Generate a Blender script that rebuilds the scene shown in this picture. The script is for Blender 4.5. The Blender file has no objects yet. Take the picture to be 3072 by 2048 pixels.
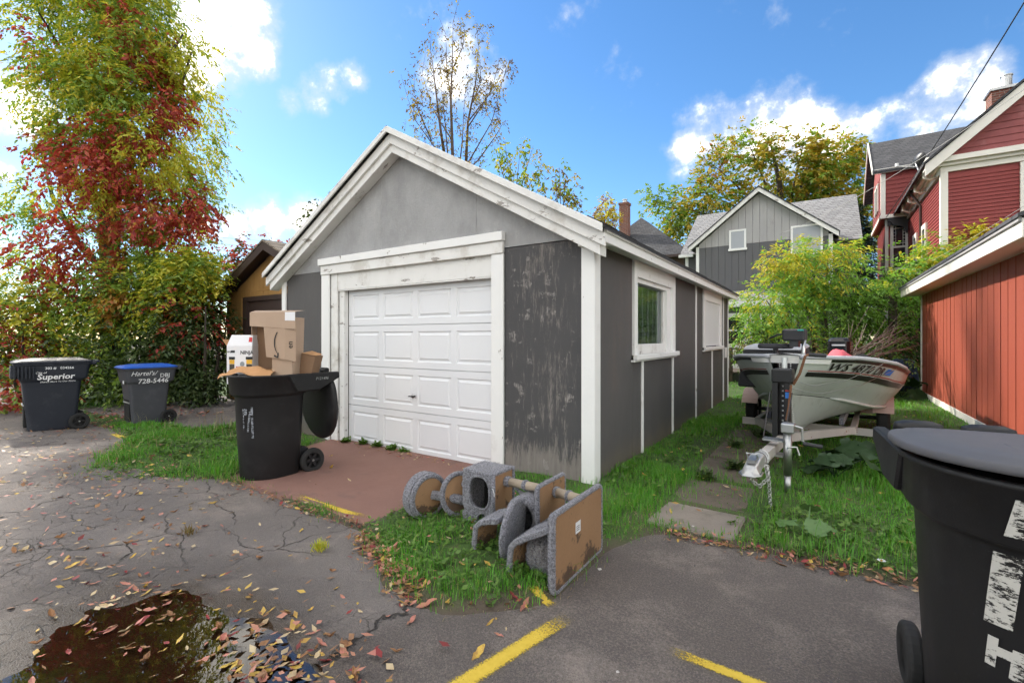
import bpy, bmesh, math, random
import numpy as np
from mathutils import Vector, Matrix
S = bpy.context.scene
C = S.collection
R = math.radians
random.seed(7); RNG = np.random.default_rng(11)

# ---------------------------------------------------------------- camera
cd = bpy.data.cameras.new('camera'); cam = bpy.data.objects.new('camera', cd); C.objects.link(cam)
cam.location = (1.877, -4.275, 1.47); cam.rotation_euler = (R(90), 0, R(33.6))
cd.sensor_width = 36; cd.lens = 36*1393/3072; cd.shift_y = -0.0039; cd.clip_start = .05; cd.clip_end = 2000
S.camera = cam
# ---------------------------------------------------------------- sun, sky, exposure
SUN_AZ, SUN_EL = R(-81.0), R(36)          # azimuth clockwise from +Y
sd = Vector((math.sin(SUN_AZ)*math.cos(SUN_EL), math.cos(SUN_AZ)*math.cos(SUN_EL), math.sin(SUN_EL)))
sl = bpy.data.lights.new('sun', 'SUN'); sl.energy = 2.0; sl.angle = R(2.0); sl.color = (1, .93, .82)
so = bpy.data.objects.new('sun', sl); C.objects.link(so)
so.rotation_euler = (-sd).to_track_quat('-Z', 'Y').to_euler(); so.location = (-20, 10, 20)
S.view_settings.view_transform = 'Standard'; S.view_settings.look = 'None'
S.view_settings.gamma = 1; S.view_settings.use_curve_mapping = False
S.view_settings.exposure = 1.85

W = bpy.data.worlds.new('World'); S.world = W; W.use_nodes = True
nt = W.node_tree; nt.nodes.clear()
def N(t, **k):
    n = nt.nodes.new(t)
    for a, b in k.items(): setattr(n, a, b)
    return n
def L(a, b): nt.links.new(a, b)
def MATH(op, a, b=None, c=None, clamp=False):
    n = N('ShaderNodeMath', operation=op, use_clamp=clamp)
    for i, x in enumerate((a, b, c)):
        if x is None: continue
        if isinstance(x, (int, float)): n.inputs[i].default_value = x
        else: L(x, n.inputs[i])
    return n.outputs[0]
def SMOOTH(x, lo, hi):
    n = N('ShaderNodeMapRange', interpolation_type='SMOOTHSTEP')
    L(x, n.inputs[0]); n.inputs[1].default_value = lo; n.inputs[2].default_value = hi
    return n.outputs[0]
sky = N('ShaderNodeTexSky', sky_type='NISHITA'); sky.sun_disc = False
sky.sun_elevation = SUN_EL; sky.sun_rotation = SUN_AZ; sky.altitude = 200; sky.air_density = 1.0; sky.dust_density = .2; sky.ozone_density = 3.0
hs = N('ShaderNodeHueSaturation'); hs.inputs['Saturation'].default_value = 1.2; hs.inputs['Value'].default_value = 1.07
L(sky.outputs[0], hs.inputs['Color'])
tc = N('ShaderNodeTexCoord')
n1 = N('ShaderNodeTexNoise'); n1.inputs['Scale'].default_value = 7.5; n1.inputs['Detail'].default_value = 9; n1.inputs['Roughness'].default_value = .6
L(tc.outputs['Generated'], n1.inputs['Vector'])
n2 = N('ShaderNodeTexNoise'); n2.inputs['Scale'].default_value = 22; n2.inputs['Detail'].default_value = 6; n2.inputs['Roughness'].default_value = .6
L(tc.outputs['Generated'], n2.inputs['Vector'])
# cumulus: each a few rounded lobes (direction on the dome, angular radius), edges broken by noise
fw = Vector((-math.sin(R(33.6)), math.cos(R(33.6)), 0)); rt = Vector((math.cos(R(33.6)), math.sin(R(33.6)), 0))
def pdir(x, y):
    k = 3072/2352
    return (fw + rt*((x*k-1536)/1393) + Vector((0, 0, (1012-y*k)/1393))).normalized()
LOBES = [(500,60,120),(420,110,95),(590,125,62),(380,20,110),(20,215,105),(0,390,40),(672,240,40),(715,222,48),(760,198,50),(805,178,44),(735,235,36),
 (1085,150,80),(1015,190,62),(1135,168,46),(610,500,58),(700,488,50),(540,512,46),(470,515,40),
 (1640,315,105),(1720,290,88),(1790,300,95),(1570,335,52),(1860,300,70),(1930,330,66),(2010,300,52),(2095,275,80),(2175,230,90),(2235,235,60),(1730,355,75),(2120,330,60)]
acc = None
for x, y, r in LOBES:
    d = pdir(x, y); e = pdir(x, y+r); co = d.dot(e)
    dt = N('ShaderNodeVectorMath', operation='DOT_PRODUCT'); L(tc.outputs['Generated'], dt.inputs[0]); dt.inputs[1].default_value = d
    # 1 at the centre of the lobe, 0 at its rim
    v = MATH('MULTIPLY', MATH('SUBTRACT', dt.outputs['Value'], co), 1/(1-co))
    acc = v if acc is None else MATH('SMOOTH_MAX', acc, v, .35)
# elsewhere unseen cumulus over the dome, made denser than in view for fill light
n3 = N('ShaderNodeTexNoise'); n3.inputs['Scale'].default_value = 2.1; n3.inputs['Detail'].default_value = 3
L(tc.outputs['Generated'], n3.inputs['Vector'])
vd = N('ShaderNodeVectorMath', operation='DOT_PRODUCT'); L(tc.outputs['Generated'], vd.inputs[0]); vd.inputs[1].default_value = fw
outside = SMOOTH(vd.outputs['Value'], .62, .35)
gen = MATH('MULTIPLY', MATH('MULTIPLY_ADD', n3.outputs[0], 7.0, -2.7), outside)
gen = MATH('ADD', gen, MATH('MULTIPLY_ADD', outside, 1.2, -1.2))
acc = MATH('MAXIMUM', acc, gen)
fld = MATH('ADD', acc, MATH('MULTIPLY_ADD', n1.outputs[0], 5.6, -2.95))
fld = MATH('ADD', fld, MATH('MULTIPLY_ADD', n2.outputs[0], 2.0, -1.0))
dens = SMOOTH(fld, -.75, 1.25)
shade = SMOOTH(MATH('ADD', fld, MATH('MULTIPLY_ADD', n2.outputs[0], 2.4, -1.2)), .1, 1.5)
ccol = N('ShaderNodeMix', data_type='RGBA'); L(shade, ccol.inputs[0])
ccol.inputs[6].default_value = (4.2, 4.5, 5.0, 1); ccol.inputs[7].default_value = (15.0, 14.2, 12.8, 1)
mx = N('ShaderNodeMix', data_type='RGBA'); L(MATH('MULTIPLY', dens, .97), mx.inputs[0]); L(hs.outputs[0], mx.inputs[6]); L(ccol.outputs[2], mx.inputs[7])
bg = N('ShaderNodeBackground'); bg.inputs[1].default_value = .06; L(mx.outputs[2], bg.inputs[0])
wo = N('ShaderNodeOutputWorld'); L(bg.outputs[0], wo.inputs[0])
S.render.engine = 'CYCLES'
S.cycles.max_bounces = 6; S.cycles.diffuse_bounces = 3; S.cycles.glossy_bounces = 3; S.cycles.transparent_max_bounces = 10; S.cycles.use_adaptive_sampling = True; S.cycles.adaptive_threshold = .03; S.cycles.adaptive_min_samples = 16; S.cycles.use_denoising = True; S.cycles.caustics_reflective = False; S.cycles.caustics_refractive = False

# ---------------------------------------------------------------- materials
def rgb(c): return (c[0], c[1], c[2], 1)
class NT:
    """small helper round a material node tree"""
    def __init__(s, name):
        s.m = bpy.data.materials.new(name); s.m.use_nodes = True; s.t = s.m.node_tree; s.t.nodes.clear()
        s.out = s.n('ShaderNodeOutputMaterial'); s.tc = s.n('ShaderNodeTexCoord'); s.vec = s.tc.outputs['Object']
    def n(s, t, **k):
        n = s.t.nodes.new(t)
        for a, b in k.items(): setattr(n, a, b)
        return n
    def l(s, a, b): s.t.links.new(a, b)
    def put(s, x, sock):
        if isinstance(x, (int, float)): sock.default_value = x
        elif isinstance(x, (tuple, list)): sock.default_value = rgb(x) if len(sock.default_value) == 4 else x
        else: s.l(x, sock)
    def math(s, op, a, b=None, c=None, clamp=False):
        n = s.n('ShaderNodeMath', operation=op, use_clamp=clamp)
        for i, x in enumerate((a, b, c)):
            if x is not None: s.put(x, n.inputs[i])
        return n.outputs[0]
    def ss(s, x, lo, hi):
        n = s.n('ShaderNodeMapRange', interpolation_type='SMOOTHSTEP'); s.put(x, n.inputs[0])
        n.inputs[1].default_value = lo; n.inputs[2].default_value = hi; return n.outputs[0]
    def noise(s, scale, detail=4, rough=.55, stretch=None, vec=None, dist=0):
        v = vec or s.vec
        if stretch:
            m = s.n('ShaderNodeVectorMath', operation='MULTIPLY'); s.l(v, m.inputs[0]); m.inputs[1].default_value = stretch; v = m.outputs[0]
        n = s.n('ShaderNodeTexNoise'); n.inputs['Scale'].default_value = scale; n.inputs['Detail'].default_value = detail
        n.inputs['Roughness'].default_value = rough; n.inputs['Distortion'].default_value = dist; s.l(v, n.inputs['Vector']); return n.outputs[0]
    def mix(s, f, a, b, blend='MIX'):
        n = s.n('ShaderNodeMix', data_type='RGBA', blend_type=blend); s.put(f, n.inputs[0]); s.put(a, n.inputs[6]); s.put(b, n.inputs[7]); return n.outputs[2]
    def xyz(s):
        n = s.n('ShaderNodeSeparateXYZ'); s.l(s.vec, n.inputs[0]); return n.outputs
    def bump(s, h, strength, dist=.02, normal=None):
        n = s.n('ShaderNodeBump'); n.inputs['Strength'].default_value = strength; n.inputs['Distance'].default_value = dist; s.l(h, n.inputs['Height'])
        if normal is not None: s.l(normal, n.inputs['Normal'])
        return n.outputs[0]
    def pbr(s, col, rough=.6, metal=0, normal=None, **k):
        b = s.n('ShaderNodeBsdfPrincipled'); s.put(col, b.inputs['Base Color']); s.put(rough, b.inputs['Roughness']); s.put(metal, b.inputs['Metallic'])
        if normal is not None: s.l(normal, b.inputs['Normal'])
        for a, v in k.items(): s.put(v, b.inputs[a])
        s.l(b.outputs[0], s.out.inputs[0]); return b
M = {}
def paint(name, col, rough=.6, var=.25, scale=3, stretch=(1,1,1), bump=.15, bscale=40, chip=None, metal=0, dirt=None, spec=None):
    """paint or plastic with uneven tone, optional flaked spots (colour, threshold, scale, stretch)"""
    t = NT(name)
    nz = t.noise(scale, 5, .6, stretch)
    c = t.mix(nz, tuple(x*(1-var) for x in col), tuple(min(1, x*(1+var*.8)) for x in col))
    h = t.noise(bscale, 3, .6, stretch)
    if dirt:
        c = t.mix(t.math('MULTIPLY', t.ss(t.noise(dirt[2], 6, .65, dirt[3] if len(dirt) > 3 else None), dirt[1], dirt[1]+.2), .75), c, dirt[0])
    if chip:
        k = t.noise(chip[2], 6, .7, chip[3]); f = t.ss(k, chip[1], chip[1]+.025)
        c = t.mix(f, c, chip[0]); h = t.math('SUBTRACT', h, t.math('MULTIPLY', f, 1.5))
    kw = {}
    if spec is not None: kw['Specular IOR Level'] = spec
    t.pbr(c, rough, metal, t.bump(h, bump, .01), **kw)
    M[name] = t.m; return t.m
def leafmat(name, cols, trans=.4, rough=.55):
    t = NT(name); g = t.n('ShaderNodeNewGeometry'); r = t.n('ShaderNodeValToRGB'); el = r.color_ramp.elements
    while len(el) < len(cols): el.new(.5)
    for i, c in enumerate(cols): el[i].position = i/(len(cols)-1) if len(cols) > 1 else 0; el[i].color = rgb(c)
    t.l(g.outputs['Random Per Island'], r.inputs[0])
    d = t.n('ShaderNodeBsdfDiffuse'); t.l(r.outputs[0], d.inputs[0])
    tr = t.n('ShaderNodeBsdfTranslucent'); t.l(t.mix(.35, r.outputs[0], (1, .95, .35), 'MULTIPLY'), tr.inputs[0])
    gl = t.n('ShaderNodeBsdfGlossy'); gl.inputs['Roughness'].default_value = rough; gl.inputs[0].default_value = (1, 1, 1, 1)
    m1 = t.n('ShaderNodeMixShader'); m1.inputs[0].default_value = trans; t.l(d.outputs[0], m1.inputs[1]); t.l(tr.outputs[0], m1.inputs[2])
    m2 = t.n('ShaderNodeMixShader'); m2.inputs[0].default_value = .035; t.l(m1.outputs[0], m2.inputs[1]); t.l(gl.outputs[0], m2.inputs[2])
    t.l(m2.outputs[0], t.out.inputs[0]); M[name] = t.m; return t.m

# ---------------------------------------------------------------- mesh helpers
class MB:
    def __init__(s): s.v = []; s.f = []
    def add(s, vs, fs):
        o = len(s.v); s.v += [tuple(v) for v in vs]; s.f += [tuple(i+o for i in f) for f in fs]; return s
    def box(s, a, b):
        x0, y0, z0 = (min(a[i], b[i]) for i in range(3)); x1, y1, z1 = (max(a[i], b[i]) for i in range(3))
        return s.add([(x0,y0,z0),(x1,y0,z0),(x1,y1,z0),(x0,y1,z0),(x0,y0,z1),(x1,y0,z1),(x1,y1,z1),(x0,y1,z1)],
                     [(3,2,1,0),(4,5,6,7),(0,1,5,4),(1,2,6,5),(2,3,7,6),(3,0,4,7)])
    def beam(s, p, q, w, h, up=(0,0,1)):
        p = Vector(p); q = Vector(q); d = (q-p).normalized(); u = Vector(up); r = d.cross(u)
        if r.length < 1e-4: r = d.cross(Vector((1,0,0)))
        r.normalize(); u = r.cross(d); r *= w/2; u *= h/2
        return s.add([p-r-u, p+r-u, p+r+u, p-r+u, q-r-u, q+r-u, q+r+u, q-r+u], [(3,2,1,0),(4,5,6,7),(0,1,5,4),(1,2,6,5),(2,3,7,6),(3,0,4,7)])
    def poly(s, pts, off):
        """flat outline pts extruded by vector off"""
        n = len(pts); off = Vector(off); a = [Vector(p) for p in pts]
        return s.add(a+[p+off for p in a], [tuple(range(n-1,-1,-1)), tuple(range(n,2*n))]+[(i,(i+1)%n,(i+1)%n+n,i+n) for i in range(n)])
    def quad(s, *p): return s.add(p, [tuple(range(len(p)))])
    def loft(s, rings, cap0=True, cap1=True, closed=True):
        n = len(rings[0]); vs = [p for r in rings for p in r]; fs = []
        for k in range(len(rings)-1):
            for i in range(n if closed else n-1):
                j = (i+1) % n; fs.append((k*n+i, k*n+j, (k+1)*n+j, (k+1)*n+i))
        if cap0: fs.append(tuple(range(n-1,-1,-1)))
        if cap1: fs.append(tuple((len(rings)-1)*n+i for i in range(n)))
        return s.add(vs, fs)
    def tube(s, path, r, n=8, cap=True):
        path = [Vector(p) for p in path]; k = len(path)
        rr = r if isinstance(r, (list, tuple)) else [r]*k
        t0 = (path[1]-path[0]).normalized(); ref = Vector((0,0,1)) if abs(t0.z) < .9 else Vector((1,0,0))
        x = t0.cross(ref).normalized(); rings = []
        for i, p in enumerate(path):
            t = (path[min(i+1,k-1)]-path[max(i-1,0)]).normalized(); x = (x-t*x.dot(t))
            x = x.normalized() if x.length > 1e-6 else t.orthogonal().normalized(); y = t.cross(x)
            rings.append([p+(x*math.cos(a)+y*math.sin(a))*rr[i] for a in [2*math.pi*q/n for q in range(n)]])
        return s.loft(rings, cap, cap)
    def lathe(s, prof, n=20, c=(0,0,0), ax='z'):
        """profile of (radius, height) turned round an axis"""
        rings = []
        for r, h in prof:
            ring = []
            for i in range(n):
                a = 2*math.pi*i/n; p = (r*math.cos(a), r*math.sin(a), h)
                p = {'z': p, 'x': (p[2], p[0], p[1]), 'y': (p[1], p[2], p[0])}[ax]
                ring.append((p[0]+c[0], p[1]+c[1], p[2]+c[2]))
            rings.append(ring)
        return s.loft(rings)
    def xf(s, m):
        s.v = [tuple(m @ Vector(v)) for v in s.v]; return s
def link(name, me, m, parent=None, smooth=False, bevel=0, seg=1):
    o = bpy.data.objects.new(name, me); C.objects.link(o)
    for x in (m if isinstance(m, (list, tuple)) else [m]): me.materials.append(M[x] if isinstance(x, str) else x)
    if smooth: me.polygons.foreach_set('use_smooth', [True]*len(me.polygons))
    if bevel:
        b = o.modifiers.new('bevel', 'BEVEL'); b.width = bevel; b.segments = seg; b.limit_method = 'ANGLE'; b.angle_limit = R(40)
    if parent is not None:
        o.parent = parent
        if parent.parent is None and parent.get('world'): o.matrix_parent_inverse = parent.matrix_basis.inverted()
    return o
def obj(name, mb, m, parent=None, smooth=False, bevel=0, seg=1, fix=False):
    me = bpy.data.meshes.new(name); me.from_pydata(mb.v, [], mb.f); me.update()
    if fix:
        b = bmesh.new(); b.from_mesh(me); bmesh.ops.recalc_face_normals(b, faces=b.faces); b.to_mesh(me); b.free()
    o = link(name, me, m, parent, smooth, bevel, seg)
    return o
def share(o, name, parent, mat4):
    """another object on the same mesh"""
    c = bpy.data.objects.new(name, o.data); C.objects.link(c); c.parent = parent; c.matrix_basis = mat4
    if parent is not None and parent.parent is None and parent.get('world'): c.matrix_parent_inverse = parent.matrix_basis.inverted()
    return c
def tag(o, label=None, cat=None, group=None, kind=None):
    for k, v in (('label', label), ('category', cat), ('group', group), ('kind', kind)):
        if v: o[k] = v
    return o
def thing(name, label, cat, loc=(0,0,0), rz=0, group=None, world=False):
    o = bpy.data.objects.new(name, None); C.objects.link(o); o.empty_display_size = .1
    o.location = loc; o.rotation_euler = (0, 0, rz); tag(o, label, cat, group)
    if world: o['world'] = 1
    return o
def struct(o): o['kind'] = 'structure'; return o
def npmesh(name, V, T, mi=None):
    me = bpy.data.meshes.new(name); V = np.asarray(V, np.float32); T = np.asarray(T, np.int32)
    me.vertices.add(len(V)); me.vertices.foreach_set('co', V.ravel())
    k = T.shape[1]; me.loops.add(T.size); me.loops.foreach_set('vertex_index', T.ravel())
    me.polygons.add(len(T)); me.polygons.foreach_set('loop_start', np.arange(0, T.size, k, dtype=np.int32))
    me.polygons.foreach_set('loop_total', np.full(len(T), k, np.int32))
    if mi is not None: me.polygons.foreach_set('material_index', np.asarray(mi, np.int32))
    me.update(calc_edges=True); return me
TXT = {}
def text_mb(txt, size, shear=0, spacing=1.0, extrude=0, bold=0):
    mb = MB(); v, f = TXT[txt]; k = size
    mb.add([((p[0]+shear*p[1])*k, p[1]*k, 0) for p in v], f); return mb
def make_texts(items):
    """letter shapes turned to plain meshes, one unit high, while the scene is still empty"""
    obs = []
    for txt, sp, bold in items:
        cu = bpy.data.curves.new('t', 'FONT'); cu.body = txt; cu.space_character = sp; cu.align_x = 'CENTER'; cu.align_y = 'CENTER'; cu.offset = bold; cu.resolution_u = 2
        o = bpy.data.objects.new('t', cu); C.objects.link(o); obs.append((txt, o, cu))
    dg = bpy.context.evaluated_depsgraph_get(); dg.update()
    for txt, o, cu in obs:
        me = bpy.data.meshes.new_from_object(o.evaluated_get(dg)); TXT[txt] = ([v.co[:] for v in me.vertices], [tuple(p.vertices) for p in me.polygons]); bpy.data.meshes.remove(me)
    for txt, o, cu in obs: bpy.data.objects.remove(o); bpy.data.curves.remove(cu)
make_texts([('Superior', 1, .025), ('City of', 1, .015), ("There's More To Our Shore", 1, .01), ('303 #   034266', 1, .015), ("Hartel's/", 1, .0), ('DBJ', 1, .01), ('728-5446', 1, .012), ('P121496', 1, 0), ('en', 1, .01), ('NINJA', 1, .02), ('WS 4870 DR', 1.05, .018)])
def fbm(x, y, sc, oct=4, seed=0):
    """value noise on numpy arrays, about -1..1"""
    out = np.zeros_like(x, dtype=float); amp = 1.0; tot = 0
    for o in range(oct):
        g = np.random.default_rng(seed*31+o).random((64, 64))*2-1; fx = x*sc; fy = y*sc
        ix = np.floor(fx).astype(int); iy = np.floor(fy).astype(int); u = fx-ix; v = fy-iy; u = u*u*(3-2*u); v = v*v*(3-2*v)
        q = lambda a, b: g[a % 64, b % 64]
        out += amp*(q(ix,iy)*(1-u)*(1-v)+q(ix+1,iy)*u*(1-v)+q(ix,iy+1)*(1-u)*v+q(ix+1,iy+1)*u*v); tot += amp; amp *= .5; sc *= 2
    return out/tot
def leaves(P, D, Nn, ln, wd):
    """one small folded diamond per leaf: base P, axis D, normal Nn, length, width -> verts, quads (as 2 tris)"""
    n = len(P); D = D/np.linalg.norm(D, axis=1, keepdims=True); Sd = np.cross(D, Nn); Sd /= np.linalg.norm(Sd, axis=1, keepdims=True)+1e-9; U = np.cross(Sd, D)
    ln = np.reshape(ln, (-1, 1)); wd = np.reshape(wd, (-1, 1))
    V = np.empty((n, 4, 3)); V[:, 0] = P; V[:, 1] = P+D*ln*.42+Sd*wd*.5-U*wd*.12; V[:, 2] = P+D*ln-U*ln*.08; V[:, 3] = P+D*ln*.42-Sd*wd*.5-U*wd*.12
    b = (np.arange(n)*4)[:, None]; T = np.concatenate([b+np.array([[0, 1, 2]]), b+np.array([[0, 2, 3]])], 1).reshape(-1, 3)
    return V.reshape(-1, 3), T
# ---------------------------------------------------------------- surface materials
paint('trim_white', (.85,.85,.835), .55, .05, 4, (1,1,.4), .25, 60, chip=((.30,.27,.24), .655, 7, (1,1,.45)), dirt=((.50,.48,.45), .60, 2.2))
paint('trim_worn', (.82,.815,.79), .6, .07, 4, (1,1,.4), .4, 60, chip=((.38,.35,.32), .625, 8, (.35,1,1)), dirt=((.56,.53,.48), .50, 3))
paint('door_white', (.80,.81,.83), .42, .035, 2, (1,1,1), .05, 30, dirt=((.55,.54,.53), .66, 3))
def gablemat():
    t = NT('gable_grey'); n = t.noise(1.6, 6, .7, (1,1,.5)); gr = t.noise(1, 5, .8, (60,60,9)); st = t.noise(26, 5, .75); c = t.mix(t.ss(n, .3, .7), (.30,.30,.302), (.42,.42,.422)); c = t.mix(t.math('MULTIPLY', t.ss(gr, .52, .7), .3), c, (.24,.24,.242))
    c = t.mix(t.math('MULTIPLY', t.ss(t.noise(3.2, 6, .75), .54, .66), .4), c, (.47,.465,.46)); ck = t.ss(t.noise(1, 6, .7, (40,40,3)), .735, .75); c = t.mix(ck, c, (.12,.118,.118)); t.pbr(c, .8, 0, t.bump(t.math('ADD', t.math('ADD', st, gr), t.math('MULTIPLY', ck, -2)), .8, .012)); M['gable_grey'] = t.m
gablemat()
def sidingmat():
    t = NT('siding_dark'); g = t.xyz(); n = t.noise(2.2, 5, .65, (1,1,.35)); gr = t.noise(1, 5, .75, (90,90,3.5)); c = t.mix(n, (.072,.069,.069), (.112,.105,.103)); c = t.mix(t.math('MULTIPLY', t.ss(gr, .5, .72), .35), c, (.155,.145,.14))
    c = t.mix(t.math('MULTIPLY', t.ss(t.noise(1.4, 5, .7, (1,1,.25)), .55, .7), .5), c, (.13,.105,.095))
    lo = t.ss(t.math('ADD', g[2], t.math('MULTIPLY_ADD', t.noise(3, 5, .7, (1,1,.4)), .5, -.25)), .34, .0); c = t.mix(t.math('MULTIPLY', lo, .7), c, (.15,.125,.09))
    ch = t.ss(t.noise(1, 6, .75, (22,22,7)), .70, .73); c = t.mix(ch, c, (.27,.25,.235)); t.pbr(c, .72, 0, t.bump(t.math('SUBTRACT', gr, ch), .5, .008)); M['siding_dark'] = t.m
sidingmat()
paint('black_core', (.012,.012,.012), .9, .1)
paint('brown_board', (.36,.20,.065), .7, .28, 2.5, (1,1,.3), .3, 50, chip=((.42,.31,.19), .66, 12, (1,1,.25)))
paint('brown_trim', (.05,.03,.025), .6, .2)
paint('red_board', (.30,.060,.032), .62, .13, 2.5, (1,1,.25), .35, 80, dirt=((.22,.040,.024), .70, 1.6, (1,1,.4)), chip=((.20,.05,.03), .72, 7, (1,1,.2)))
paint('cream_trim', (.80,.765,.70), .55, .05, 3, (1,1,1), .12, 40)
paint('clap_red', (.25,.036,.032), .6, .13, 2.5, (.4,.4,1), .2, 60)
paint('gable_red', (.31,.085,.085), .7, .28, 3.5, (1,1,.5), .3, 60, dirt=((.46,.21,.21), .57, 2.2, (1,1,.5)))
paint('house_grey', (.115,.115,.122), .7, .10, 3, (1,1,.3), .25, 60)
paint('house_pale', (.40,.393,.395), .75, .22, 2.2, (1,1,.4), .4, 60, dirt=((.20,.19,.20), .60, 2.0, (1,1,.4)))
paint('bark', (.06,.047,.036), .9, .4, 14, (1,1,.2), 1.0, 30)
paint('bark_grey', (.16,.12,.10), .9, .35, 10, (1,1,.25), .8, 30)
paint('metal_dark', (.03,.03,.032), .4, .2)
paint('concrete_old', (.25,.215,.18), .85, .22, 4, (1,1,1), .6, 50, dirt=((.13,.115,.09), .52, 2.5))
paint('slab_mossy', (.13,.105,.08), .9, .3, 4, (1,1,1), .7, 50, dirt=((.05,.06,.025), .50, 3))
paint('black_vinyl', (.02,.02,.021), .45, .2)
paint('glass_dark', (.02,.022,.025), .08, .1, 2, (1,1,1), .0)
def brickmat(name, c1, c2, mortar, sc=1.0):
    t = NT(name); b = t.n('ShaderNodeTexBrick'); g = t.xyz()
    cb = t.n('ShaderNodeCombineXYZ'); t.l(t.math('ADD', g[0], g[1]), cb.inputs[0]); t.l(g[2], cb.inputs[1]); t.l(cb.outputs[0], b.inputs['Vector'])
    b.inputs['Color1'].default_value = rgb(c1); b.inputs['Color2'].default_value = rgb(c2); b.inputs['Mortar'].default_value = rgb(mortar)
    b.inputs['Scale'].default_value = sc; b.inputs['Brick Width'].default_value = .21; b.inputs['Row Height'].default_value = .075; b.inputs['Mortar Size'].default_value = .008
    t.pbr(b.outputs[0], .85, 0, t.bump(t.math('SUBTRACT', 1, b.outputs[1]), .5, .01)); M[name] = t.m
brickmat('chimney_brick', (.22,.07,.045), (.15,.05,.035), (.27,.24,.21))
def shinglemat(name, c1, c2, w=.32, h=.14):
    t = NT(name); b = t.n('ShaderNodeTexBrick'); g = t.xyz()
    cb = t.n('ShaderNodeCombineXYZ'); t.l(t.math('ADD', g[0], t.math('MULTIPLY', g[1], .63)), cb.inputs[0]); t.l(t.math('MULTIPLY', g[2], 1.35), cb.inputs[1]); t.l(cb.outputs[0], b.inputs['Vector'])
    b.inputs['Color1'].default_value = rgb(c1); b.inputs['Color2'].default_value = rgb(c2); b.inputs['Mortar'].default_value = rgb(tuple(x*.45 for x in c1))
    b.inputs['Scale'].default_value = 1; b.inputs['Brick Width'].default_value = w; b.inputs['Row Height'].default_value = h; b.inputs['Mortar Size'].default_value = .012
    c = t.mix(.5, b.outputs[0], t.mix(t.noise(7, 5, .7), (.5,.5,.5), (1.4,1.4,1.4)), 'MULTIPLY')
    t.pbr(c, .95, 0, t.bump(t.math('SUBTRACT', 1, b.outputs[1]), .6, .015)); M[name] = t.m
shinglemat('shingle_dark', (.055,.056,.062), (.085,.087,.095)); shinglemat('shingle_grey', (.21,.21,.215), (.28,.28,.285)); shinglemat('shingle_tan', (.26,.21,.16), (.33,.28,.22))
def glassmat():
    t = NT('window_glass'); g = t.n('ShaderNodeBsdfGlossy'); g.inputs['Roughness'].default_value = .03; g.inputs[0].default_value = (.95,.97,1,1)
    tr = t.n('ShaderNodeBsdfTransparent'); tr.inputs[0].default_value = (.8,.84,.84,1); f = t.n('ShaderNodeFresnel'); f.inputs[0].default_value = 1.45
    nb = t.bump(t.noise(3, 2), .03, .05); t.l(nb, g.inputs['Normal'])
    m = t.n('ShaderNodeMixShader'); t.l(t.math('MULTIPLY_ADD', f.outputs[0], .6, .04), m.inputs[0]); t.l(tr.outputs[0], m.inputs[1]); t.l(g.outputs[0], m.inputs[2]); t.l(m.outputs[0], t.out.inputs[0]); M['window_glass'] = t.m
glassmat()
def wornpanel():
    """dark plywood whose paint has weathered off in vertical streaks"""
    t = NT('panel_worn'); g = t.xyz()
    fine = t.noise(1, 6, .8, (115, 115, 9)); mid = t.noise(1, 5, .65, (18, 18, 3.0)); big = t.noise(1.9, 3, .5)
    hz = t.ss(g[2], .5, .02)                                         # splashed and bleached at the foot
    cx = t.math('SUBTRACT', 1, t.math('MULTIPLY', t.math('ABSOLUTE', t.math('SUBTRACT', g[0], -.5)), 1.6), clamp=True)
    amt = t.math('ADD', t.math('MULTIPLY', big, .30), t.math('ADD', t.math('MULTIPLY', hz, .26), t.math('MULTIPLY', cx, .10)))
    k = t.math('ADD', t.math('ADD', t.math('MULTIPLY', fine, .62), t.math('MULTIPLY', mid, .52)), amt)
    f = t.math('MULTIPLY', t.ss(k, .80, .96), .9)
    base = t.mix(t.noise(3, 4), (.058,.057,.06), (.085,.082,.083)); wood = t.mix(t.noise(1, 4, .6, (30, 30, 2)), (.16,.135,.12), (.34,.31,.285))
    bare = t.ss(t.math('ADD', t.noise(5, 5, .7), t.math('MULTIPLY', big, .25)), .70, .76)
    c = t.mix(f, base, wood); c = t.mix(t.math('MULTIPLY', bare, t.ss(fine, .42, .6)), c, (.36,.33,.31))
    t.pbr(c, .8, 0, t.bump(t.math('ADD', t.math('MULTIPLY', fine, .7), t.math('MULTIPLY', f, -.5)), .5, .01)); M['panel_worn'] = t.m
wornpanel()

# ---------------------------------------------------------------- ground, alley, paths
def sstep(a, lo, hi):
    k = np.clip((a-lo)/(hi-lo), 0, 1); return k*k*(3-2*k)
def gz(x, y): return -.07*(1-sstep(np.asarray(x, float), -1.7, -.3))
ALLEY = [(-60,-9),(-60,-1.7),(-10,-1.6),(-8.6,-1.5),(-7.6,-1.5),(-6.4,-1.85),(-5.5,-2.4),(-4.95,-2.72),(-4.3,-2.5),(-3.6,-1.95),(-3.2,-1.80),(-2.2,-1.84),(-1.4,-1.90),(-.98,-1.98),(-.7,-2.15),(-.26,-2.38),(.22,-2.36),
 (.48,-2.12),(.6,-1.95),(.66,-1.5),(.62,-1.2),(.78,-.80),(.9,-.70),(1.38,-.70),(1.57,-.72),(2.3,-.67),(4,-.5),(60,-.3),(60,-9)]
APRON = [(-3.45,-1.70),(-2.2,-1.70),(-1.2,-1.76),(-1.3,-1.2),(-1.12,-.5),(-1.0,.14),(-4.2,.14),(-4.1,-.5),(-3.75,-1.1)]
DRIVE = [(-11.2,-1.15),(-6.6,-.75),(-6.5,1.6),(-11.2,1.6)]
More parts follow.
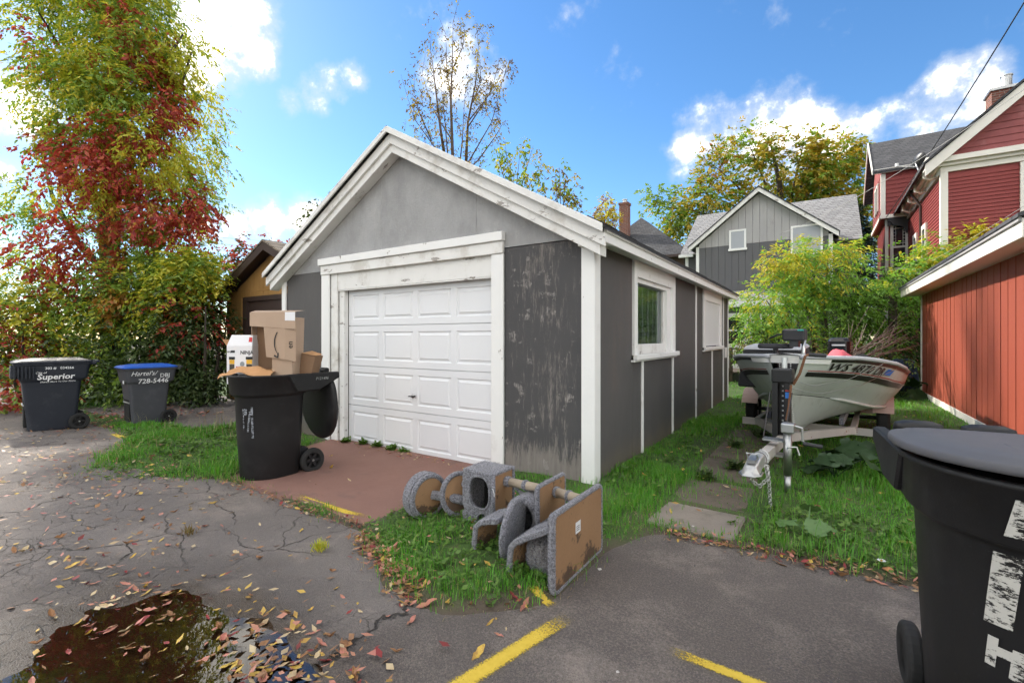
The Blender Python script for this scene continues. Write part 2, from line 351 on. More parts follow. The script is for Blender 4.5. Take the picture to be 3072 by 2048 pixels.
SLABS = [[(.72,-.66),(1.36,-.63),(1.38,-.12),(.76,-.10)],[(.74,-.02),(1.36,-.04),(1.37,.7),(.74,.72)],[(.75,.82),(1.38,.80),(1.36,1.7),(.73,1.72)],[(.74,1.80),(1.36,1.82),(1.38,2.75),(.76,2.72)],
 [(.75,2.86),(1.37,2.84),(1.36,3.8),(.74,3.82)],[(.75,3.95),(1.37,3.93),(1.37,4.9),(.75,4.92)],[(.74,5.05),(1.36,5.05),(1.37,6.1),(.76,6.1)],[(.75,6.25),(1.37,6.24),(1.37,7.3),(.75,7.3)],[(.6,7.6),(1.3,7.6),(1.3,8.5),(.6,8.5)],[(.4,8.9),(1.1,8.9),(1.1,9.8),(.4,9.8)]]
def sdist(x, y, poly):
    """signed distance, positive outside the polygon"""
    x = np.asarray(x, float); y = np.asarray(y, float); d = np.full(x.shape, 1e9); ins = np.zeros(x.shape, bool)
    for (ax, ay), (bx, by) in zip(poly, poly[1:]+poly[:1]):
        ex, ey = bx-ax, by-ay; k = np.clip(((x-ax)*ex+(y-ay)*ey)/(ex*ex+ey*ey), 0, 1)
        d = np.minimum(d, np.hypot(x-ax-k*ex, y-ay-k*ey))
        with np.errstate(divide='ignore', invalid='ignore'): ins ^= ((ay > y) != (by > y)) & (x < (bx-ax)*(y-ay)/(by-ay)+ax)
    return np.where(ins, -d, d)
def lawn_sd(x, y, slabs=True):
    w = fbm(x, y, 2.2, 3, 5)*.10
    d = np.minimum(sdist(x, y, ALLEY)+w, sdist(x, y, APRON)+w*.6)
    d = np.minimum(d, sdist(x, y, DRIVE)+w)
    if slabs:
        for i, s in enumerate(SLABS): d = np.minimum(d, sdist(x, y, s)+w*(.8 if i == 0 else 2.2)+(.02 if i == 0 else .11))
    return d
def ground_z(x, y):
    d = lawn_sd(x, y); return gz(x, y)+np.clip(d*.30, -.06, .028)+fbm(x, y, 1.1, 3, 9)*.018*np.clip(d*3, 0, 1)
def alley_z(x, y):
    x = np.asarray(x, float); y = np.asarray(y, float)
    z = gz(x, y)*np.clip((y+2.9)/1.2, 0, 1)+fbm(x, y, .9, 3, 3)*.008+fbm(x, y, 7, 3, 4)*.0025
    q = ((x+.70)/.78)**2+((y+3.48)/.50)**2; q2 = ((x+.13)/.34)**2+((y+3.2)/.24)**2
    return z-.024*np.exp(-q*.9)-.015*np.exp(-q2)+fbm(x, y, 3.5, 4, 33)*.011*np.exp(-q*.3)
WATER_Z = -.0155
def surf_z(x, y):
    x = np.atleast_1d(np.asarray(x, float)); y = np.atleast_1d(np.asarray(y, float))
    z = np.where(sdist(x, y, ALLEY) < 0, np.maximum(alley_z(x, y), np.where((np.hypot((x+.75)/1.65, (y+3.75)/1.0) < 1), WATER_Z, -9)), ground_z(x, y))
    z = np.where(sdist(x, y, APRON) < 0, np.maximum(z, gz(x, y)+.022), z)
    z = np.where(sdist(x, y, DRIVE) < 0, np.maximum(z, gz(x, y)+.01), z)
    for s in SLABS: z = np.where(sdist(x, y, s) < 0, np.maximum(z, .03), z)
    return z
_hx = np.arange(-16, 8.01, .04); _hy = np.arange(-6.4, 18.01, .04)
_hg = surf_z(*[a.ravel() for a in np.meshgrid(_hx, _hy)]).reshape(len(_hy), len(_hx))
def surf1(x, y):
    i = min(max((x+16)/.04, 0), len(_hx)-1.01); j = min(max((y+6.4)/.04, 0), len(_hy)-1.01); a, b = int(i), int(j); u, v = i-a, j-b
    return float(_hg[b,a]*(1-u)*(1-v)+_hg[b,a+1]*u*(1-v)+_hg[b+1,a]*(1-u)*v+_hg[b+1,a+1]*u*v)
def grid(x0, x1, y0, y1, st, zf):
    xs = np.arange(x0, x1+st/2, st); ys = np.arange(y0, y1+st/2, st); X, Y = np.meshgrid(xs, ys); Z = zf(X, Y)
    V = np.stack([X, Y, Z], -1).reshape(-1, 3); nx = len(xs); ny = len(ys)
    i = (np.arange(ny-1)[:, None]*nx+np.arange(nx-1)[None]).ravel(); Q = np.stack([i, i+1, i+nx+1, i+nx], 1)
    return V, Q, (xs[0], xs[-1], ys[0], ys[-1])
def ring(V, Q, b, out, z):
    """four big sheets that carry the surface on to the horizon"""
    x0, x1, y0, y1 = b; a, c, d, e = out; n = len(V)
    P = [(x0,y0),(x1,y0),(x1,y1),(x0,y1),(a,d),(c,d),(c,e),(a,e)]; V = np.vstack([V, [(p[0], p[1], z) for p in P]])
    return V, np.vstack([Q, np.array([(4,5,1,0),(5,6,2,1),(6,7,3,2),(7,4,0,3)])+n])
def groundmat():
    t = NT('soil'); n = t.noise(1.6, 5, .6); n2 = t.noise(14, 5, .7)
    c = t.mix(t.ss(n, .38, .62), (.04,.085,.014), (.065,.13,.02)); c = t.mix(t.ss(n2, .52, .68), c, (.085,.066,.042))
    at_ = t.n('ShaderNodeAttribute', attribute_name='verge'); c = t.mix(at_.outputs['Fac'], c, t.mix(n2, (.060,.046,.032), (.12,.092,.066)))
    t.pbr(c, .95, 0, t.bump(n2, .8, .03)); M['soil'] = t.m
    t = NT('asphalt'); g = t.xyz(); wv = t.noise(3.5, 4, .6)
    ds = t.n('ShaderNodeVectorMath', operation='ADD'); t.l(t.vec, ds.inputs[0])
    nv = t.n('ShaderNodeTexNoise'); nv.inputs['Scale'].default_value = 3.0; nv.inputs['Detail'].default_value = 5; t.l(t.vec, nv.inputs['Vector'])
    sc = t.n('ShaderNodeVectorMath', operation='SCALE'); t.l(nv.outputs['Color'], sc.inputs[0]); sc.inputs['Scale'].default_value = .32; t.l(sc.outputs[0], ds.inputs[1])
    def crack(scale, w):
        v = t.n('ShaderNodeTexVoronoi', feature='DISTANCE_TO_EDGE', voronoi_dimensions='2D'); v.inputs['Scale'].default_value = scale; t.l(ds.outputs[0], v.inputs['Vector'])
        return t.ss(v.outputs['Distance'], w, w*.25)
    old = t.ss(t.math('ADD', g[0], t.math('MULTIPLY_ADD', wv, .5, -.25)), .12, -.08)      # left: old crazed surface, right: newer coat
    patchy = t.ss(t.noise(.55, 2), .40, .56); patchy2 = t.ss(t.noise(.9, 2, vec=ds.outputs[0]), .46, .6)
    edge = t.ss(t.math('ABSOLUTE', t.math('ADD', g[0], t.math('MULTIPLY_ADD', wv, .5, -.24))), .022, .004)
    ck = t.math('MAXIMUM', t.math('MULTIPLY', crack(1.9, .016), patchy), t.math('MULTIPLY', crack(6.5, .026), t.math('MULTIPLY', patchy2, .8)))
    ck = t.math('MAXIMUM', ck, t.math('MULTIPLY', crack(15, .03), t.math('MULTIPLY', t.math('MULTIPLY', patchy2, patchy), .55)))
    ck = t.math('MULTIPLY', t.math('MULTIPLY', ck, old), t.ss(t.noise(9, 4, .7), .30, .52)); ck = t.math('MAXIMUM', ck, t.math('MULTIPLY', edge, t.ss(g[1], -2.2, -2.5)))
    sp = t.n('ShaderNodeTexVoronoi'); sp.inputs['Scale'].default_value = 130; t.l(t.vec, sp.inputs['Vector'])
    bright = t.ss(sp.outputs['Distance'], .22, .08); rnd = t.n('ShaderNodeSeparateXYZ'); t.l(sp.outputs['Color'], rnd.inputs[0])
    fine = t.noise(95, 4, .8); mid = t.noise(2.2, 5, .65)
    c = t.mix(mid, (.22,.18,.158), (.33,.277,.242)); c = t.mix(t.math('MULTIPLY', t.ss(fine, .40, .70), .55), (.10,.086,.078), c)
    c = t.mix(t.math('MULTIPLY', old, .5), c, t.mix(mid, (.18,.158,.146), (.27,.242,.226)))
    c = t.mix(t.math('MULTIPLY', bright, t.ss(rnd.outputs[0], .70, .95)), c, (.46,.41,.37)); c = t.mix(t.math('MULTIPLY', bright, t.math('MULTIPLY', t.ss(rnd.outputs[1], .55, .8), .6)), c, (.085,.074,.068))
    dust = t.math('MULTIPLY', t.ss(t.math('ADD', t.noise(1.1, 7, .72), t.math('MULTIPLY_ADD', fine, .35, -.17)), .48, .74), .55); c = t.mix(dust, c, (.36,.305,.262))
    # wet margin of the puddle
    q = t.math('ADD', t.math('POWER', t.math('DIVIDE', t.math('ADD', g[0], .75), 1.1), 2), t.math('POWER', t.math('DIVIDE', t.math('ADD', g[1], 3.5), .72), 2))
    q = t.math('ADD', q, t.math('MULTIPLY_ADD', t.noise(2.5, 5, .65), 1.6, -.8)); wet = t.ss(q, 1.05, .55)
    damp = t.math('MULTIPLY', t.ss(q, 2.4, .8), .55)
    c = t.mix(damp, c, t.mix(1, c, (.42,.40,.39), 'MULTIPLY')); c = t.mix(wet, c, t.mix(mid, (.070,.052,.038), (.11,.085,.064))); c = t.mix(t.math('MULTIPLY', ck, .9), c, (.028,.023,.019))
    rough = t.math('SUBTRACT', .88, t.math('MULTIPLY', wet, .55))
    h = t.math('ADD', t.math('MULTIPLY', fine, .9), t.math('MULTIPLY', ck, -3.0)); h = t.math('ADD', h, t.math('MULTIPLY', sp.outputs['Distance'], -.7))
    t.pbr(c, rough, 0, t.bump(h, .95, .008)); M['asphalt'] = t.m
    t = NT('apron_red'); n = t.noise(3, 5, .65); c = t.mix(n, (.20,.102,.078), (.28,.15,.118)); f = t.noise(120, 3, .8)
    c = t.mix(t.math('MULTIPLY', t.ss(f, .56, .72), .5), c, (.38,.27,.23)); c = t.mix(t.math('MULTIPLY', t.ss(t.noise(1.3, 5, .6), .55, .7), .6), c, (.11,.075,.065))
    t.pbr(c, .88, 0, t.bump(f, .5, .004)); M['apron_red'] = t.m
    t = NT('puddle_water'); fr = t.n('ShaderNodeFresnel'); fr.inputs[0].default_value = 1.33
    gl = t.n('ShaderNodeBsdfGlossy'); gl.inputs['Roughness'].default_value = .012; tr = t.n('ShaderNodeBsdfTransparent'); tr.inputs[0].default_value = (.62,.50,.38,1)
    nb = t.bump(t.noise(7, 2), .03, .01); t.l(nb, gl.inputs['Normal']); t.l(nb, fr.inputs['Normal'])
    mx = t.n('ShaderNodeMixShader'); t.l(t.math('MULTIPLY_ADD', fr.outputs[0], 1.7, .02), mx.inputs[0]); t.l(tr.outputs[0], mx.inputs[1]); t.l(gl.outputs[0], mx.inputs[2]); t.l(mx.outputs[0], t.out.inputs[0]); M['puddle_water'] = t.m
    t = NT('spray_yellow'); n = t.noise(90, 4, .8); g = t.n('ShaderNodeUVMap'); uv = t.n('ShaderNodeSeparateXYZ'); t.l(g.outputs[0], uv.inputs[0])
    e = t.math('ADD', t.math('MULTIPLY', t.math('ABSOLUTE', t.math('SUBTRACT', uv.outputs[1], .5)), 2.0), 0)
    e2 = t.math('MAXIMUM', e, t.math('MULTIPLY', t.math('ABSOLUTE', t.math('SUBTRACT', uv.outputs[0], .5)), 2.04))
    al = t.ss(t.math('ADD', e2, t.math('MULTIPLY', t.math('SUBTRACT', .5, n), 1.5)), .98, .48)
    b = t.n('ShaderNodeBsdfPrincipled'); b.inputs['Roughness'].default_value = .8; t.l(t.mix(t.noise(30, 3), (.50,.33,.022), (.72,.53,.07)), b.inputs['Base Color'])
    tr = t.n('ShaderNodeBsdfTransparent'); mx = t.n('ShaderNodeMixShader'); t.l(al, mx.inputs[0]); t.l(tr.outputs[0], mx.inputs[1]); t.l(b.outputs[0], mx.inputs[2]); t.l(mx.outputs[0], t.out.inputs[0]); M['spray_yellow'] = t.m
groundmat()
V, Q, b = grid(-16, 8, -3.6, 18, .09, ground_z); V, Q = ring(V, Q, b, (-400, 400, -400, 400), -.07)
gme = npmesh('ground', V, Q); va = gme.attributes.new('verge', 'FLOAT', 'POINT'); dv = lawn_sd(V[:, 0], V[:, 1]); va.data.foreach_set('value', np.clip(1-(dv+fbm(V[:, 0], V[:, 1], 3, 3, 41)*.12)/.16, 0, 1).astype(np.float32))
struct(link('ground', gme, 'soil', smooth=True))
V, Q, b = grid(-6.5, 4.4, -6.2, -.3, .035, alley_z); 
def alley_outer(x, y): return np.full(x.shape, 0.0)
alley = struct(link('alley_road', npmesh('alley_road', V, Q), 'asphalt', smooth=True))
V2, Q2, b2 = grid(-16, -6.48, -9, -.8, .14, lambda x, y: np.where(x > -15.5, alley_z(x, y), -.05)); link('far_road_surface', npmesh('far_road_surface', V2, Q2), 'asphalt', alley, smooth=True)
V2, Q2, b2 = grid(-60, -15.5, -9, -.8, .9, lambda x, y: gz(x, y)*np.clip((y+2.9)/1.2, 0, 1)-.004)
link('far_road_surface', npmesh('far_road_surface', V2, Q2), 'asphalt', alley, smooth=True)
V2, Q2, b2 = grid(4.4, 60, -9, -.2, .9, lambda x, y: x*0-.002); link('far_road_surface', npmesh('far_road_surface', V2, Q2), 'asphalt', alley, smooth=True)
V2, Q2, b2 = grid(-6.5, 4.4, -9, -6.2, .7, lambda x, y: x*0-.002); link('far_road_surface', npmesh('far_road_surface', V2, Q2), 'asphalt', alley, smooth=True)

# the water sheet only reaches where the hollow is below its level
def puddle():
    V, Q, b = grid(-2.5, 1.0, -4.9, -2.7, .02, lambda x, y: np.full(x.shape, WATER_Z))
    az = alley_z(V[:, 0], V[:, 1]); near = np.hypot((V[:, 0]+.75)/1.65, (V[:, 1]+3.75)/1.0) < 1
    ok = (az < WATER_Z+.006) & near; Q = Q[ok[Q].any(1)]; return struct(link('puddle', npmesh('puddle', V, Q), 'puddle_water'))
puddle()
def slab(name, poly, zt, th, m, parent=None, bev=.012):
    mb = MB(); mb.poly([(p[0], p[1], float(gz(p[0], p[1]))+zt-th) for p in poly], (0, 0, th)); return obj(name, mb, m, parent, bevel=bev)
def apron():
    V, Q, b = grid(-4.3, -.9, -1.9, .14, .05, lambda x, y: gz(x, y)+.022+fbm(x, y, 1.5, 3, 21)*.006-.10*np.clip(sdist(x, y, APRON)+fbm(x, y, 3, 3, 8)*.03, 0, .6))
    return struct(link('garage_apron', npmesh('garage_apron', V, Q), 'apron_red', smooth=True))
apron()
struct(slab('driveway', DRIVE, .012, .1, 'asphalt'))
path = struct(slab('garden_path', SLABS[0], .030, .08, 'concrete_old'))
for s in SLABS[1:]: slab('paving_slab', s, .026+random.random()*.012, .08, 'slab_mossy', path)
def spray(p, q, w):
    """sprayed line following the surface"""
    p = Vector(p); q = Vector(q); n = max(6, int((q-p).length/.03)); d = (q-p).normalized(); s = Vector((-d.y, d.x))*w/2; V = []
    for i in range(n+1):
        for k in (-1, 0, 1):
            c = p+(q-p)*i/n+s*k; V.append((c.x, c.y, surf1(c.x, c.y)+.004))
    F = [(i*3+k, i*3+k+3, i*3+k+4, i*3+k+1) for i in range(n) for k in (0, 1)]
    me = bpy.data.meshes.new('paint_mark'); me.from_pydata(V, [], F); uv = me.uv_layers.new()
    for lp in me.loops: i, k = divmod(lp.vertex_index, 3); uv.data[lp.index].uv = (i/n, k/2)
    return link('paint_mark', me, 'spray_yellow', alley)
spray((.77,-2.06), (.55,-2.98), .105); spray((1.27,-2.04), (2.0,-2.075), .075); spray((-2.35,-1.70), (-1.28,-1.71), .08); spray((.47,-1.97), (.66,-2.03), .07); spray((-7.6,-1.62), (-6.9,-1.66), .1)

# ---------------------------------------------------------------- grey garage
GX0, GY1, RX, RZ, SL = -5.42, 8.0, -2.72, 4.12, .56
def rz(x): return RZ-SL*abs(x-RX)
G = thing('garage', 'grey single garage with white trim and white panelled door', 'garage', (-2.7, 0, 0), world=True)
def P(name, a, b, m, parent=None, bev=.004, lab=None):
    o = obj(name, MB().box(a, b), m, parent or G, bevel=bev)
    if lab: o['label'] = lab
    return o
P('siding_panel', (-1.06,0,-.06), (-.08,.04,2.462), 'panel_worn', lab='weathered dark front panel with flaking paint')
P('siding_panel', (-5.36,0,-.12), (-4.40,.04,2.47), 'siding_dark')
for a, b_ in ((-5.40,-3.092), (-3.088,-1.462), (-1.458,-.04)):
    pts = [(a,0,2.472),(b_,0,2.472),(b_,0,rz(b_)-.10)]
    if a < RX < b_: pts.append((RX,0,rz(RX)-.10))
    pts.append((a,0,rz(a)-.10)); obj('gable_panel', MB().poly(pts, (0,.04,0)), 'gable_grey', G, fix=True)
for sgn, xe in ((1, .20), (-1, -5.66)):
    def rake(name, top, bot, y0, y1, m, xo=0):
        a = RX; b_ = xe+xo; pts = [(a,y0,rz(a)-top),(b_,y0,rz(b_)-top),(b_,y0,rz(b_)-bot),(a,y0,rz(a)-bot)]
        return obj(name, MB().poly(pts, (0, y1-y0, 0)), m, G, bevel=.004, fix=True)
    rake('rake_board', .035, .165, -.19, -.155, 'trim_worn'); rake('rake_molding', -.040, .040, -.255, -.231, 'trim_worn'); rake('frieze_board', .12, .27, -.155, -.003, 'trim_worn', -.06*sgn)
    pts = [(RX,-.23,RZ+.0),(xe+.03*sgn,-.23,rz(xe+.03*sgn)),(xe+.03*sgn,-.23,rz(xe+.03*sgn)+.035),(RX,-.23,RZ+.035)]
    roof = obj('roof_slope', MB().poly(pts, (0, 8.45, 0)), 'shingle_dark', G, fix=True)
# front edge shingle tabs, laid along the right eave and both rakes
tab = obj('shingle', MB().box((-.11,-.14,-.006), (.11,.14,.006)), 'shingle_dark', roof)
ang = math.atan(SL)
tab.matrix_basis = Matrix.Translation((.14, -.1, rz(.14)+.046)) @ Matrix.Rotation(ang, 4, 'Y')
for i in range(1, 27): share(tab, 'shingle', roof, Matrix.Translation((.13+random.uniform(-.012,.012), -.1+i*.31+random.uniform(-.01,.01), rz(.14)+.046)) @ Matrix.Rotation(ang+random.uniform(-.02,.03), 4, 'Y'))
P('fascia', (.175,-.16,2.365), (.20,8.2,2.495), 'trim_white'); P('soffit', (.0,-.15,2.405), (.174,8.19,2.42), 'trim_white', bev=0)
P('gutter_edge', (.201,-.18,2.455), (.222,8.2,2.50), 'trim_worn'); P('fascia', (-5.66,-.16,2.34), (-5.635,8.2,2.47), 'trim_white')
P('soffit', (-5.634,-.15,2.40), (-5.42,8.2,2.415), 'trim_white', bev=0)
P('corner_board', (-.115,-.028,-.02), (.028,-.001,2.40), 'trim_white'); P('corner_board', (.001,.0,-.02), (.028,.125,2.40), 'trim_white'); P('corner_board', (-5.47,-.03,-.12), (-5.363,-.001,2.38), 'trim_white')
P('corner_block', (-.1,-.14,2.36), (.19,-.004,2.43), 'trim_worn')
P('door_casing', (-1.23,-.03,-.06), (-1.062,-.001,2.405), 'trim_white'); P('door_casing', (-4.402,-.03,-.1), (-4.215,-.001,2.405), 'trim_white')
P('door_jamb', (-4.213,.004,-.1), (-4.06,.03,2.41), 'trim_worn'); P('door_jamb', (-4.058,.035,-.1), (-3.945,.11,2.165), 'trim_worn'); P('door_jamb', (-1.232,.0,-.06), (-1.205,.12,2.165), 'trim_worn')
P('header_cap', (-4.43,-.075,2.545), (-1.05,-.001,2.645), 'trim_white'); P('header_board', (-4.40,-.045,2.408), (-1.062,-.002,2.543), 'trim_worn'); P('header_panel', (-4.057,.012,2.168), (-1.233,.05,2.42), 'trim_worn')
P('door_stop', (-4.057,.012,2.150), (-1.233,.05,2.166), 'trim_worn')
# overhead door: four sections of four raised panels
DX0, DX1, DY = -3.94, -1.20, .115
zs = [-.085, .485, 1.06, 1.64, 2.17]
door = obj('overhead_door', MB().box((DX0,DY+.03,zs[0]), (DX1,DY+.05,zs[-1])), 'door_white', G)
def section(z0, z1):
    mb = MB(); w = DX1-DX0; st = .085; pw = (w-st*5)/4; rl = .085; z0 += .004; z1 -= .004
    mb.box((DX0,DY,z0), (DX1,DY+.028,z0+rl)).box((DX0,DY,z1-rl), (DX1,DY+.028,z1))
    for i in range(5): mb.box((DX0+i*(pw+st),DY,z0+rl), (DX0+i*(pw+st)+st,DY+.028,z1-rl))
    obj('door_section', mb, 'door_white', door)
    for i in range(4):
        x0 = DX0+st+i*(pw+st); x1 = x0+pw; a = z0+rl; c = z1-rl; rr = []
        for ins, dy in ((0,.0),(.012,.016),(.026,.016),(.055,.0),(.062,.002)):
            rr.append([(x0+ins,DY+dy,a+ins),(x1-ins,DY+dy,a+ins),(x1-ins,DY+dy,c-ins),(x0+ins,DY+dy,c-ins)])
        obj('raised_panel', MB().loft(rr, cap0=False), 'door_white', door, fix=True)
for a, b_ in zip(zs, zs[1:]): section(a, b_)
paint('chrome', (.55,.55,.54), .28, .15, metal=1); paint('steel', (.46,.47,.47), .42, .25, 5, metal=1, dirt=((.20,.19,.18), .58, 6)); paint('rust', (.20,.09,.045), .8, .4, 20)
h = obj('door_handle', MB().lathe([(.0,0),(.028,0),(.028,.01),(.012,.014),(.012,.045),(0,.045)], 12, (-2.57,DY-.045,.70), 'y'), 'chrome', door, smooth=True, bevel=0)
obj('handle_grip', MB().tube([(-2.65,DY-.05,.695),(-2.57,DY-.055,.70),(-2.53,DY-.05,.705)], [.006,.011,.009], 8), 'metal_dark', h, smooth=True)
P('door_seal', (DX0,DY-.005,-.105), (DX1,DY+.03,-.087), 'trim_worn')
# side wall
for a, b_, z in ((.126,1.148,2.404),(1.152,3.03,1.20),(3.034,4.49,2.404),(4.53,5.138,2.404),(5.142,7.05,1.22),(7.054,7.30,2.404),(7.35,8.0,2.404)): P('siding_panel', (-.04,a,-.06), (0,b_,z), 'siding_dark')
for y, z in ((1.49,1.185),(2.93,1.185),(4.51,2.40),(6.0,1.215),(7.325,2.40),(7.97,2.40)): P('batten', (.001,y-.028,-.02), (.024,y+.028,z), 'trim_white')
P('batten', (-.045,4.49,-.06), (0,4.53,2.404), 'siding_dark'); P('batten', (-.045,7.30,-.06), (0,7.35,2.404), 'siding_dark')
win = obj('window', MB().box((-.06,1.16,1.255), (.03,1.27,2.40)).box((-.06,2.88,1.255), (.03,3.028,2.40)).box((-.06,1.27,2.205), (.03,2.88,2.40)), 'trim_white', G, bevel=.004)
obj('window_jamb', MB().box((-.12,1.27,1.255), (-.005,1.30,2.205)).box((-.12,2.68,1.255), (-.005,2.88,2.205)).box((-.12,1.30,2.15), (-.005,2.68,2.205)), 'trim_white', win, bevel=.003)
obj('window_sash', MB().box((-.10,1.30,1.255), (-.03,2.68,1.385)).box((-.10,1.30,1.385), (-.045,1.335,2.15)).box((-.10,2.63,1.385), (-.045,2.68,2.15)), 'trim_worn', win, bevel=.003)
obj('window_pane', MB().box((-.08,1.335,1.385), (-.075,2.63,2.15)), 'window_glass', win)
obj('window_sill', MB().box((.03,1.10,1.20), (.085,3.06,1.262)).box((.0,1.10,1.175), (.05,3.05,1.20)), 'trim_white', win, bevel=.005)
w2 = obj('boarded_window', MB().box((-.06,5.15,1.275), (.03,5.30,2.40)).box((-.06,6.85,1.275), (.03,7.045,2.40)).box((-.06,5.30,2.19), (.03,6.85,2.40)), 'trim_white', G, bevel=.004)
obj('window_board', MB().box((-.03,5.30,1.30), (.005,6.85,2.19)), 'door_white', w2, bevel=.003); obj('window_sill', MB().box((.03,5.10,1.225), (.075,7.08,1.285)).box((.0,5.10,1.20), (.045,7.06,1.225)), 'trim_white', w2, bevel=.004)
P('outlet_box', (.025,7.40,1.0), (.06,7.52,1.24), 'trim_white')
# other walls and floor keep the inside dark
P('rear_wall', (-5.42,7.96,-.05), (-.045,8.0,2.40), 'siding_dark'); P('left_wall', (-5.42,.045,-.12), (-5.38,7.955,2.40), 'siding_dark'); obj('rear_gable', MB().poly([(-5.4,7.96,2.402),(-.05,7.96,2.402),(RX,7.96,4.0)], (0,.04,0)), 'gable_grey', G, fix=True)
P('garage_floor', (-5.37,.2,-.11), (-.05,7.95,-.10), 'concrete_old'); P('inner_header', (-5.3,.06,2.2), (-.1,.10,2.46), 'black_core', bev=0)
# what stands behind the garage window
paint('curtain_green', (.34,.40,.27), .5, .3, 8, (1,1,.3)); paint('curtain_white', (.62,.62,.6), .7, .1); paint('jar_red', (.25,.05,.06), .4, .4, 30); paint('jar_tan', (.42,.30,.22), .5, .4, 40)
fold = MB(); rr = []
for i in range(60):
    y = 1.28+i*1.4/59; rr.append((-.15+.026*math.sin(i*1.35), y))
fold.add([(x,y,z) for z in (1.2,2.3) for x, y in rr], [(i,i+1,61+i,60+i) for i in range(59)])
cu = obj('window_curtain', fold, 'curtain_green'); tag(cu, 'green pleated curtain hanging behind the grey garage window', 'curtain')
for i, y in enumerate((1.40,1.62,1.86,2.10,2.32)): obj('blind_slat', MB().box((-.108,y-.022,1.39), (-.102,y+.022,2.15)), 'curtain_white', cu)
cv = MB(); cv.add([(-.14,2.58,2.2),(-.16,2.66,2.2),(-.13,2.5,1.7),(-.16,2.66,1.7),(-.12,2.42,1.36),(-.15,2.66,1.36)], [(0,1,3,2),(2,3,5,4)])
tag(obj('curtain_panel', cv, 'curtain_white'), 'white curtain edge drawn aside at the right of the garage window', 'curtain')
for y, hgt, m, nm in ((1.43,.22,'jar_tan','short tan tin on the inside sill of the garage window'), (1.44,.62,'jar_red','tall dark red bottle inside the garage window'), (1.75,.24,'curtain_white','white plastic tub inside the garage window'), (2.02,.2,'curtain_white','white rounded jug inside the garage window')):
    x = -.16 if hgt < .5 else -.24
    tag(obj('shelf_jar', MB().lathe([(0,1.37),(.045,1.37),(.047,1.37+hgt*.75),(.03,1.37+hgt*.9),(.03,1.37+hgt),(0,1.37+hgt)], 14, (x,y,0)), m, smooth=True), nm, 'container', 'containers inside the garage window')
P('inner_sill', (-.36,1.28,1.335), (-.125,2.70,1.37), 'trim_worn')
# ---------------------------------------------------------------- red garage on the right
RG = thing('garage', 'low red board garage with cream fascia at the right edge', 'garage', (6, 7, 0), world=True)
def Q_(t, name, a, b, m, bev=0): return obj(name, MB().box(a, b), m, t, bevel=bev)
Q_(RG, 'wall_backing', (3.985,3.0,.0), (9,10.85,2.6), 'brown_trim')
bw = .30; nb = 26; proto = None
for i in range(nb):
    y1 = 10.83-i*bw; m4 = Matrix.Translation((3.96+random.uniform(-.003,.003), y1, .155))
    if proto is None: proto = obj('board', MB().box((0,-bw+.026,0), (.024,0,2.42)), 'red_board', RG); proto.matrix_basis = m4
    else: share(proto, 'board', RG, m4)
Q_(RG, 'base_board', (3.945,3.0,-.03), (3.984,10.9,.155), 'cream_trim', .004); Q_(RG, 'corner_board', (3.942,10.835,.157), (3.984,10.92,2.6), 'cream_trim', .004)
Q_(RG, 'fascia', (3.60,2.6,2.50), (3.63,11.25,2.70), 'cream_trim', .004); Q_(RG, 'soffit', (3.631,2.62,2.515), (3.984,11.24,2.53), 'cream_trim')
Q_(RG, 'drip_edge', (3.575,2.6,2.67), (3.599,11.26,2.715), 'house_pale')
obj('roof_slope', MB().poly([(3.56,2.55,2.705),(7.4,2.55,4.3),(7.4,2.55,4.35),(3.56,2.55,2.745)], (0,8.72,0)), 'shingle_dark', RG, fix=True)
obj('roof_slope', MB().poly([(7.4,2.55,4.3),(11.2,2.55,2.705),(11.2,2.55,2.745),(7.4,2.55,4.35)], (0,8.72,0)), 'shingle_dark', RG, fix=True)
obj('gable_wall', MB().poly([(3.99,10.851,2.5),(9,10.851,2.5),(9,10.851,3.5),(7.4,10.851,4.25),(3.99,10.851,2.8)], (0,.03,0)), 'red_board', RG, fix=True)

obj('gable_wall', MB().poly([(3.99,2.985,2.5),(9,2.985,2.5),(9,2.985,3.5),(7.4,2.985,4.25),(3.99,2.985,2.8)], (0,.014,0)), 'red_board', RG, fix=True)
pe = None
for i in range(16):
    m4 = Matrix.Translation((4.0+i*.31, 2.975, .155))
    if pe is None: pe = obj('board', MB().box((0,0,0), (.285,.024,2.34)), 'red_board', RG); pe.matrix_basis = m4
    else: share(pe, 'board', RG, m4)
Q_(RG, 'corner_board', (3.942,2.95,.157), (3.998,3.0,2.5), 'cream_trim', .004); Q_(RG, 'base_board', (3.945,2.955,-.03), (9.0,2.998,.15), 'cream_trim', .004)

# ---------------------------------------------------------------- brown garage on the left
BG = thing('garage', 'brown wooden garage with dark trim behind the hedge on the left', 'garage', (-8.4, 1.5, 0), world=True)
by = 1.5; bpx, bpz, bsl = -8.38, 3.60, .47
def bz(x): return bpz-bsl*abs(x-bpx)
Q_(BG, 'wall_backing', (-10.48,by+.03,-.1), (-6.28,by+6,2.55), 'brown_trim')
obj('gable_backing', MB().poly([(-10.48,by+.03,2.55),(-6.28,by+.03,2.55),(bpx,by+.03,bpz-.06)], (0,5.9,0)), 'brown_trim', BG, fix=True)
for i in range(21):
    a = -10.46+i*.2; b_ = a+.192
    if b_ > -6.28: break
    z0 = -.1 if (b_ < -9.72 or a > -7.0) else 2.44
    obj('board', MB().box((a,by,z0), (b_,by+.025,2.56)), 'brown_board', BG)
    mxx = [(a,by,2.60),(b_,by,2.60),(b_,by,bz(b_)-.16)]
    if a < bpx < b_: mxx.append((bpx,by,bz(bpx)-.16))
    mxx.append((a,by,bz(a)-.16))
    if min(bz(a), bz(b_))-.16 > 2.61: obj('board', MB().poly(mxx, (0,.025,0)), 'brown_board', BG, fix=True)
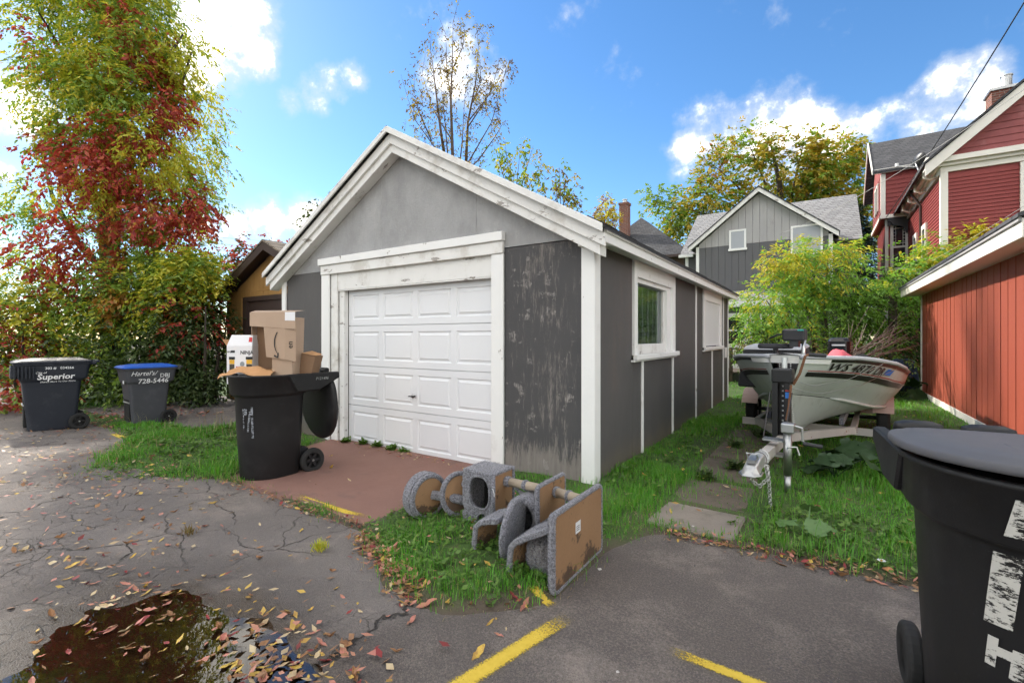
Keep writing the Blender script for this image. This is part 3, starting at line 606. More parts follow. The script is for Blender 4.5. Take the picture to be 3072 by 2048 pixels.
Q_(BG, 'belly_strip', (-10.48,by-.01,2.562), (-6.28,by+.025,2.598), 'brown_board'); Q_(BG, 'corner_board', (-10.56,by-.02,-.1), (-10.465,by+.03,2.6), 'brown_trim')
Q_(BG, 'door_frame', (-9.72,by-.02,-.1), (-9.60,by+.05,2.44), 'brown_trim'); Q_(BG, 'door_frame', (-7.1,by-.02,-.1), (-7.0,by+.05,2.44), 'brown_trim'); Q_(BG, 'door_frame', (-9.60,by-.02,2.33), (-7.1,by+.05,2.44), 'brown_trim')
paint('door_plum', (.022,.016,.018), .6, .2); obj('overhead_door', MB().box((-9.6,by+.055,-.1), (-7.1,by+.08,2.33)), 'door_plum', BG)
for s_, xe in ((1,-6.0), (-1,-10.78)):
    obj('rake_board', MB().poly([(bpx,by-.28,bpz),(xe,by-.28,bz(xe)),(xe,by-.28,bz(xe)-.19),(bpx,by-.28,bpz-.19)], (0,.03,0)), 'brown_trim', BG, fix=True)
    obj('roof_soffit', MB().poly([(bpx,by-.25,bpz-.06),(xe,by-.25,bz(xe)-.06),(xe,by-.25,bz(xe)-.09),(bpx,by-.25,bpz-.09)], (0,6.6,0)), 'brown_trim', BG, fix=True)
    obj('roof_slope', MB().poly([(bpx,by-.3,bpz),(xe+.03*s_,by-.3,bz(xe+.03*s_)),(xe+.03*s_,by-.3,bz(xe+.03*s_)+.04),(bpx,by-.3,bpz+.04)], (0,6.7,0)), 'shingle_tan', BG, fix=True)

# ---------------------------------------------------------------- grey house behind
GH = thing('house', 'grey two-tone gabled house behind the garages', 'house', (0, 19, 0), world=True)
hy = 16.0; hx, hz, hs_ = -.1, 7.22, .80
def hzf(x): return hz-hs_*abs(x-hx)
Q_(GH, 'wall_core', (-2.30,hy+.03,0), (2.12,hy+7,5.0), 'house_grey')
obj('gable_core', MB().poly([(-2.30,hy+.03,5.0),(2.12,hy+.03,5.0),(2.12,hy+.03,hzf(2.12)-.2),(hx,hy+.03,hz-.2),(-2.30,hy+.03,hzf(-2.3)-.2)], (0,5,0)), 'house_grey', GH, fix=True)
for i in range(18):
    a = -2.30+i*.247; b_ = a+.238
    if a > 2.1: break
    b_ = min(b_, 2.12); obj('board', MB().box((a,hy,.2), (b_,hy+.028,5.145)), 'house_grey', GH)
    pts = [(a,hy-.012,5.15),(b_,hy-.012,5.15),(b_,hy-.012,hzf(b_)-.16)]
    if a < hx < b_: pts.append((hx,hy-.012,hz-.16))
    pts.append((a,hy-.012,hzf(a)-.16)); obj('board', MB().poly(pts, (0,.036,0)), 'house_pale', GH, fix=True)
Q_(GH, 'corner_board', (-2.42,hy-.03,.2), (-2.302,hy+.05,5.2), 'trim_white'); Q_(GH, 'corner_board', (2.122,hy-.03,.2), (2.25,hy+.05,5.2), 'trim_white')
for s_, xe in ((1,2.42), (-1,-2.66)):
    obj('rake_board', MB().poly([(hx,hy-.3,hz),(xe,hy-.3,hzf(xe)),(xe,hy-.3,hzf(xe)-.17),(hx,hy-.3,hz-.17)], (0,.04,0)), 'trim_worn', GH, fix=True)
    obj('roof_slope', MB().poly([(hx,hy-.33,hz),(xe+.03*s_,hy-.33,hzf(xe+.03*s_)),(xe+.03*s_,hy-.33,hzf(xe+.03*s_)+.05),(hx,hy-.33,hz+.05)], (0,5,0)), 'shingle_dark', GH, fix=True)
    obj('rake_soffit', MB().poly([(hx,hy-.26,hz-.06),(xe,hy-.26,hzf(xe)-.06),(xe,hy-.26,hzf(xe)-.09),(hx,hy-.26,hz-.09)], (0,.3,0)), 'trim_white', GH, fix=True)
# main block runs crosswise behind the gable
obj('main_wall', MB().box((-3.05,17.0,0), (2.95,23.5,5.15)), 'house_grey', GH); Q_(GH, 'corner_board', (-3.08,16.96,.2), (-2.95,17.1,5.1), 'trim_white')
obj('main_roof', MB().poly([(-3.25,16.7,5.05),(-3.25,20.2,7.55),(-3.25,23.8,5.05)], (6.4,0,0)), 'shingle_grey', GH, fix=True)
Q_(GH, 'eave_trim', (-3.28,16.62,4.94), (-2.68,16.70,5.06), 'trim_white')
def hwin(t, x0, x1, z0, z1, y, fr=.07, m='trim_white'):
    w = obj('window', MB().box((x0,y-.04,z0), (x0+fr,y+.02,z1)).box((x1-fr,y-.04,z0), (x1,y+.02,z1)).box((x0+fr,y-.04,z1-fr), (x1-fr,y+.02,z1)).box((x0-.03,y-.06,z0-fr*.6), (x1+.03,y+.02,z0+fr*.6)), m, t)
    return w
paint('blind', (.40,.42,.46), .5, .06)
w = hwin(GH, -1.16, -.55, 4.95, 5.73, hy-.02); obj('pane', MB().box((-1.1,hy-.045,5.0), (-.62,hy-.035,5.67)), 'blind', w)
w = hwin(GH, .95, 1.95, 4.55, 5.62, hy-.02); obj('pane', MB().box((1.02,hy-.045,4.6), (1.88,hy-.035,5.55)), 'blind', w)
# back porch: roof, white door, posts, deck
obj('porch_roof', MB().poly([(-2.2,hy-2.0,2.62),(-2.2,hy-.01,3.25),(-2.2,hy-.01,3.33),(-2.2,hy-2.0,2.72)], (4.2,0,0)), 'shingle_grey', GH, fix=True)
Q_(GH, 'porch_fascia', (-2.22,hy-2.05,2.56), (2.0,hy-2.01,2.74), 'trim_white'); Q_(GH, 'porch_wall', (-2.0,hy-1.75,.25), (1.85,hy-1.68,2.6), 'house_grey')
d = obj('porch_door', MB().box((-1.02,hy-1.80,.35), (-.28,hy-1.755,2.35)), 'trim_white', GH); obj('door_pane', MB().box((-.92,hy-1.815,1.25), (-.40,hy-1.802,2.2)), 'glass_dark', d); obj('door_bar', MB().box((-.92,hy-1.825,1.70), (-.40,hy-1.816,1.76)), 'trim_white', d)
Q_(GH, 'porch_post', (-.24,hy-1.84,.3), (-.08,hy-1.70,2.58), 'trim_white'); Q_(GH, 'porch_post', (-1.24,hy-1.84,.3), (-1.06,hy-1.70,2.58), 'trim_white')
w = hwin(GH, .1, 1.2, 1.1, 2.3, hy-1.77); obj('pane', MB().box((.17,hy-1.80,1.15), (1.13,hy-1.79,2.23)), 'glass_dark', w)
paint('deck_wood', (.10,.075,.06), .8, .35, 6, (1,1,1), .5)
DK = thing('deck', 'weathered dark wooden deck with a rail behind the grey house', 'deck', (0, 12.8, 0), world=True)
for i in range(10): Q_(DK, 'plank', (-1.6,12.2+i*.2,.32), (2.2,12.39+i*.2,.36), 'deck_wood')
for x in (-.55,.55,2.15): Q_(DK, 'post', (x-.05,12.2,0), (x+.05,12.3,1.15), 'deck_wood')
Q_(DK, 'rail', (-.6,12.18,1.08), (2.2,12.32,1.13), 'deck_wood'); Q_(DK, 'rail', (-.6,12.22,.62), (2.2,12.28,.74), 'deck_wood')
obj('stair_stringer', MB().beam((-.75,12.15,1.0), (-1.0,11.4,.05), .05, .22), 'deck_wood', DK); Q_(DK, 'skirt', (-1.6,12.23,0), (2.2,12.26,.31), 'metal_dark')

# ---------------------------------------------------------------- dark hip-roofed house and brick chimney
DH = thing('house', 'brown house under a dark hipped shingle roof behind the garage ridge', 'house', (-7, 24, 0), world=True)
paint('stucco_brown', (.10,.065,.05), .8, .25); Q_(DH, 'wall', (-9.6,21.4,0), (-4.2,27.5,5.9), 'stucco_brown')
obj('roof', MB().add([(-10.1,20.9,5.85),(-3.75,20.9,5.85),(-3.75,28,5.85),(-10.1,28,5.85),(-7.2,23.6,8.75),(-7.2,25.2,8.75)], [(0,1,4),(1,2,5,4),(2,3,5),(3,0,4,5),(3,2,1,0)]), 'shingle_dark', DH, fix=True)
Q_(DH, 'eave_trim', (-10.12,20.85,5.72), (-3.7,20.89,5.86), 'brown_trim'); Q_(DH, 'eave_trim', (-3.74,20.9,5.72), (-3.70,28,5.86), 'brown_trim')
w = hwin(DH, -5.6, -4.8, 3.6, 5.0, 21.38); obj('pane', MB().box((-5.53,21.34,3.65), (-4.87,21.35,4.93)), 'glass_dark', w)
ch = obj('chimney', MB().box((-8.0,22.0,5.9), (-7.5,22.5,9.25)).box((-8.04,21.96,9.25), (-7.46,22.54,9.38)), 'chimney_brick', DH); obj('flue', MB().lathe([(0,9.38),(.12,9.38),(.12,9.55),(.16,9.55),(.16,9.6),(0,9.6)], 12, (-7.75,22.25,0)), 'steel', ch)

# ---------------------------------------------------------------- big red house
RH = thing('house', 'tall dark red clapboard house with cream trim at the upper right', 'house', (8, 18, 0), world=True)
X0, Y0 = 4.83, 14.0; EZ = 6.28; RS = .90; PX = 8.6
Q_(RH, 'wall_core', (X0+.04,Y0+.04,.2), (12.5,26,6.5), 'clap_red')
lap = .105
pf = ps = None
for i in range(59):
    z = .2+i*lap
    if z+lap > EZ: break
    for nm in 'fs':
        if nm == 'f':
            if pf is None: pf = obj('clapboard', MB().poly([(X0+.14,Y0+.035,0),(X0+.14,Y0-.004,0),(X0+.14,Y0+.02,lap),(X0+.14,Y0+.035,lap)], (7.4,0,0)), 'clap_red', RH, fix=True); pf.matrix_basis = Matrix.Translation((0,0,z))
            else: share(pf, 'clapboard', RH, Matrix.Translation((0,0,z)))
        else:
            if ps is None: ps = obj('clapboard', MB().poly([(X0+.035,Y0+.14,0),(X0-.004,Y0+.14,0),(X0+.02,Y0+.14,lap),(X0+.035,Y0+.14,lap)], (0,6.2,0)), 'clap_red', RH, fix=True); ps.matrix_basis = Matrix.Translation((0,0,z))
            else: share(ps, 'clapboard', RH, Matrix.Translation((0,0,z)))
Q_(RH, 'corner_board', (X0-.03,Y0-.03,.2), (X0+.135,Y0+.0,EZ), 'cream_trim'); Q_(RH, 'corner_board', (X0-.03,Y0+.0,.2), (X0,Y0+.135,EZ), 'cream_trim')
for a, b_, o_ in ((EZ,EZ+.16,.03),(EZ+.16,EZ+.25,.12),(EZ+.25,EZ+.40,.24)):
    Q_(RH, 'cornice', (X0-o_,Y0-o_,a+.002), (12.4,Y0+.05,b_), 'cream_trim')
    Q_(RH, 'eave_cornice', (X0-o_,Y0+.052,a+.002), (X0+.06,20.3,b_), 'cream_trim')
obj('gutter', MB().tube([(X0-.33,Y0-.2,EZ+.40),(X0-.33,20.3,EZ+.40)], .065, 8), 'cream_trim', RH, smooth=True)
obj('downpipe', MB().tube([(X0-.33,17.0,EZ+.36),(X0-.30,17.0,EZ+.2),(X0-.06,17.0,EZ-.25),(X0-.06,17.0,.4)], .04, 8), 'brown_trim', RH, smooth=True)
for y in (14.6,16.2,17.6,19): obj('gutter_bracket', MB().tube([(X0-.33,y,EZ+.34),(X0-.30,y,EZ+.10),(X0-.16,y,EZ+.0),(X0-.03,y,EZ+.05)], .045, 6), 'cream_trim', RH, smooth=True)
def rzf(x): return 6.62+RS*(min(x, 2*PX-x)-4.55)
k = 0
while True:                                                        # shingle courses of the gable
    z = EZ+.42+k*.19; x0 = 4.55+(z+.02-6.62)/RS+.12; x1 = 2*PX-x0
    if x1-x0 < .4: break
    obj('shingle_course', MB().poly([(x0,Y0+.04,z),(x0,Y0-.0,z),(x0+.16,Y0+.022,z+.19),(x0+.16,Y0+.04,z+.19)], (x1-x0-.16,0,0)), 'gable_red', RH, fix=True); k += 1
obj('gable_core', MB().poly([(X0,Y0+.045,EZ+.4),(2*PX-X0,Y0+.045,EZ+.4),(PX,Y0+.045,rzf(PX)-.1)], (0,11,0)), 'clap_red', RH, fix=True)
for s_ in (1, -1):
    fx = lambda x: x if s_ == 1 else 2*PX-x
    a, b_ = fx(4.42), PX
    za = rzf(4.42)
    obj('rake_board', MB().poly([(a,Y0-.34,za),(b_,Y0-.34,rzf(PX)),(b_,Y0-.34,rzf(PX)-.34),(a,Y0-.34,za-.34)], (0,.06,0)), 'cream_trim', RH, fix=True)
    obj('roof_slope', MB().poly([(a-.05*s_,Y0-.4,za-.02),(b_,Y0-.4,rzf(PX)+.03),(b_,Y0-.4,rzf(PX)+.10),(a-.05*s_,Y0-.4,za+.05)], (0,12,0)), 'shingle_dark', RH, fix=True)
    obj('rake_soffit', MB().poly([(a,Y0-.28,za-.10),(b_,Y0-.28,rzf(PX)-.10),(b_,Y0-.28,rzf(PX)-.14),(a,Y0-.28,za-.14)], (0,.33,0)), 'cream_trim', RH, fix=True)
w = hwin(RH, 6.42, 7.3, 4.75, 6.25, Y0-.02, .12, 'cream_trim'); obj('pane', MB().box((6.54,Y0-.04,4.85), (7.18,Y0-.03,6.13)), 'glass_dark', w)
def swin(y0, y1, z0, z1):
    w = obj('window', MB().box((X0-.05,y0,z0), (X0+.01,y0+.14,z1)).box((X0-.05,y1-.14,z0), (X0+.01,y1,z1)).box((X0-.05,y0+.14,z1-.16), (X0+.01,y1-.14,z1)).box((X0-.08,y0-.04,z0-.1), (X0+.01,y1+.04,z0)), 'cream_trim', RH)
    obj('pane', MB().box((X0-.02,y0+.14,z0), (X0-.01,y1-.14,z1-.16)), 'glass_dark', w)
swin(16.2, 17.0, 3.2, 5.3); swin(18.0, 18.8, 3.2, 5.3)
# left wing with its own cross gable and a jettied upper floor
WY, WX = 20.34, 4.0
Q_(RH, 'wing_core', (WX+.03,WY+.03,6.5), (8,24.4,8.3), 'clap_red')
for i in range(10):
    z = 6.55+i*.175; obj('shingle_course', MB().poly([(WX,WY+.03,z),(WX,WY-.005,z),(WX,WY+.02,z+.175),(WX,WY+.03,z+.175)], (1.2,0,0)), 'clap_red', RH, fix=True)
    obj('shingle_course', MB().poly([(WX+.03,WY+.01,z),(WX-.005,WY+.01,z),(WX+.02,WY+.01,z+.175),(WX+.03,WY+.01,z+.175)], (0,4.0,0)), 'gable_red', RH, fix=True)
Q_(RH, 'corner_board', (WX-.03,WY-.03,6.55), (WX+.12,WY-.006,8.25), 'cream_trim'); Q_(RH, 'corner_board', (WX-.03,WY-.006,6.55), (WX-.006,WY+.12,8.25), 'cream_trim')
Q_(RH, 'belt_trim', (WX-.06,WY-.06,6.40), (5.0,WY+.0,6.545), 'cream_trim'); Q_(RH, 'belt_trim', (WX-.06,WY+.0,6.40), (WX+.0,24.4,6.545), 'cream_trim'); Q_(RH, 'wing_floor', (WX,WY,6.42), (8,24.4,6.5), 'clap_red')
Q_(RH, 'wing_eave', (WX-.25,WY-.16,8.26), (5.6,WY-.1,8.44), 'cream_trim')
wyr, wzr = 22.3, 10.25
obj('wing_roof', MB().poly([(WX-.3,WY-.22,8.36),(WX-.3,wyr,wzr),(WX-.3,24.9,8.2),(WX-.3,24.9,8.1),(WX-.3,wyr,wzr-.1),(WX-.3,WY-.22,8.26)], (5,0,0)), 'shingle_dark', RH, fix=True)
for a, b_ in (((WY-.2,8.22),(wyr,wzr-.14)), ((wyr,wzr-.14),(24.85,8.06))):
    obj('rake_board', MB().poly([(WX-.34,a[0],a[1]),(WX-.34,b_[0],b_[1]),(WX-.34,b_[0],b_[1]+.2),(WX-.34,a[0],a[1]+.2)], (.035,0,0)), 'cream_trim', RH, fix=True)
obj('wing_gable', MB().poly([(WX,WY+.1,8.3),(WX,24.4,8.3),(WX,wyr,wzr-.1)], (.04,0,0)), 'gable_red', RH, fix=True)
w = obj('window', MB().box((WX-.05,21.5,7.0), (WX-.002,21.62,8.2)).box((WX-.05,22.15,7.0), (WX-.002,22.25,8.2)).box((WX-.05,22.8,7.0), (WX-.002,22.92,8.2)).box((WX-.05,21.62,8.1), (WX-.002,22.8,8.2)), 'cream_trim', RH); obj('pane', MB().box((WX-.03,21.62,7.0), (WX-.02,22.8,8.1)), 'glass_dark', w)
Q_(RH, 'bay_core', (WX+.22,WY+.32,.3), (8,24,6.40), 'clap_red')
pb = None
for i in range(56):
    z = .4+i*.105; m4 = Matrix.Translation((0,0,z))
    if pb is None: pb = obj('clapboard', MB().poly([(WX+.16,WY+.32,0),(WX+.16,WY+.27,0),(WX+.16,WY+.3,.105),(WX+.16,WY+.32,.105)], (.75,0,0)).poly([(WX+.21,WY+.3,0),(WX+.165,WY+.3,0),(WX+.19,WY+.3,.105),(WX+.21,WY+.3,.105)], (0,3.6,0)), 'clap_red', RH, fix=True); pb.matrix_basis = m4
    else: share(pb, 'clapboard', RH, m4)
Q_(RH, 'corner_board', (WX+.13,WY+.25,.3), (WX+.24,WY+.272,6.4), 'cream_trim')
w = obj('window', MB().box((4.30,WY+.22,4.35), (4.40,WY+.28,6.2)).box((4.78,WY+.22,4.35), (4.88,WY+.28,6.2)).box((4.40,WY+.22,6.08), (4.78,WY+.28,6.2)).box((4.26,WY+.20,4.25), (4.9,WY+.28,4.36)).box((4.40,WY+.23,5.18), (4.78,WY+.27,5.26)), 'cream_trim', RH)
obj('pane', MB().box((4.40,WY+.245,4.36), (4.78,WY+.255,5.18)), 'glass_dark', w); obj('pane', MB().box((4.40,WY+.245,5.26), (4.78,WY+.255,6.08)), 'glass_dark', w)
mt = MB()
for zz in (5.36,5.98): mt.box((4.40,WY+.238,zz), (4.78,WY+.244,zz+.018))
for xx in (4.47,4.70): mt.box((xx,WY+.236,5.26), (xx+.014,WY+.2375,6.08))
for k in range(1, 6): mt.box((4.40,WY+.2385,5.30+k*.13), (4.47,WY+.2425,5.312+k*.13)).box((4.714,WY+.2385,5.30+k*.13), (4.78,WY+.2425,5.312+k*.13))
obj('muntin', mt, 'cream_trim', w)
pts = [(4.22,WY-.02,6.40),(4.86,WY-.02,6.40),(4.86,WY-.02,5.72),(4.78,WY-.02,5.74),(4.72,WY-.02,5.95),(4.58,WY-.02,6.05),(4.42,WY-.02,6.06),(4.32,WY-.02,6.16),(4.30,WY-.02,6.26),(4.22,WY-.02,6.28)]
obj('scroll_bracket', MB().poly(pts, (0,.1,0)), 'metal_dark', RH, fix=True); obj('bracket_board', MB().box((4.2,WY+.09,6.1), (4.86,WY+.2,6.39)), 'metal_dark', RH)
ch = obj('chimney', MB().box((6.42,16.5,7.6), (7.5,17.2,9.3)), 'chimney_brick', RH); obj('chimney_cap', MB().box((6.37,16.45,9.3), (7.55,17.25,9.38)), 'steel', ch); obj('flue', MB().lathe([(0,9.38),(.13,9.38),(.13,9.75),(.15,9.75),(.15,9.78),(0,9.78)], 14, (6.8,16.7,0)), 'steel', ch, smooth=False)
# satellite dish on the eave
SD = thing('satellite_dish', 'dark satellite dish with white arm on the eave of the red house', 'dish', (4.55, 16.3, 6.8))
pr = []
for i in range(7): r_ = .27*i/6; pr.append((max(r_, .001), .10*(r_/.27)**2))
dm = MB().lathe(pr+[(.27,.11),(.001,.012)], 20); dm.xf(Matrix.Translation((0,0,.62)) @ Matrix.Rotation(R(80), 4, Vector((-.55,.83,0))) @ Matrix.Diagonal((.72,1.15,1,1)))
obj('reflector', dm, 'metal_dark', SD, smooth=True); obj('mast', MB().tube([(.25,0,-.15),(.1,0,.2),(0,.02,.55)], .025, 8), 'steel', SD, smooth=True)
obj('feed_arm', MB().tube([(0,0,.42),(-.5,-.35,.42)], .022, 8), 'trim_white', SD); obj('feed_horn', MB().lathe([(0,-.05),(.05,-.05),(.05,.05),(0,.05)], 10, (-.53,-.37,.47)), 'trim_white', SD, smooth=False)
# wires
def wire(name, label, a, b_, r_, m, sag=.3, n=14):
    a = Vector(a); b_ = Vector(b_); pts = [a.lerp(b_, i/n)-Vector((0,0,sag*4*(i/n)*(1-i/n))) for i in range(n+1)]
    return tag(obj(name, MB().tube(pts, r_, 5), m), label, 'cable')
wire('utility_cable', 'thick black service cable crossing the sky to the red house', (5.6,3.5,8.9), (4.1,19.9,6.35), .014, 'black_vinyl', .25)
wire('service_wire', 'twisted white service wire crossing in front of the red house', (5.5,4.5,5.75), (.6,15.8,5.35), .006, 'house_pale', .35)
wire('clothes_wire', 'thin pale wire running down over the red garage roof', (5.6,6.5,4.35), (4.4,12.5,3.55), .004, 'house_pale', .05)
wire('power_line', 'upper of two thin overhead wires beside the left tree', (-40,10,9.5), (-8,12,4.9), .014, 'black_vinyl', .2)
wire('power_line', 'lower of two thin overhead wires beside the left tree', (-40,10.2,9.0), (-8,12.2,4.7), .014, 'black_vinyl', .2)

# ---------------------------------------------------------------- rolling refuse carts
def plastic(name, col, rough=.5, sc=(.20,.20,.21)):
    t = NT(name); n = t.noise(3, 5, .6); c = t.mix(n, tuple(x*.75 for x in col), tuple(x*1.25 for x in col))
    s1 = t.ss(t.noise(1, 6, .75, (6,6,40)), .63, .70); s2 = t.ss(t.noise(1, 6, .75, (30,30,5)), .64, .72); s3 = t.ss(t.noise(60, 3, .7), .72, .78)
    c = t.mix(t.math('MULTIPLY', t.math('MAXIMUM', t.math('MULTIPLY', s1, s2), t.math('MULTIPLY', s3, .6)), .55), c, sc)
    c = t.mix(t.math('MULTIPLY', t.ss(t.noise(2.2, 6, .7), .5, .75), .16), c, sc); c = t.mix(t.math('MULTIPLY', t.ss(t.noise(1, 6, .8, (4,60,60)), .60, .70), .22), c, sc)
    t.pbr(c, t.math('MULTIPLY_ADD', n, .25, rough-.12), 0, t.bump(t.noise(160, 2, .6), .12, .003), **{'Specular IOR Level': .32}); M[name] = t.m
plastic('cart_navy', (.018,.022,.032), .5); plastic('cart_grey', (.060,.063,.073), .55, (.3,.3,.31)); plastic('cart_black', (.013,.013,.014), .5, (.11,.11,.12)); plastic('lid_blue', (.012,.085,.42), .45, (.2,.4,.8)); plastic('lid_grey', (.098,.098,.108), .55, (.25,.25,.27))
paint('rubber', (.016,.016,.016), .8, .2); paint('print_white', (.75,.76,.77), .6, .08); paint('print_black', (.015,.015,.016), .6, .1); paint('print_blue', (.02,.16,.55), .5, .1)
def rrect(hx_, hy_, r_, z, n=5, yo=0):
    out = []
    for cx_, cy_, a0 in ((hx_-r_, hy_-r_, 0), (-hx_+r_, hy_-r_, 90), (-hx_+r_, -hy_+r_, 180), (hx_-r_, -hy_+r_, 270)):
        for k in range(n+1):
            a = R(a0+90*k/n); out.append((cx_+r_*math.cos(a), yo+cy_+r_*math.sin(a), z))
    return out
def wheel(t, x, y, r_, w, hub='rubber', spokes=6):
    s_ = 1 if x > 0 else -1
    o = obj('wheel', MB().lathe([(r_*.62,-w/2),(r_*.9,-w/2),(r_,-w*.3),(r_,w*.3),(r_*.9,w/2),(r_*.62,w/2),(r_*.62,-w/2)], 24, (x,y,r_), 'x'), 'rubber', t, smooth=False, bevel=.004)
    sp = MB().lathe([(0,-w*.34),(r_*.20,-w*.34),(r_*.20,w*.34),(0,w*.34)], 12, (x,y,r_), 'x')
    for i in range(spokes):
        a = 2*math.pi*i/spokes; c = Vector((x,y,r_)); d = Vector((0,math.cos(a),math.sin(a))); sp.beam(c+d*r_*.15, c+d*r_*.66, w*.5, r_*.16, (1,0,0))
    obj('wheel_spokes', sp, 'cart_black', o); obj('axle_cap', MB().lathe([(0,-.006),(r_*.09,-.006),(r_*.09,.006),(0,.006)], 10, (x+s_*w*.36,y,r_), 'x'), 'steel', o)
def flat_text(name, txt, size, parent, m4, m='print_white', shear=0, bold=.0, spacing=1.0):
    mb = text_mb(txt, size, shear, spacing, bold=bold); mb.xf(m4); return obj(name, mb, m, parent)
def side_frame(x, y, z, tilt=0):
    """text plane on a side facing +x, reading along +y; tilt leans its top outwards"""
    return Matrix.Translation((x, y, z)) @ Matrix.Rotation(tilt, 4, 'Y') @ Matrix(((0,0,1,0),(1,0,0,0),(0,1,0,0),(0,0,0,1)))
def square_cart(label, loc, rzz, body, lid, Hh, wx, wy, ribs):
    """squarish cart: front -y, wheels and handle +y"""
    t = thing('refuse_cart', label, 'bin', loc, rzz, 'wheeled refuse carts'); h2 = Hh
    secs = [(.72,.62,.02),(.74,.65,.06),(.84,.78,h2*.62),(.86,.80,h2*.68),(.94,.92,h2*.72),(1.0,.98,h2*.88),(1.0,1.0,h2*.91)]
    mb = MB().loft([rrect(wx*a, wy*b_, .05, z, 4, .0 if i > 3 else -.02) for i, (a, b_, z) in enumerate(secs)])
    obj('body', mb, body, t, smooth=False, bevel=.008)
    obj('rim', MB().loft([rrect(wx*1.05, wy*1.04, .06, h2*.905, 4), rrect(wx*1.07, wy*1.06, .06, h2*.935, 4)]), body, t, bevel=.006)
    l = obj('lid', MB().loft([rrect(wx*1.08, wy*1.08, .07, h2*.937, 4, -.01), rrect(wx*1.08, wy*1.08, .07, h2*.955, 4, -.01), rrect(wx*.98, wy*1.0, .08, h2*.972, 4, -.01), rrect(wx*.72, wy*.70, .08, h2*.995, 4, .02), rrect(wx*.5, wy*.5, .06, h2, 4, .03)]), lid, t, smooth=False, bevel=.006)
    obj('lid_grip', MB().loft([rrect(wx*.5, .05, .02, h2*.96, 3, -wy*.92), rrect(wx*.45, .035, .02, h2*.985, 3, -wy*.9)]), lid, l)
    obj('handle', MB().tube([(-wx*.8,wy*.95,h2*.93),(-wx*.8,wy*1.25,h2*.94),(wx*.8,wy*1.25,h2*.94),(wx*.8,wy*.95,h2*.93)], .018, 8), body, t)
    obj('handle_plate', MB().box((-wx*.95,wy*.98,h2*.90), (wx*.95,wy*1.18,h2*.935)), body, t, bevel=.01)
    if ribs:
        for i in range(6):
            y = -wy*1.0-.02+i*.042; x = wx*.99
            obj('lifter_rib', MB().box((x,y,h2*.74), (x+.035,y+.02,h2*.90)), body, t, bevel=.004)
        obj('lifter_plate', MB().box((-wx*.6,-wy*1.12,h2*.74), (wx*1.0,-wy*.95,h2*.90)), body, t, bevel=.008)
    obj('grab_bar', MB().tube([(-wx*.5,-wy*.80,h2*.38),(wx*.62,-wy*.80,h2*.38)], .012, 8), 'steel', t)
    obj('bar_recess', MB().box((-wx*.45,-wy*.79,h2*.08), (wx*.58,-wy*.70,h2*.46)), 'black_core', t)
    obj('wheel_arch', MB().box((-wx*.9,wy*.42,.04), (wx*.86,wy*.72,h2*.19)), 'black_core', t)
    for s_ in (1, -1): wheel(t, s_*(wx*.88), wy*.68, .135 if ribs else .125, .05, spokes=8 if not ribs else 5)
    obj('axle', MB().tube([(-wx*.85,wy*.68,.13),(wx*.85,wy*.68,.13)], .012, 8), 'steel', t); return t
c1 = square_cart('large navy refuse cart lettered Superior at the far left', (-8.85,-2.05,float(gz(-8.9,0))), R(-8), 'cart_navy', 'cart_navy', 1.20, .33, .44, True)
tl = R(6)
flat_text('lettering', 'Superior', .125, c1, side_frame(.334,.02,.90,tl), shear=.12, bold=.004); flat_text('lettering', 'City of', .045, c1, side_frame(.342,-.155,.972,tl), shear=.2, bold=.001)
flat_text('lettering', "There's More To Our Shore", .036, c1, side_frame(.326,.04,.822,tl), shear=.2); flat_text('lettering', '303 #   034266', .055, c1, side_frame(.336,.06,1.04,0), bold=.001)
c2 = square_cart('grey refuse cart with bright blue lid beside the hedge', (-8.22,-.95,float(gz(-8,0))), R(-4), 'cart_grey', 'lid_blue', 1.07, .30, .37, False)
flat_text('lettering', "Hartel's/", .105, c2, side_frame(.306,-.11,.91,0), shear=.35, bold=.001); flat_text('lettering', 'DBJ', .095, c2, side_frame(.305,.185,.865,0), bold=.001); flat_text('lettering', '728-5446', .115, c2, side_frame(.296,.02,.775,tl), shear=.1, bold=.001)
obj('label_patch', MB().box((.05,-.355,.74), (.12,-.350,.79)), 'print_white', c2)

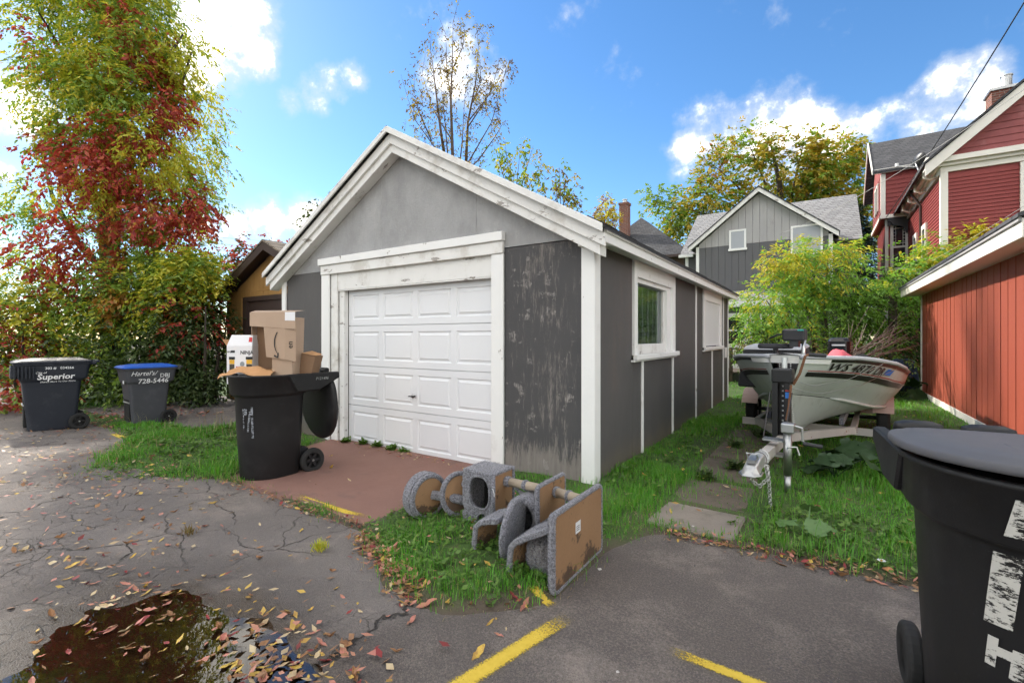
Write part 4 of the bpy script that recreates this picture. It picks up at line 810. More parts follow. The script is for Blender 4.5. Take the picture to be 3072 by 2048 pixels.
def dring(hw, yb, yf, z, n=28, flat=.55):
    """D-shaped outline: round front (-y), flatter back (+y)"""
    out = []
    for i in range(n):
        a = 2*math.pi*i/n; c, s_ = math.cos(a), math.sin(a)
        if s_ < 0: out.append((hw*c, yf*s_, z))
        else:
            e = flat; out.append((hw*math.copysign(abs(c)**e, c), yb*abs(s_)**e, z))
    return out
def round_cart(label, loc, rzz, hang, lidmat='cart_black'):
    t = thing('refuse_cart', label, 'bin', loc, rzz, 'wheeled refuse carts'); B_ = 'cart_black'
    obj('body', MB().loft([dring(.24,.21,.275,.012), dring(.25,.22,.29,.03), dring(.270,.24,.318,.45), dring(.285,.255,.335,.82), dring(.290,.26,.345,.835), dring(.315,.29,.37,.850)], cap1=False), B_, t, smooth=True)
    obj('rim_band', MB().loft([dring(.315,.29,.37,.850), dring(.325,.30,.38,.865), dring(.332,.31,.395,1.02), dring(.345,.32,.405,1.028), dring(.345,.32,.405,1.045), dring(.318,.29,.375,1.045), dring(.275,.245,.32,.84), dring(.19,.15,.21,.3)], cap0=False), B_, t, smooth=True)
    # handle housing: two side cheeks with a slanted underside, a top shelf and the grip
    for s_ in (1, -1):
        obj('handle_cheek', MB().poly([(s_*.345,.0,1.045),(s_*.345,.56,1.045),(s_*.345,.57,.985),(s_*.345,.33,.865),(s_*.345,.1,.865)], (-s_*.055,0,0)), B_, t, bevel=.01, fix=True)
    obj('handle_shelf', MB().box((-.34,.22,.985), (.34,.43,1.03)), B_, t, bevel=.01); obj('grip', MB().tube([(-.33,.53,1.015),(.33,.53,1.015)], .022, 10), B_, t)
    lid = MB().loft([dring(.352,.30,.42,0), dring(.362,.31,.43,.004), dring(.363,.311,.431,.012), dring(.363,.311,.431,.026), dring(.355,.303,.423,.034), dring(.33,.28,.395,.038), dring(.325,.275,.39,.043), dring(.22,.18,.27,.048), dring(.10,.08,.12,.050)], cap0=not hang)
    if hang:
        lid = MB().loft([dring(.345,.30,.415,.0), dring(.362,.31,.43,.0), dring(.362,.31,.43,.035), dring(.340,.29,.41,.052), dring(.26,.22,.33,.068), dring(.10,.1,.16,.076)], cap0=False)
        lid.loft([dring(.345,.30,.415,.0), dring(.335,.29,.405,.040), dring(.25,.21,.32,.056), dring(.10,.1,.16,.062)], cap0=False)
        lid.xf(Matrix.Translation((0,.50,1.02)) @ Matrix.Rotation(R(96), 4, 'X') @ Matrix.Translation((0,-.31,0)))
    else: lid.xf(Matrix.Translation((0,0,1.062)) @ Matrix.Rotation(R(-1.5), 4, 'X'))
    l = obj('lid', lid, lidmat, t, smooth=True)
    if not hang:
        for x in (-.22,0,.22): obj('hinge_bump', MB().loft([dring(.085,.05,.06,1.070,16), dring(.08,.045,.055,1.100,16), dring(.05,.02,.03,1.112,16)]).xf(Matrix.Translation((x,.345,0))), 'cart_black', l, smooth=True)
        obj('lid_emblem', MB().box((-.09,-.20,1.104), (.09,-.08,1.116)), lidmat, l, bevel=.004)
    else:
        for x in (-.2,.2): obj('hinge', MB().lathe([(0,-.05),(.028,-.05),(.028,.05),(0,.05)], 12, (x,.47,1.06), 'x'), B_, t, smooth=False)
    obj('wheel_arch', MB().box((-.20,.12,.03), (.20,.30,.26)), 'cart_black', t, bevel=.02)
    for s_ in (1, -1): wheel(t, s_*.255, .30, .128, .055, spokes=6)
    obj('axle', MB().tube([(-.25,.30,.128),(.25,.30,.128)], .013, 8), 'steel', t); return t
c3 = round_cart('open black round cart full of cardboard by the garage door', (-3.27,-1.42,float(gz(-3.2,0))), R(-4), True); c3.scale = (1.09,1.09,1.09)
def on_body(t, name, pts, m, z0, z1, hw0, yf0, hw1, yf1, off=.004):
    """paint shape given as (angle, height) outline mapped on the round front of a cart"""
    out = []
    for a, z in pts:
        k = (z-z0)/(z1-z0); hw = hw0+(hw1-hw0)*k+off; yf = yf0+(yf1-yf0)*k+off; ar = R(a); c, s_ = math.cos(ar), math.sin(ar)
        out.append((hw*c, yf*s_ if s_ < 0 else .25*abs(s_)**.55, z))
    return out
def brush(t, name, a0, a1, zb, zt, m, upper=False, skew=0):
    n = 8; V = []; F = []; mb = MB()
    A_ = (.85,1.02,.325,.38,.332,.395) if upper else (.03,.82,.252,.292,.285,.335)
    for i in range(n+1):
        z = zb+(zt-zb)*i/n; w = (a1-a0)
        pa = on_body(t, '', [(a0+w*q/4+skew*i/n, z) for q in range(5)], m, *A_, off=.005); V += pa
    F = [(i*5+q, i*5+q+1, i*5+q+6, i*5+q+5) for i in range(n) for q in range(4)]; mb.add(V, F); return obj(name, mb, m, t)
def chalkmat(name, col, thr):
    t = NT(name); n = t.math('ADD', t.math('MULTIPLY', t.noise(1, 6, .8, (25,25,90)), .55), t.math('MULTIPLY', t.noise(14, 5, .7), .45)); f = t.ss(n, thr, thr+.05)
    d = t.n('ShaderNodeBsdfDiffuse'); d.inputs[0].default_value = rgb(col); tr = t.n('ShaderNodeBsdfTransparent'); mx = t.n('ShaderNodeMixShader'); t.l(f, mx.inputs[0]); t.l(tr.outputs[0], mx.inputs[1]); t.l(d.outputs[0], mx.inputs[2]); t.l(mx.outputs[0], t.out.inputs[0]); M[name] = t.m
chalkmat('house_paint', (.52,.51,.47), .455); chalkmat('chalk', (.26,.28,.31), .47)
brush(c3, 'chalk_mark', -72, -69, .52, .72, 'chalk'); brush(c3, 'chalk_mark', -68, -62, .66, .73, 'chalk'); brush(c3, 'chalk_mark', -55, -51, .44, .74, 'chalk'); brush(c3, 'chalk_mark', -64, -60, .50, .70, 'chalk', skew=6)
mbt = text_mb('P121496', .040, .2); mbt.xf(Matrix.Translation((.3495,.36,.985)) @ Matrix(((0,0,1,0),(1,0,0,0),(0,1,0,0),(0,0,0,1)))); obj('lettering', mbt, 'steel', c3)

c4 = round_cart('black round cart with grey lid and white brush marks in the right foreground', (2.47,-1.98,0), R(4), False, 'lid_grey')
brush(c4, 'paint_mark', -120, -106, .885, 1.0, 'house_paint', True, 4); brush(c4, 'paint_mark', -131, -118, .585, .815, 'house_paint', skew=5); brush(c4, 'paint_mark', -131, -126, .45, .545, 'house_paint', skew=2); brush(c4, 'paint_mark', -120, -114, .435, .53, 'house_paint', skew=2); brush(c4, 'paint_mark', -126, -118, .49, .52, 'house_paint')
brush(c4, 'chalk_mark', -108, -104, .66, .76, 'chalk'); brush(c4, 'chalk_mark', -108, -103, .50, .57, 'chalk')

# ---------------------------------------------------------------- cardboard in the open cart
def kraft(name, c_):
    t = NT(name); n = t.noise(3, 4); f = t.noise(1, 3, .5, (220,220,8)); c = t.mix(n, tuple(x*.85 for x in c_), tuple(x*1.1 for x in c_)); t.pbr(c, .85, 0, t.bump(f, .12, .003)); M[name] = t.m
kraft('card_pale', (.45,.325,.235)); kraft('card_dark', (.24,.145,.085)); kraft('card_orange', (.50,.27,.12)); paint('card_white', (.78,.78,.80), .6, .04)
paint('box_photo', (.06,.05,.035), .4, .5, 30); paint('box_yellow', (.75,.42,.03), .5, .2); paint('box_red', (.55,.03,.03), .5, .2); paint('box_grey', (.25,.28,.30), .5, .3, 30)
cart3 = Vector((-3.27,-1.42,float(gz(-3.2,0)))); rz3 = R(32)        # boxes face the camera side, their x runs to the right in view
CB = thing('cardboard_box', 'big open brown cardboard box with black smile arrow, stuffed in the black cart', 'box', tuple(cart3+Vector((.04,.16,1.19))), rz3); CB.scale = (1.06,.9,1.10)
th = .006
def sheet(name, pts, m, parent, th=.006): return obj(name, MB().poly(pts, (0, th, 0)), m, parent, fix=True)
# the box lies on its side: back sheet in darker card, shade put into its colour, right wall, torn front flap with the arrow, turned-over top
sheet('back_wall', [(-.33,.0,-.20),(.16,.0,-.20),(.16,.0,.50),(-.33,.0,.50)], 'card_dark', CB)
obj('side_wall', MB().poly([(.165,-.24,-.08),(.165,.0,-.08),(.185,.0,.52),(.185,-.24,.52)], (th,0,0)), 'card_pale', CB, fix=True); obj('side_wall', MB().poly([(-.336,-.10,-.15),(-.336,.0,-.15),(-.336,.0,.50),(-.336,-.10,.50)], (-th,0,0)), 'card_pale', CB, fix=True)
obj('lower_wall', MB().poly([(-.05,-.245,-.08),(.165,-.245,-.08),(.165,-.245,.17),(-.05,-.245,.17)], (0,th,0)), 'card_pale', CB, fix=True)
tf = obj('top_flap', MB().add([(-.345,-.13,.575),(.205,-.27,.575),(.215,-.29,.40),(-.335,-.15,.435),(-.345,.0,.60),(.205,-.02,.60)], [(0,1,2,3),(0,4,5,1)]), 'card_pale', CB)
obj('tape_patch', MB().add([(.085,-.2445,.572),(.204,-.275,.572),(.207,-.283,.485),(.088,-.2525,.488)], [(0,1,2,3)]), 'card_white', CB)
ff = obj('front_flap', MB().add([(-.13,-.265,.42),(.10,-.285,.405),(.10,-.285,.10),(-.10,-.27,.125),(.20,-.24,.39),(.195,-.24,.075)], [(0,1,2,3),(1,4,5,2)]), 'card_pale', CB)
def arc_arrow():
    V = []; n = 12
    for i in range(n+1):
        a = R(128+104*i/n*1.0); w = .006+.013*math.sin(math.pi*min(1, (i+2)/(n+2)))
        for r_ in (.13-w/2, .13+w/2): V.append((.075+r_*math.cos(a)*.62, -.288, .285+r_*math.sin(a)*1.02-.02))
    mb = MB().add(V, [(2*i, 2*i+1, 2*i+3, 2*i+2) for i in range(n)])
    mb.add([(-.014,-.289,.135),(.014,-.289,.118),(.035,-.289,.115),(.040,-.289,.165),(.026,-.289,.165),(.024,-.289,.132),(-.004,-.289,.147)], [tuple(range(7))]); return mb
obj('smile_arrow', arc_arrow(), 'print_black', CB); 
m4 = Matrix.Translation((.150,-.2655,.245)) @ Matrix.Rotation(R(24), 4, 'Z') @ Matrix(((0,-1,0,0),(0,0,-1,0),(1,0,0,0),(0,0,0,1)))
flat_text('lettering', 'en', .075, CB, m4, 'print_black')
WB = thing('product_box', 'white printed blender box standing in the black cart', 'box', tuple(cart3+Vector((-.32,-.13,1.14))), rz3+R(4)); WB.scale = (.9,.9,1.02)
obj('carton', MB().box((-.17,-.10,-.12), (.14,.10,.30)), 'card_white', WB, bevel=.003); obj('shoulder', MB().loft([[(-.17,-.1,.30),(.14,-.1,.30),(.14,.1,.30),(-.17,.1,.30)],[(-.14,-.04,.42),(.12,-.04,.42),(.12,.06,.42),(-.14,.06,.42)]]), 'card_white', WB)
flat_text('lettering', 'NINJA', .058, WB, Matrix.Translation((.075,-.1025,.225)) @ Matrix.Rotation(R(90), 4, 'X'), 'print_black', bold=.001); flat_text('lettering', 'NINJA', .026, WB, Matrix.Translation((-.135,-.1025,.235)) @ Matrix.Rotation(R(90), 4, 'X'), 'print_black')
for x, w_ in ((-.105,.06), (.105,.07)):
    obj('printed_jug', MB().box((x-w_/2,-.1030,-.05), (x+w_/2,-.1012,.10)), 'box_photo', WB); obj('printed_jug_lid', MB().box((x-w_*.6,-.1032,.15), (x+w_*.6,-.1012,.18)), 'print_black', WB); obj('printed_fruit', MB().box((x-w_/2,-.1030,.102), (x+w_/2,-.1012,.148)), 'box_yellow', WB)
obj('printed_badge', MB().lathe([(0,-.1025),(.028,-.1025),(.028,-.1012),(0,-.1012)], 14, (.02,0,.10), 'y'), 'box_grey', WB); obj('printed_fruit', MB().lathe([(0,-.1025),(.014,-.1025),(.014,-.1012),(0,-.1012)], 10, (-.045,0,.06), 'y'), 'box_red', WB)
for z in (.03,.015,-.02): obj('printed_line', MB().box((-.005,-.1026,z), (.055,-.1012,z+.007)), 'print_black', WB)
obj('printed_bar', MB().box((-.118,-.1026,.225), (-.07,-.1012,.25)), 'print_black', WB); obj('printed_photo', MB().add([(.085,-.0818,.335),(.13,-.0818,.335),(.122,-.0582,.395),(.085,-.0582,.395)], [(0,1,2,3)]), 'box_red', WB); obj('open_flap', MB().add([(-.172,-.1,.30),(-.172,.1,.30),(-.24,.08,.37),(-.235,-.08,.37)], [(0,1,2,3)]), 'card_orange', WB)
PB = thing('packing_paper', 'crumpled strip of orange-brown packing paper over the front of the black cart', 'paper', tuple(cart3+Vector((-.06,-.16,1.115))), rz3)
V = []; nx, ny = 22, 7
for j in range(ny):
    for i in range(nx):
        u = i/(nx-1); v = j/(ny-1); x = -.27+u*.52; y = -.22+v*.34-.1*(1-u)*v; z = .03+.05*math.sin(u*3.0+.1)+.008*math.sin(u*17+v*5)-.07*(1-v)**2+.02*math.sin(v*9+u*4); V.append((x,y,z+.02))
obj('paper_sheet', MB().add(V, [(j*nx+i, j*nx+i+1, (j+1)*nx+i+1, (j+1)*nx+i) for j in range(ny-1) for i in range(nx-1)]), 'card_orange', PB, smooth=False)
SB = thing('cardboard_piece', 'small torn brown carton leaning at the back of the black cart', 'box', tuple(cart3+Vector((.28,.30,1.14))), rz3-R(10))
obj('carton', MB().poly([(-.10,-.08,-.15),(.02,-.08,-.15),(.12,-.08,.19),(-.06,-.08,.22)], (0,.14,0)), 'card_dark', SB, fix=True); obj('carton_flap', MB().add([(-.06,-.09,.225),(.12,-.09,.195),(.16,.0,.205),(-.02,.06,.245)], [(0,1,2,3)]), 'card_orange', SB)
# ---------------------------------------------------------------- fallen cat tree
def carpetmat(name, a, b_, sc=70):
    t = NT(name); n = t.noise(sc, 5, .75); m_ = t.noise(4, 4, .6); c = t.mix(t.ss(n, .35, .65), a, b_); c = t.mix(t.math('MULTIPLY', t.ss(m_, .5, .75), .45), c, (.20,.19,.20))
    t.pbr(c, .95, 0, t.bump(n, 1.0, .012), **{'Sheen Weight': .3}); M[name] = t.m
carpetmat('carpet', (.07,.07,.085), (.32,.32,.36)); carpetmat('plush', (.09,.08,.078), (.26,.245,.24), 35)
def woodmat():
    t = NT('chipboard'); n = t.noise(2.5, 5, .65); g = t.xyz(); fine = t.noise(60, 4, .7)
    c = t.mix(n, (.26,.145,.068), (.36,.215,.115)); c = t.mix(t.math('MULTIPLY', t.ss(fine, .5, .7), .3), c, (.20,.12,.06))
    st = t.ss(t.math('ADD', t.noise(6, 6, .7), t.math('MULTIPLY', t.ss(g[2], .22, .0), .22)), .60, .68); c = t.mix(t.math('MULTIPLY', st, .85), c, (.055,.035,.024)); t.pbr(c, .75, 0, t.bump(fine, .2, .003)); M['chipboard'] = t.m
    t = NT('sisal'); w = t.n('ShaderNodeTexWave', bands_direction='X'); w.inputs['Scale'].default_value = 38; w.inputs['Distortion'].default_value = 2; t.l(t.vec, w.inputs['Vector'])
    c = t.mix(w.outputs[1], (.36,.28,.19), (.62,.53,.42)); t.pbr(c, .9, 0, t.bump(w.outputs[1], .8, .006)); M['sisal'] = t.m
woodmat()
CT = thing('cat_tree', 'grey carpeted cat tree lying on its side in the grass', 'cat tree', (.1, -1.55, 0), world=True)
def plate(name, x, th_, outline, m_in, edge=.03):
    """board in a plane of constant x with a carpet-wrapped edge"""
    o = obj(name, MB().poly([(x,y,z) for y, z in outline], (th_,0,0)), m_in, CT, fix=True)
    n = len(outline); mbr = MB(); cyy = sum(p[0] for p in outline)/n; czz = sum(p[1] for p in outline)/n; path = []
    for k in range(n): path.append(Vector((x+th_*.4, outline[k][0], outline[k][1])))
    path.append(path[0]); path.append(path[1]); mbr.tube(path, edge*.62, 7, cap=False); obj('carpet_edge', mbr, 'carpet', o, smooth=True)
    return o
def rr2(y0, y1, z0, z1, r_, n=4):
    out = []
    for cy_, cz_, a0 in ((y1-r_, z1-r_, 0), (y0+r_, z1-r_, 90), (y0+r_, z0+r_, 180), (y1-r_, z0+r_, 270)):
        for k in range(n+1): a = R(a0+90*k/n); out.append((cy_+r_*math.cos(a), cz_+r_*math.sin(a)))
    return out
def circ(cy_, cz_, r_, n=26, sz=1): return [(cy_+r_*math.cos(2*math.pi*i/n), cz_+sz*r_*math.sin(2*math.pi*i/n)) for i in range(n)]
bp_ = plate('base_board', .60, .022, rr2(-1.95,-1.27,.012,.455,.035), 'chipboard', .03)
obj('care_label', MB().box((.6225,-1.68,.26), (.6232,-1.61,.33)), 'print_white', bp_)
for i in range(3): obj('label_line', MB().box((.6233,-1.67,.30-.012*i), (.6236,-1.625,.304-.012*i)), 'print_black', bp_)
obj('base_carpet', MB().poly([(.575,y,z) for y, z in rr2(-1.945,-1.275,.018,.45,.035)], (.02,0,0)), 'carpet', CT, fix=True)
plate('platform', .255, .02, rr2(-1.53,-1.14,.19,.445,.03), 'chipboard', .026)
obj('platform_carpet', MB().poly([(.235,y,z) for y, z in rr2(-1.525,-1.145,.195,.44,.03)], (.018,0,0)), 'carpet', CT, fix=True)
def post(a, b_, r_=.033, m='sisal', wrap=True):
    a = Vector(a); b_ = Vector(b_); o = obj('post', MB().tube([a, b_], r_, 14), m, CT, smooth=True)
    if wrap:
        for k0, k1 in ((0,.12), (.42,.5)):
            obj('carpet_cuff', MB().tube([a.lerp(b_, k0), a.lerp(b_, (k0+k1)/2), a.lerp(b_, k1)], [r_*1.15, r_*1.25, r_*1.12], 12), 'carpet', o, smooth=True)
    return o
post((.27,-1.30,.355), (.58,-1.40,.37)); post((-.20,-1.24,.335), (.24,-1.29,.35)); post((.28,-1.45,.10), (.58,-1.5,.12), wrap=False, m='carpet')
# condo box: five carpeted or bare walls, front wall with two holes
bx0, bx1, byf, byb, bz0, bz1 = -.50, -.20, -1.41, -1.13, .01, .425
obj('condo_side', MB().box((bx1-.018,byf+.02,bz0), (bx1,byb,bz1-.02)), 'chipboard', CT, bevel=.004); obj('condo_side', MB().box((bx0,byf+.02,bz0), (bx0+.018,byb,bz1-.02)), 'carpet', CT, bevel=.004)
obj('condo_top', MB().box((bx0-.004,byf,bz1-.022), (bx1+.006,byb+.004,bz1+.006)), 'carpet', CT, bevel=.014, seg=2); obj('condo_back', MB().box((bx0,byb-.018,bz0), (bx1,byb,bz1-.02)), 'black_core', CT); obj('condo_floor', MB().box((bx0+.02,byf+.02,bz0), (bx1-.02,byb-.02,bz0+.018)), 'carpet', CT)
obj('carpet_edge', MB().tube([(bx1-.004,byf+.008,bz0),(bx1-.004,byf+.008,bz1-.01)], .016, 8).tube([(bx1-.002,byb,bz0),(bx1-.002,byb,bz1)], .014, 8), 'carpet', CT, smooth=True)
def holed_front():
    """front wall: flat ring strips between the outline and each hole"""
    mb = MB(); n = 32; zc, rz_, xc, rx_ = .265, .125, (bx0+bx1)/2+.02, .098; zs_ = .095
    def sup(a): c, s_ = math.cos(a), math.sin(a); return (math.copysign(abs(c)**.8, c), math.copysign(abs(s_)**.8, s_))
    hole = [(xc+rx_*sup(2*math.pi*i/n)[0], zc+rz_*sup(2*math.pi*i/n)[1]) for i in range(n)]
    x0, x1, z0, z1 = bx0, bx1, .115, bz1-.01; outer = []
    for i in range(n):
        a = 2*math.pi*i/n; c, s_ = math.cos(a), math.sin(a); k = min((x1-xc)/c if c > 1e-6 else (x0-xc)/c if c < -1e-6 else 9, (z1-zc)/s_ if s_ > 1e-6 else (z0-zc)/s_ if s_ < -1e-6 else 9); outer.append((xc+c*k, zc+s_*k))
    rings = [[(x, byf, z) for x, z in outer], [(x, byf, z) for x, z in hole], [(x, byf+.022, z) for x, z in hole], [(x, byf+.022, z) for x, z in outer], [(x, byf, z) for x, z in outer]]
    mb.loft(rings, False, False)
    hs2 = [(-.30+.055*math.cos(2*math.pi*i/n), .055+.05*math.sin(2*math.pi*i/n)) for i in range(n)]; o2 = []; xc2, zc2 = -.30, .055; z0, z1 = .0, .115
    for i in range(n):
        a = 2*math.pi*i/n; c, s_ = math.cos(a), math.sin(a); k = min((x1-xc2)/c if c > 1e-6 else (x0-xc2)/c if c < -1e-6 else 9, (z1-zc2)/s_ if s_ > 1e-6 else (z0-zc2)/s_ if s_ < -1e-6 else 9); o2.append((xc2+c*k, zc2+s_*k))
    mb.loft([[(x, byf, z) for x, z in o2], [(x, byf, z) for x, z in hs2], [(x, byf+.022, z) for x, z in hs2], [(x, byf+.022, z) for x, z in o2]], False, False); return mb
cf = obj('condo_front', holed_front(), 'carpet', CT, fix=False)
obj('hole_trim', MB().tube([((bx0+bx1)/2+.02+.1*math.copysign(abs(math.cos(a))**.8, math.cos(a)), byf-.002, .265+.127*math.copysign(abs(math.sin(a))**.8, math.sin(a))) for a in [2*math.pi*i/32 for i in range(34)]], .009, 6, cap=False), 'carpet', cf, smooth=True)
# round pads
def pad(name, c, r_, th_, axis_rot, m_face, m_edge='carpet', edge=.022):
    m4 = Matrix.Translation(c) @ axis_rot
    o = obj(name, MB().lathe([(0,-th_/2),(r_,-th_/2),(r_,th_/2),(0,th_/2)], 30, (0,0,0), 'x').xf(m4), m_face, CT)
    obj('carpet_edge', MB().tube([m4 @ Vector((0,r_*math.cos(a),r_*math.sin(a))) for a in [2*math.pi*i/30 for i in range(32)]], edge, 7, cap=False), m_edge, o, smooth=True); return o
pad('perch_disc', (.12,-1.62,.155), .19, .03, Matrix.Rotation(R(12), 4, 'Z') @ Matrix.Rotation(R(4), 4, 'Y'), 'carpet')
pad('tilted_disc', (-.62,-1.30,.17), .165, .022, Matrix.Rotation(R(-18), 4, 'Z') @ Matrix.Rotation(R(-14), 4, 'Y'), 'chipboard')
pad('end_disc', (-.81,-1.47,.165), .165, .022, Matrix.Rotation(R(-8), 4, 'Z'), 'chipboard')
eb = MB().lathe([(.168,-.09),(.185,-.085),(.19,.0),(.172,.005),(.168,-.09)], 30, (0,0,0), 'x').lathe([(0,-.09),(.17,-.09),(.17,-.08),(0,-.08)], 30, (0,0,0), 'x').xf(Matrix.Translation((-.825,-1.47,.165)) @ Matrix.Rotation(R(-8), 4, 'Z')); obj('basket_rim', eb, 'carpet', CT, smooth=False)
obj('post', MB().tube([(-.80,-1.44,.17),(-.62,-1.36,.15),(-.50,-1.30,.13)], .036, 12), 'carpet', CT, smooth=True); obj('post', MB().tube([(-.62,-1.25,.25),(-.5,-1.24,.24)], .034, 12), 'carpet', CT, smooth=True)
# bent ramps
def ramp(name, prof, y0, y1, th_):
    """profile (x, z) swept across y: carpet outside, bare board inside"""
    n = len(prof); V = []; Pv = [Vector((x, 0, z)) for x, z in prof]; Nn = []
    for i in range(n):
        d = (Pv[min(i+1,n-1)]-Pv[max(i-1,0)]).normalized(); Nn.append(Vector((-d.z, 0, d.x)))
    ring = lambda y, o: [(p.x+q.x*o, y, p.z+q.z*o) for p, q in zip(Pv, Nn)]
    A_, B_, C_, D_ = ring(y0, th_/2), ring(y1, th_/2), ring(y1, -th_/2), ring(y0, -th_/2)
    o = obj(name, MB().loft([[a, b_, c, d] for a, b_, c, d in zip(A_, B_, C_, D_)]), 'carpet', CT, bevel=.008, seg=2, fix=True)
    in1, in2 = ring(y1-.015, -th_/2-.003), ring(y0+.015, -th_/2-.003); obj('bare_side', MB().loft([[a, b_] for a, b_ in zip(in1, in2)], False, False, closed=False), 'chipboard', o); return o
ramp('ramp', [(.27,.0),(.275,.1),(.285,.175),(.32,.215),(.40,.26),(.58,.355)], -1.90, -1.62, .035); ramp('ramp', [(-.10,.0),(-.095,.1),(-.085,.175),(-.045,.215),(.02,.235),(.10,.255)], -1.78, -1.52, .035)
pl = MB().lathe([(0,0),(.085,0),(.112,.03),(.118,.12),(.112,.215),(.08,.24),(0,.24)], 26, (.355,-1.74,.13), 'x'); pl.v = [(x, y+.006*math.sin(31*x+17*z), z+.006*math.sin(27*x+23*y)) for x, y, z in pl.v]; obj('plush_roll', pl, 'plush', CT, smooth=True)
tn = MB().lathe([(.10,0),(.13,.0),(.14,.02),(.14,.24),(.105,.24),(.10,0)], 24, (.06,-1.42,.165), 'y'); obj('tunnel', tn, 'carpet', CT, smooth=True); obj('tunnel_end', MB().lathe([(0,.2),(.105,.2),(.105,.21),(0,.21)], 20, (.06,-1.42,.165), 'y'), 'black_core', CT)
obj('loose_string', MB().tube([(-.2,-1.42,.32),(-.18,-1.44,.325),(-.165,-1.445,.30),(-.163,-1.445,.275)], .0025, 5), 'print_white', CT)
obj('lint_wisp', MB().tube([(-.1,-1.25,.30),(.0,-1.26,.255),(.08,-1.27,.27),(.16,-1.28,.26),(.22,-1.29,.31)], [.01,.02,.015,.02,.008], 6), 'carpet', CT, smooth=True)

# ---------------------------------------------------------------- boat
def hullmat():
    t = NT('hull_alu'); n = t.noise(2, 5, .65); c = t.mix(n, (.46,.49,.47), (.60,.63,.61)); st = t.noise(1, 5, .7, (6,6,1.2)); c = t.mix(t.math('MULTIPLY', t.ss(st, .52, .72), .4), c, (.26,.27,.25))
    t.pbr(c, .45, .25, t.bump(t.noise(3, 3), .06, .02)); M['hull_alu'] = t.m
hullmat(); paint('hull_white', (.74,.74,.72), .4, .1); paint('stripe_black', (.012,.012,.013), .4, .1); paint('stripe_red', (.35,.03,.03), .45, .15); paint('gunwale_red', (.42,.16,.13), .5, .25); paint('motor_black', (.010,.010,.012), .22, .1); paint('boat_green', (.30,.38,.30), .6, .2); paint('life_pink', (.55,.10,.13), .8, .25, 8, bump=.5, bscale=18); paint('seat_grey', (.42,.43,.46), .6, .1); paint('seat_dark', (.03,.03,.033), .7, .2); paint('lens_teal', (.02,.35,.30), .3, .1)
BT = thing('motor_boat', 'silver aluminium motor boat with black stripe on a trailer between the garages', 'boat', (1.55,1.60,0), R(-8))
def itp(t, pts):
    for (a, b_), (c, d) in zip(pts, pts[1:]):
        if t <= c: k = (t-a)/(c-a); return b_+(d-b_)*k
    return pts[-1][1]
BL = 4.3
Wg = [(0,.13),(.08,.24),(.25,.41),(.5,.58),(.9,.77),(1.4,.90),(2.2,.96),(4.3,.95)]; Zg = [(0,1.255),(.6,1.235),(1.5,1.14),(2.6,1.02),(4.3,.895)]
Wc = [(0,.04),(.25,.10),(.5,.20),(.9,.40),(1.4,.58),(2.2,.70),(4.3,.74)]; Zc = [(0,.86),(.5,.80),(.9,.74),(1.6,.60),(2.6,.50),(4.3,.45)]
Zk = [(0,.90),(.12,.66),(.3,.50),(.55,.41),(.9,.365),(4.3,.34)]; Wk = [(0,.018),(.6,.02),(4.3,.03)]
SS = [0,.05,.12,.2,.3,.42,.55,.72,.9,1.15,1.4,1.8,2.2,2.7,3.2,3.8,4.3]
def sm(f): return lambda s: (itp(max(0, s-.06), f)+itp(s, f)*2+itp(min(BL, s+.06), f))/4
wg, zg, wc, zc, zk, wk = sm(Wg), sm(Zg), sm(Wc), sm(Zc), sm(Zk), sm(Wk)
def side_pt(s, k, side=1, off=0):
    """point on the topside: k=0 chine, 1 gunwale"""
    a = Vector((side*wc(s), s, zc(s))); b_ = Vector((side*wg(s), s, zg(s))); p = a.lerp(b_, k); bulge = .035*math.sin(math.pi*k)*min(1, s/.5)
    return p+Vector((side*(bulge+off), 0, -off*.4))
for side in (1, -1):
    rings = []
    for s in SS: rings.append([side_pt(s, k/5, side) for k in range(6)])
    o = obj('topside', MB().loft(rings, False, False, closed=False), 'hull_alu', BT, smooth=True, fix=True)
    low = [[Vector((side*wk(s), s, zk(s))), Vector((side*(wk(s)+(wc(s)-wk(s))*.5), s, zk(s)+(zc(s)-zk(s))*.42)), Vector((side*wc(s), s, zc(s)-.006))] for s in SS]
    obj('bottom_plate', MB().loft(low, False, False, closed=False), 'hull_alu', BT, smooth=True, fix=True)
    obj('spray_rail', MB().tube([(side*(wc(s)+.012), s, zc(s)-.004) for s in SS[7:]], [.004]+[.020]*(len(SS)-8), 6), 'hull_alu', BT, smooth=True)
    inn = [[side_pt(s, 1, side), side_pt(s, 1, side)+Vector((-side*.04,0,-.01)), side_pt(s, .5, side)+Vector((-side*min(.05, wg(s)*.3),0,0)), Vector((side*max(.005, wc(s)-.05), s, zc(s)+.03)), Vector((0, s, zc(s)+.03))] for s in SS[1:]]
    obj('inner_lining', MB().loft(inn, False, False, closed=False), 'seat_dark', BT, fix=True)
    obj('gunwale', MB().tube([side_pt(s, 1, side)+Vector((0,0,.005)) for s in SS], .024, 8), 'gunwale_red' if False else 'seat_grey', BT, smooth=True)
    def band(name, k0, k1, s0, m, off):
        ss = [s0+(BL-.02-s0)*i/30 for i in range(31)]; return obj(name, MB().loft([[side_pt(s, k0, side, off), side_pt(s, k1, side, off)] for s in ss], False, False, closed=False), m, BT, smooth=True)
    band('stripe', .50, .62, .10, 'stripe_black', .006); band('pinstripe', .645, .665, .10, 'stripe_red', .006); band('rub_rail', .90, .965, .16, 'stripe_black', .008)
obj('keel', MB().tube([(0,s,zk(s)-.005) for s in SS], .026, 6), 'hull_alu', BT, smooth=True); obj('stem_post', MB().tube([(0,-.005,1.25),(0,-.01,1.05),(0,.0,.90),(0,.06,.76),(0,.16,.6),(0,.32,.48)], .028, 8), 'hull_alu', BT, smooth=True)
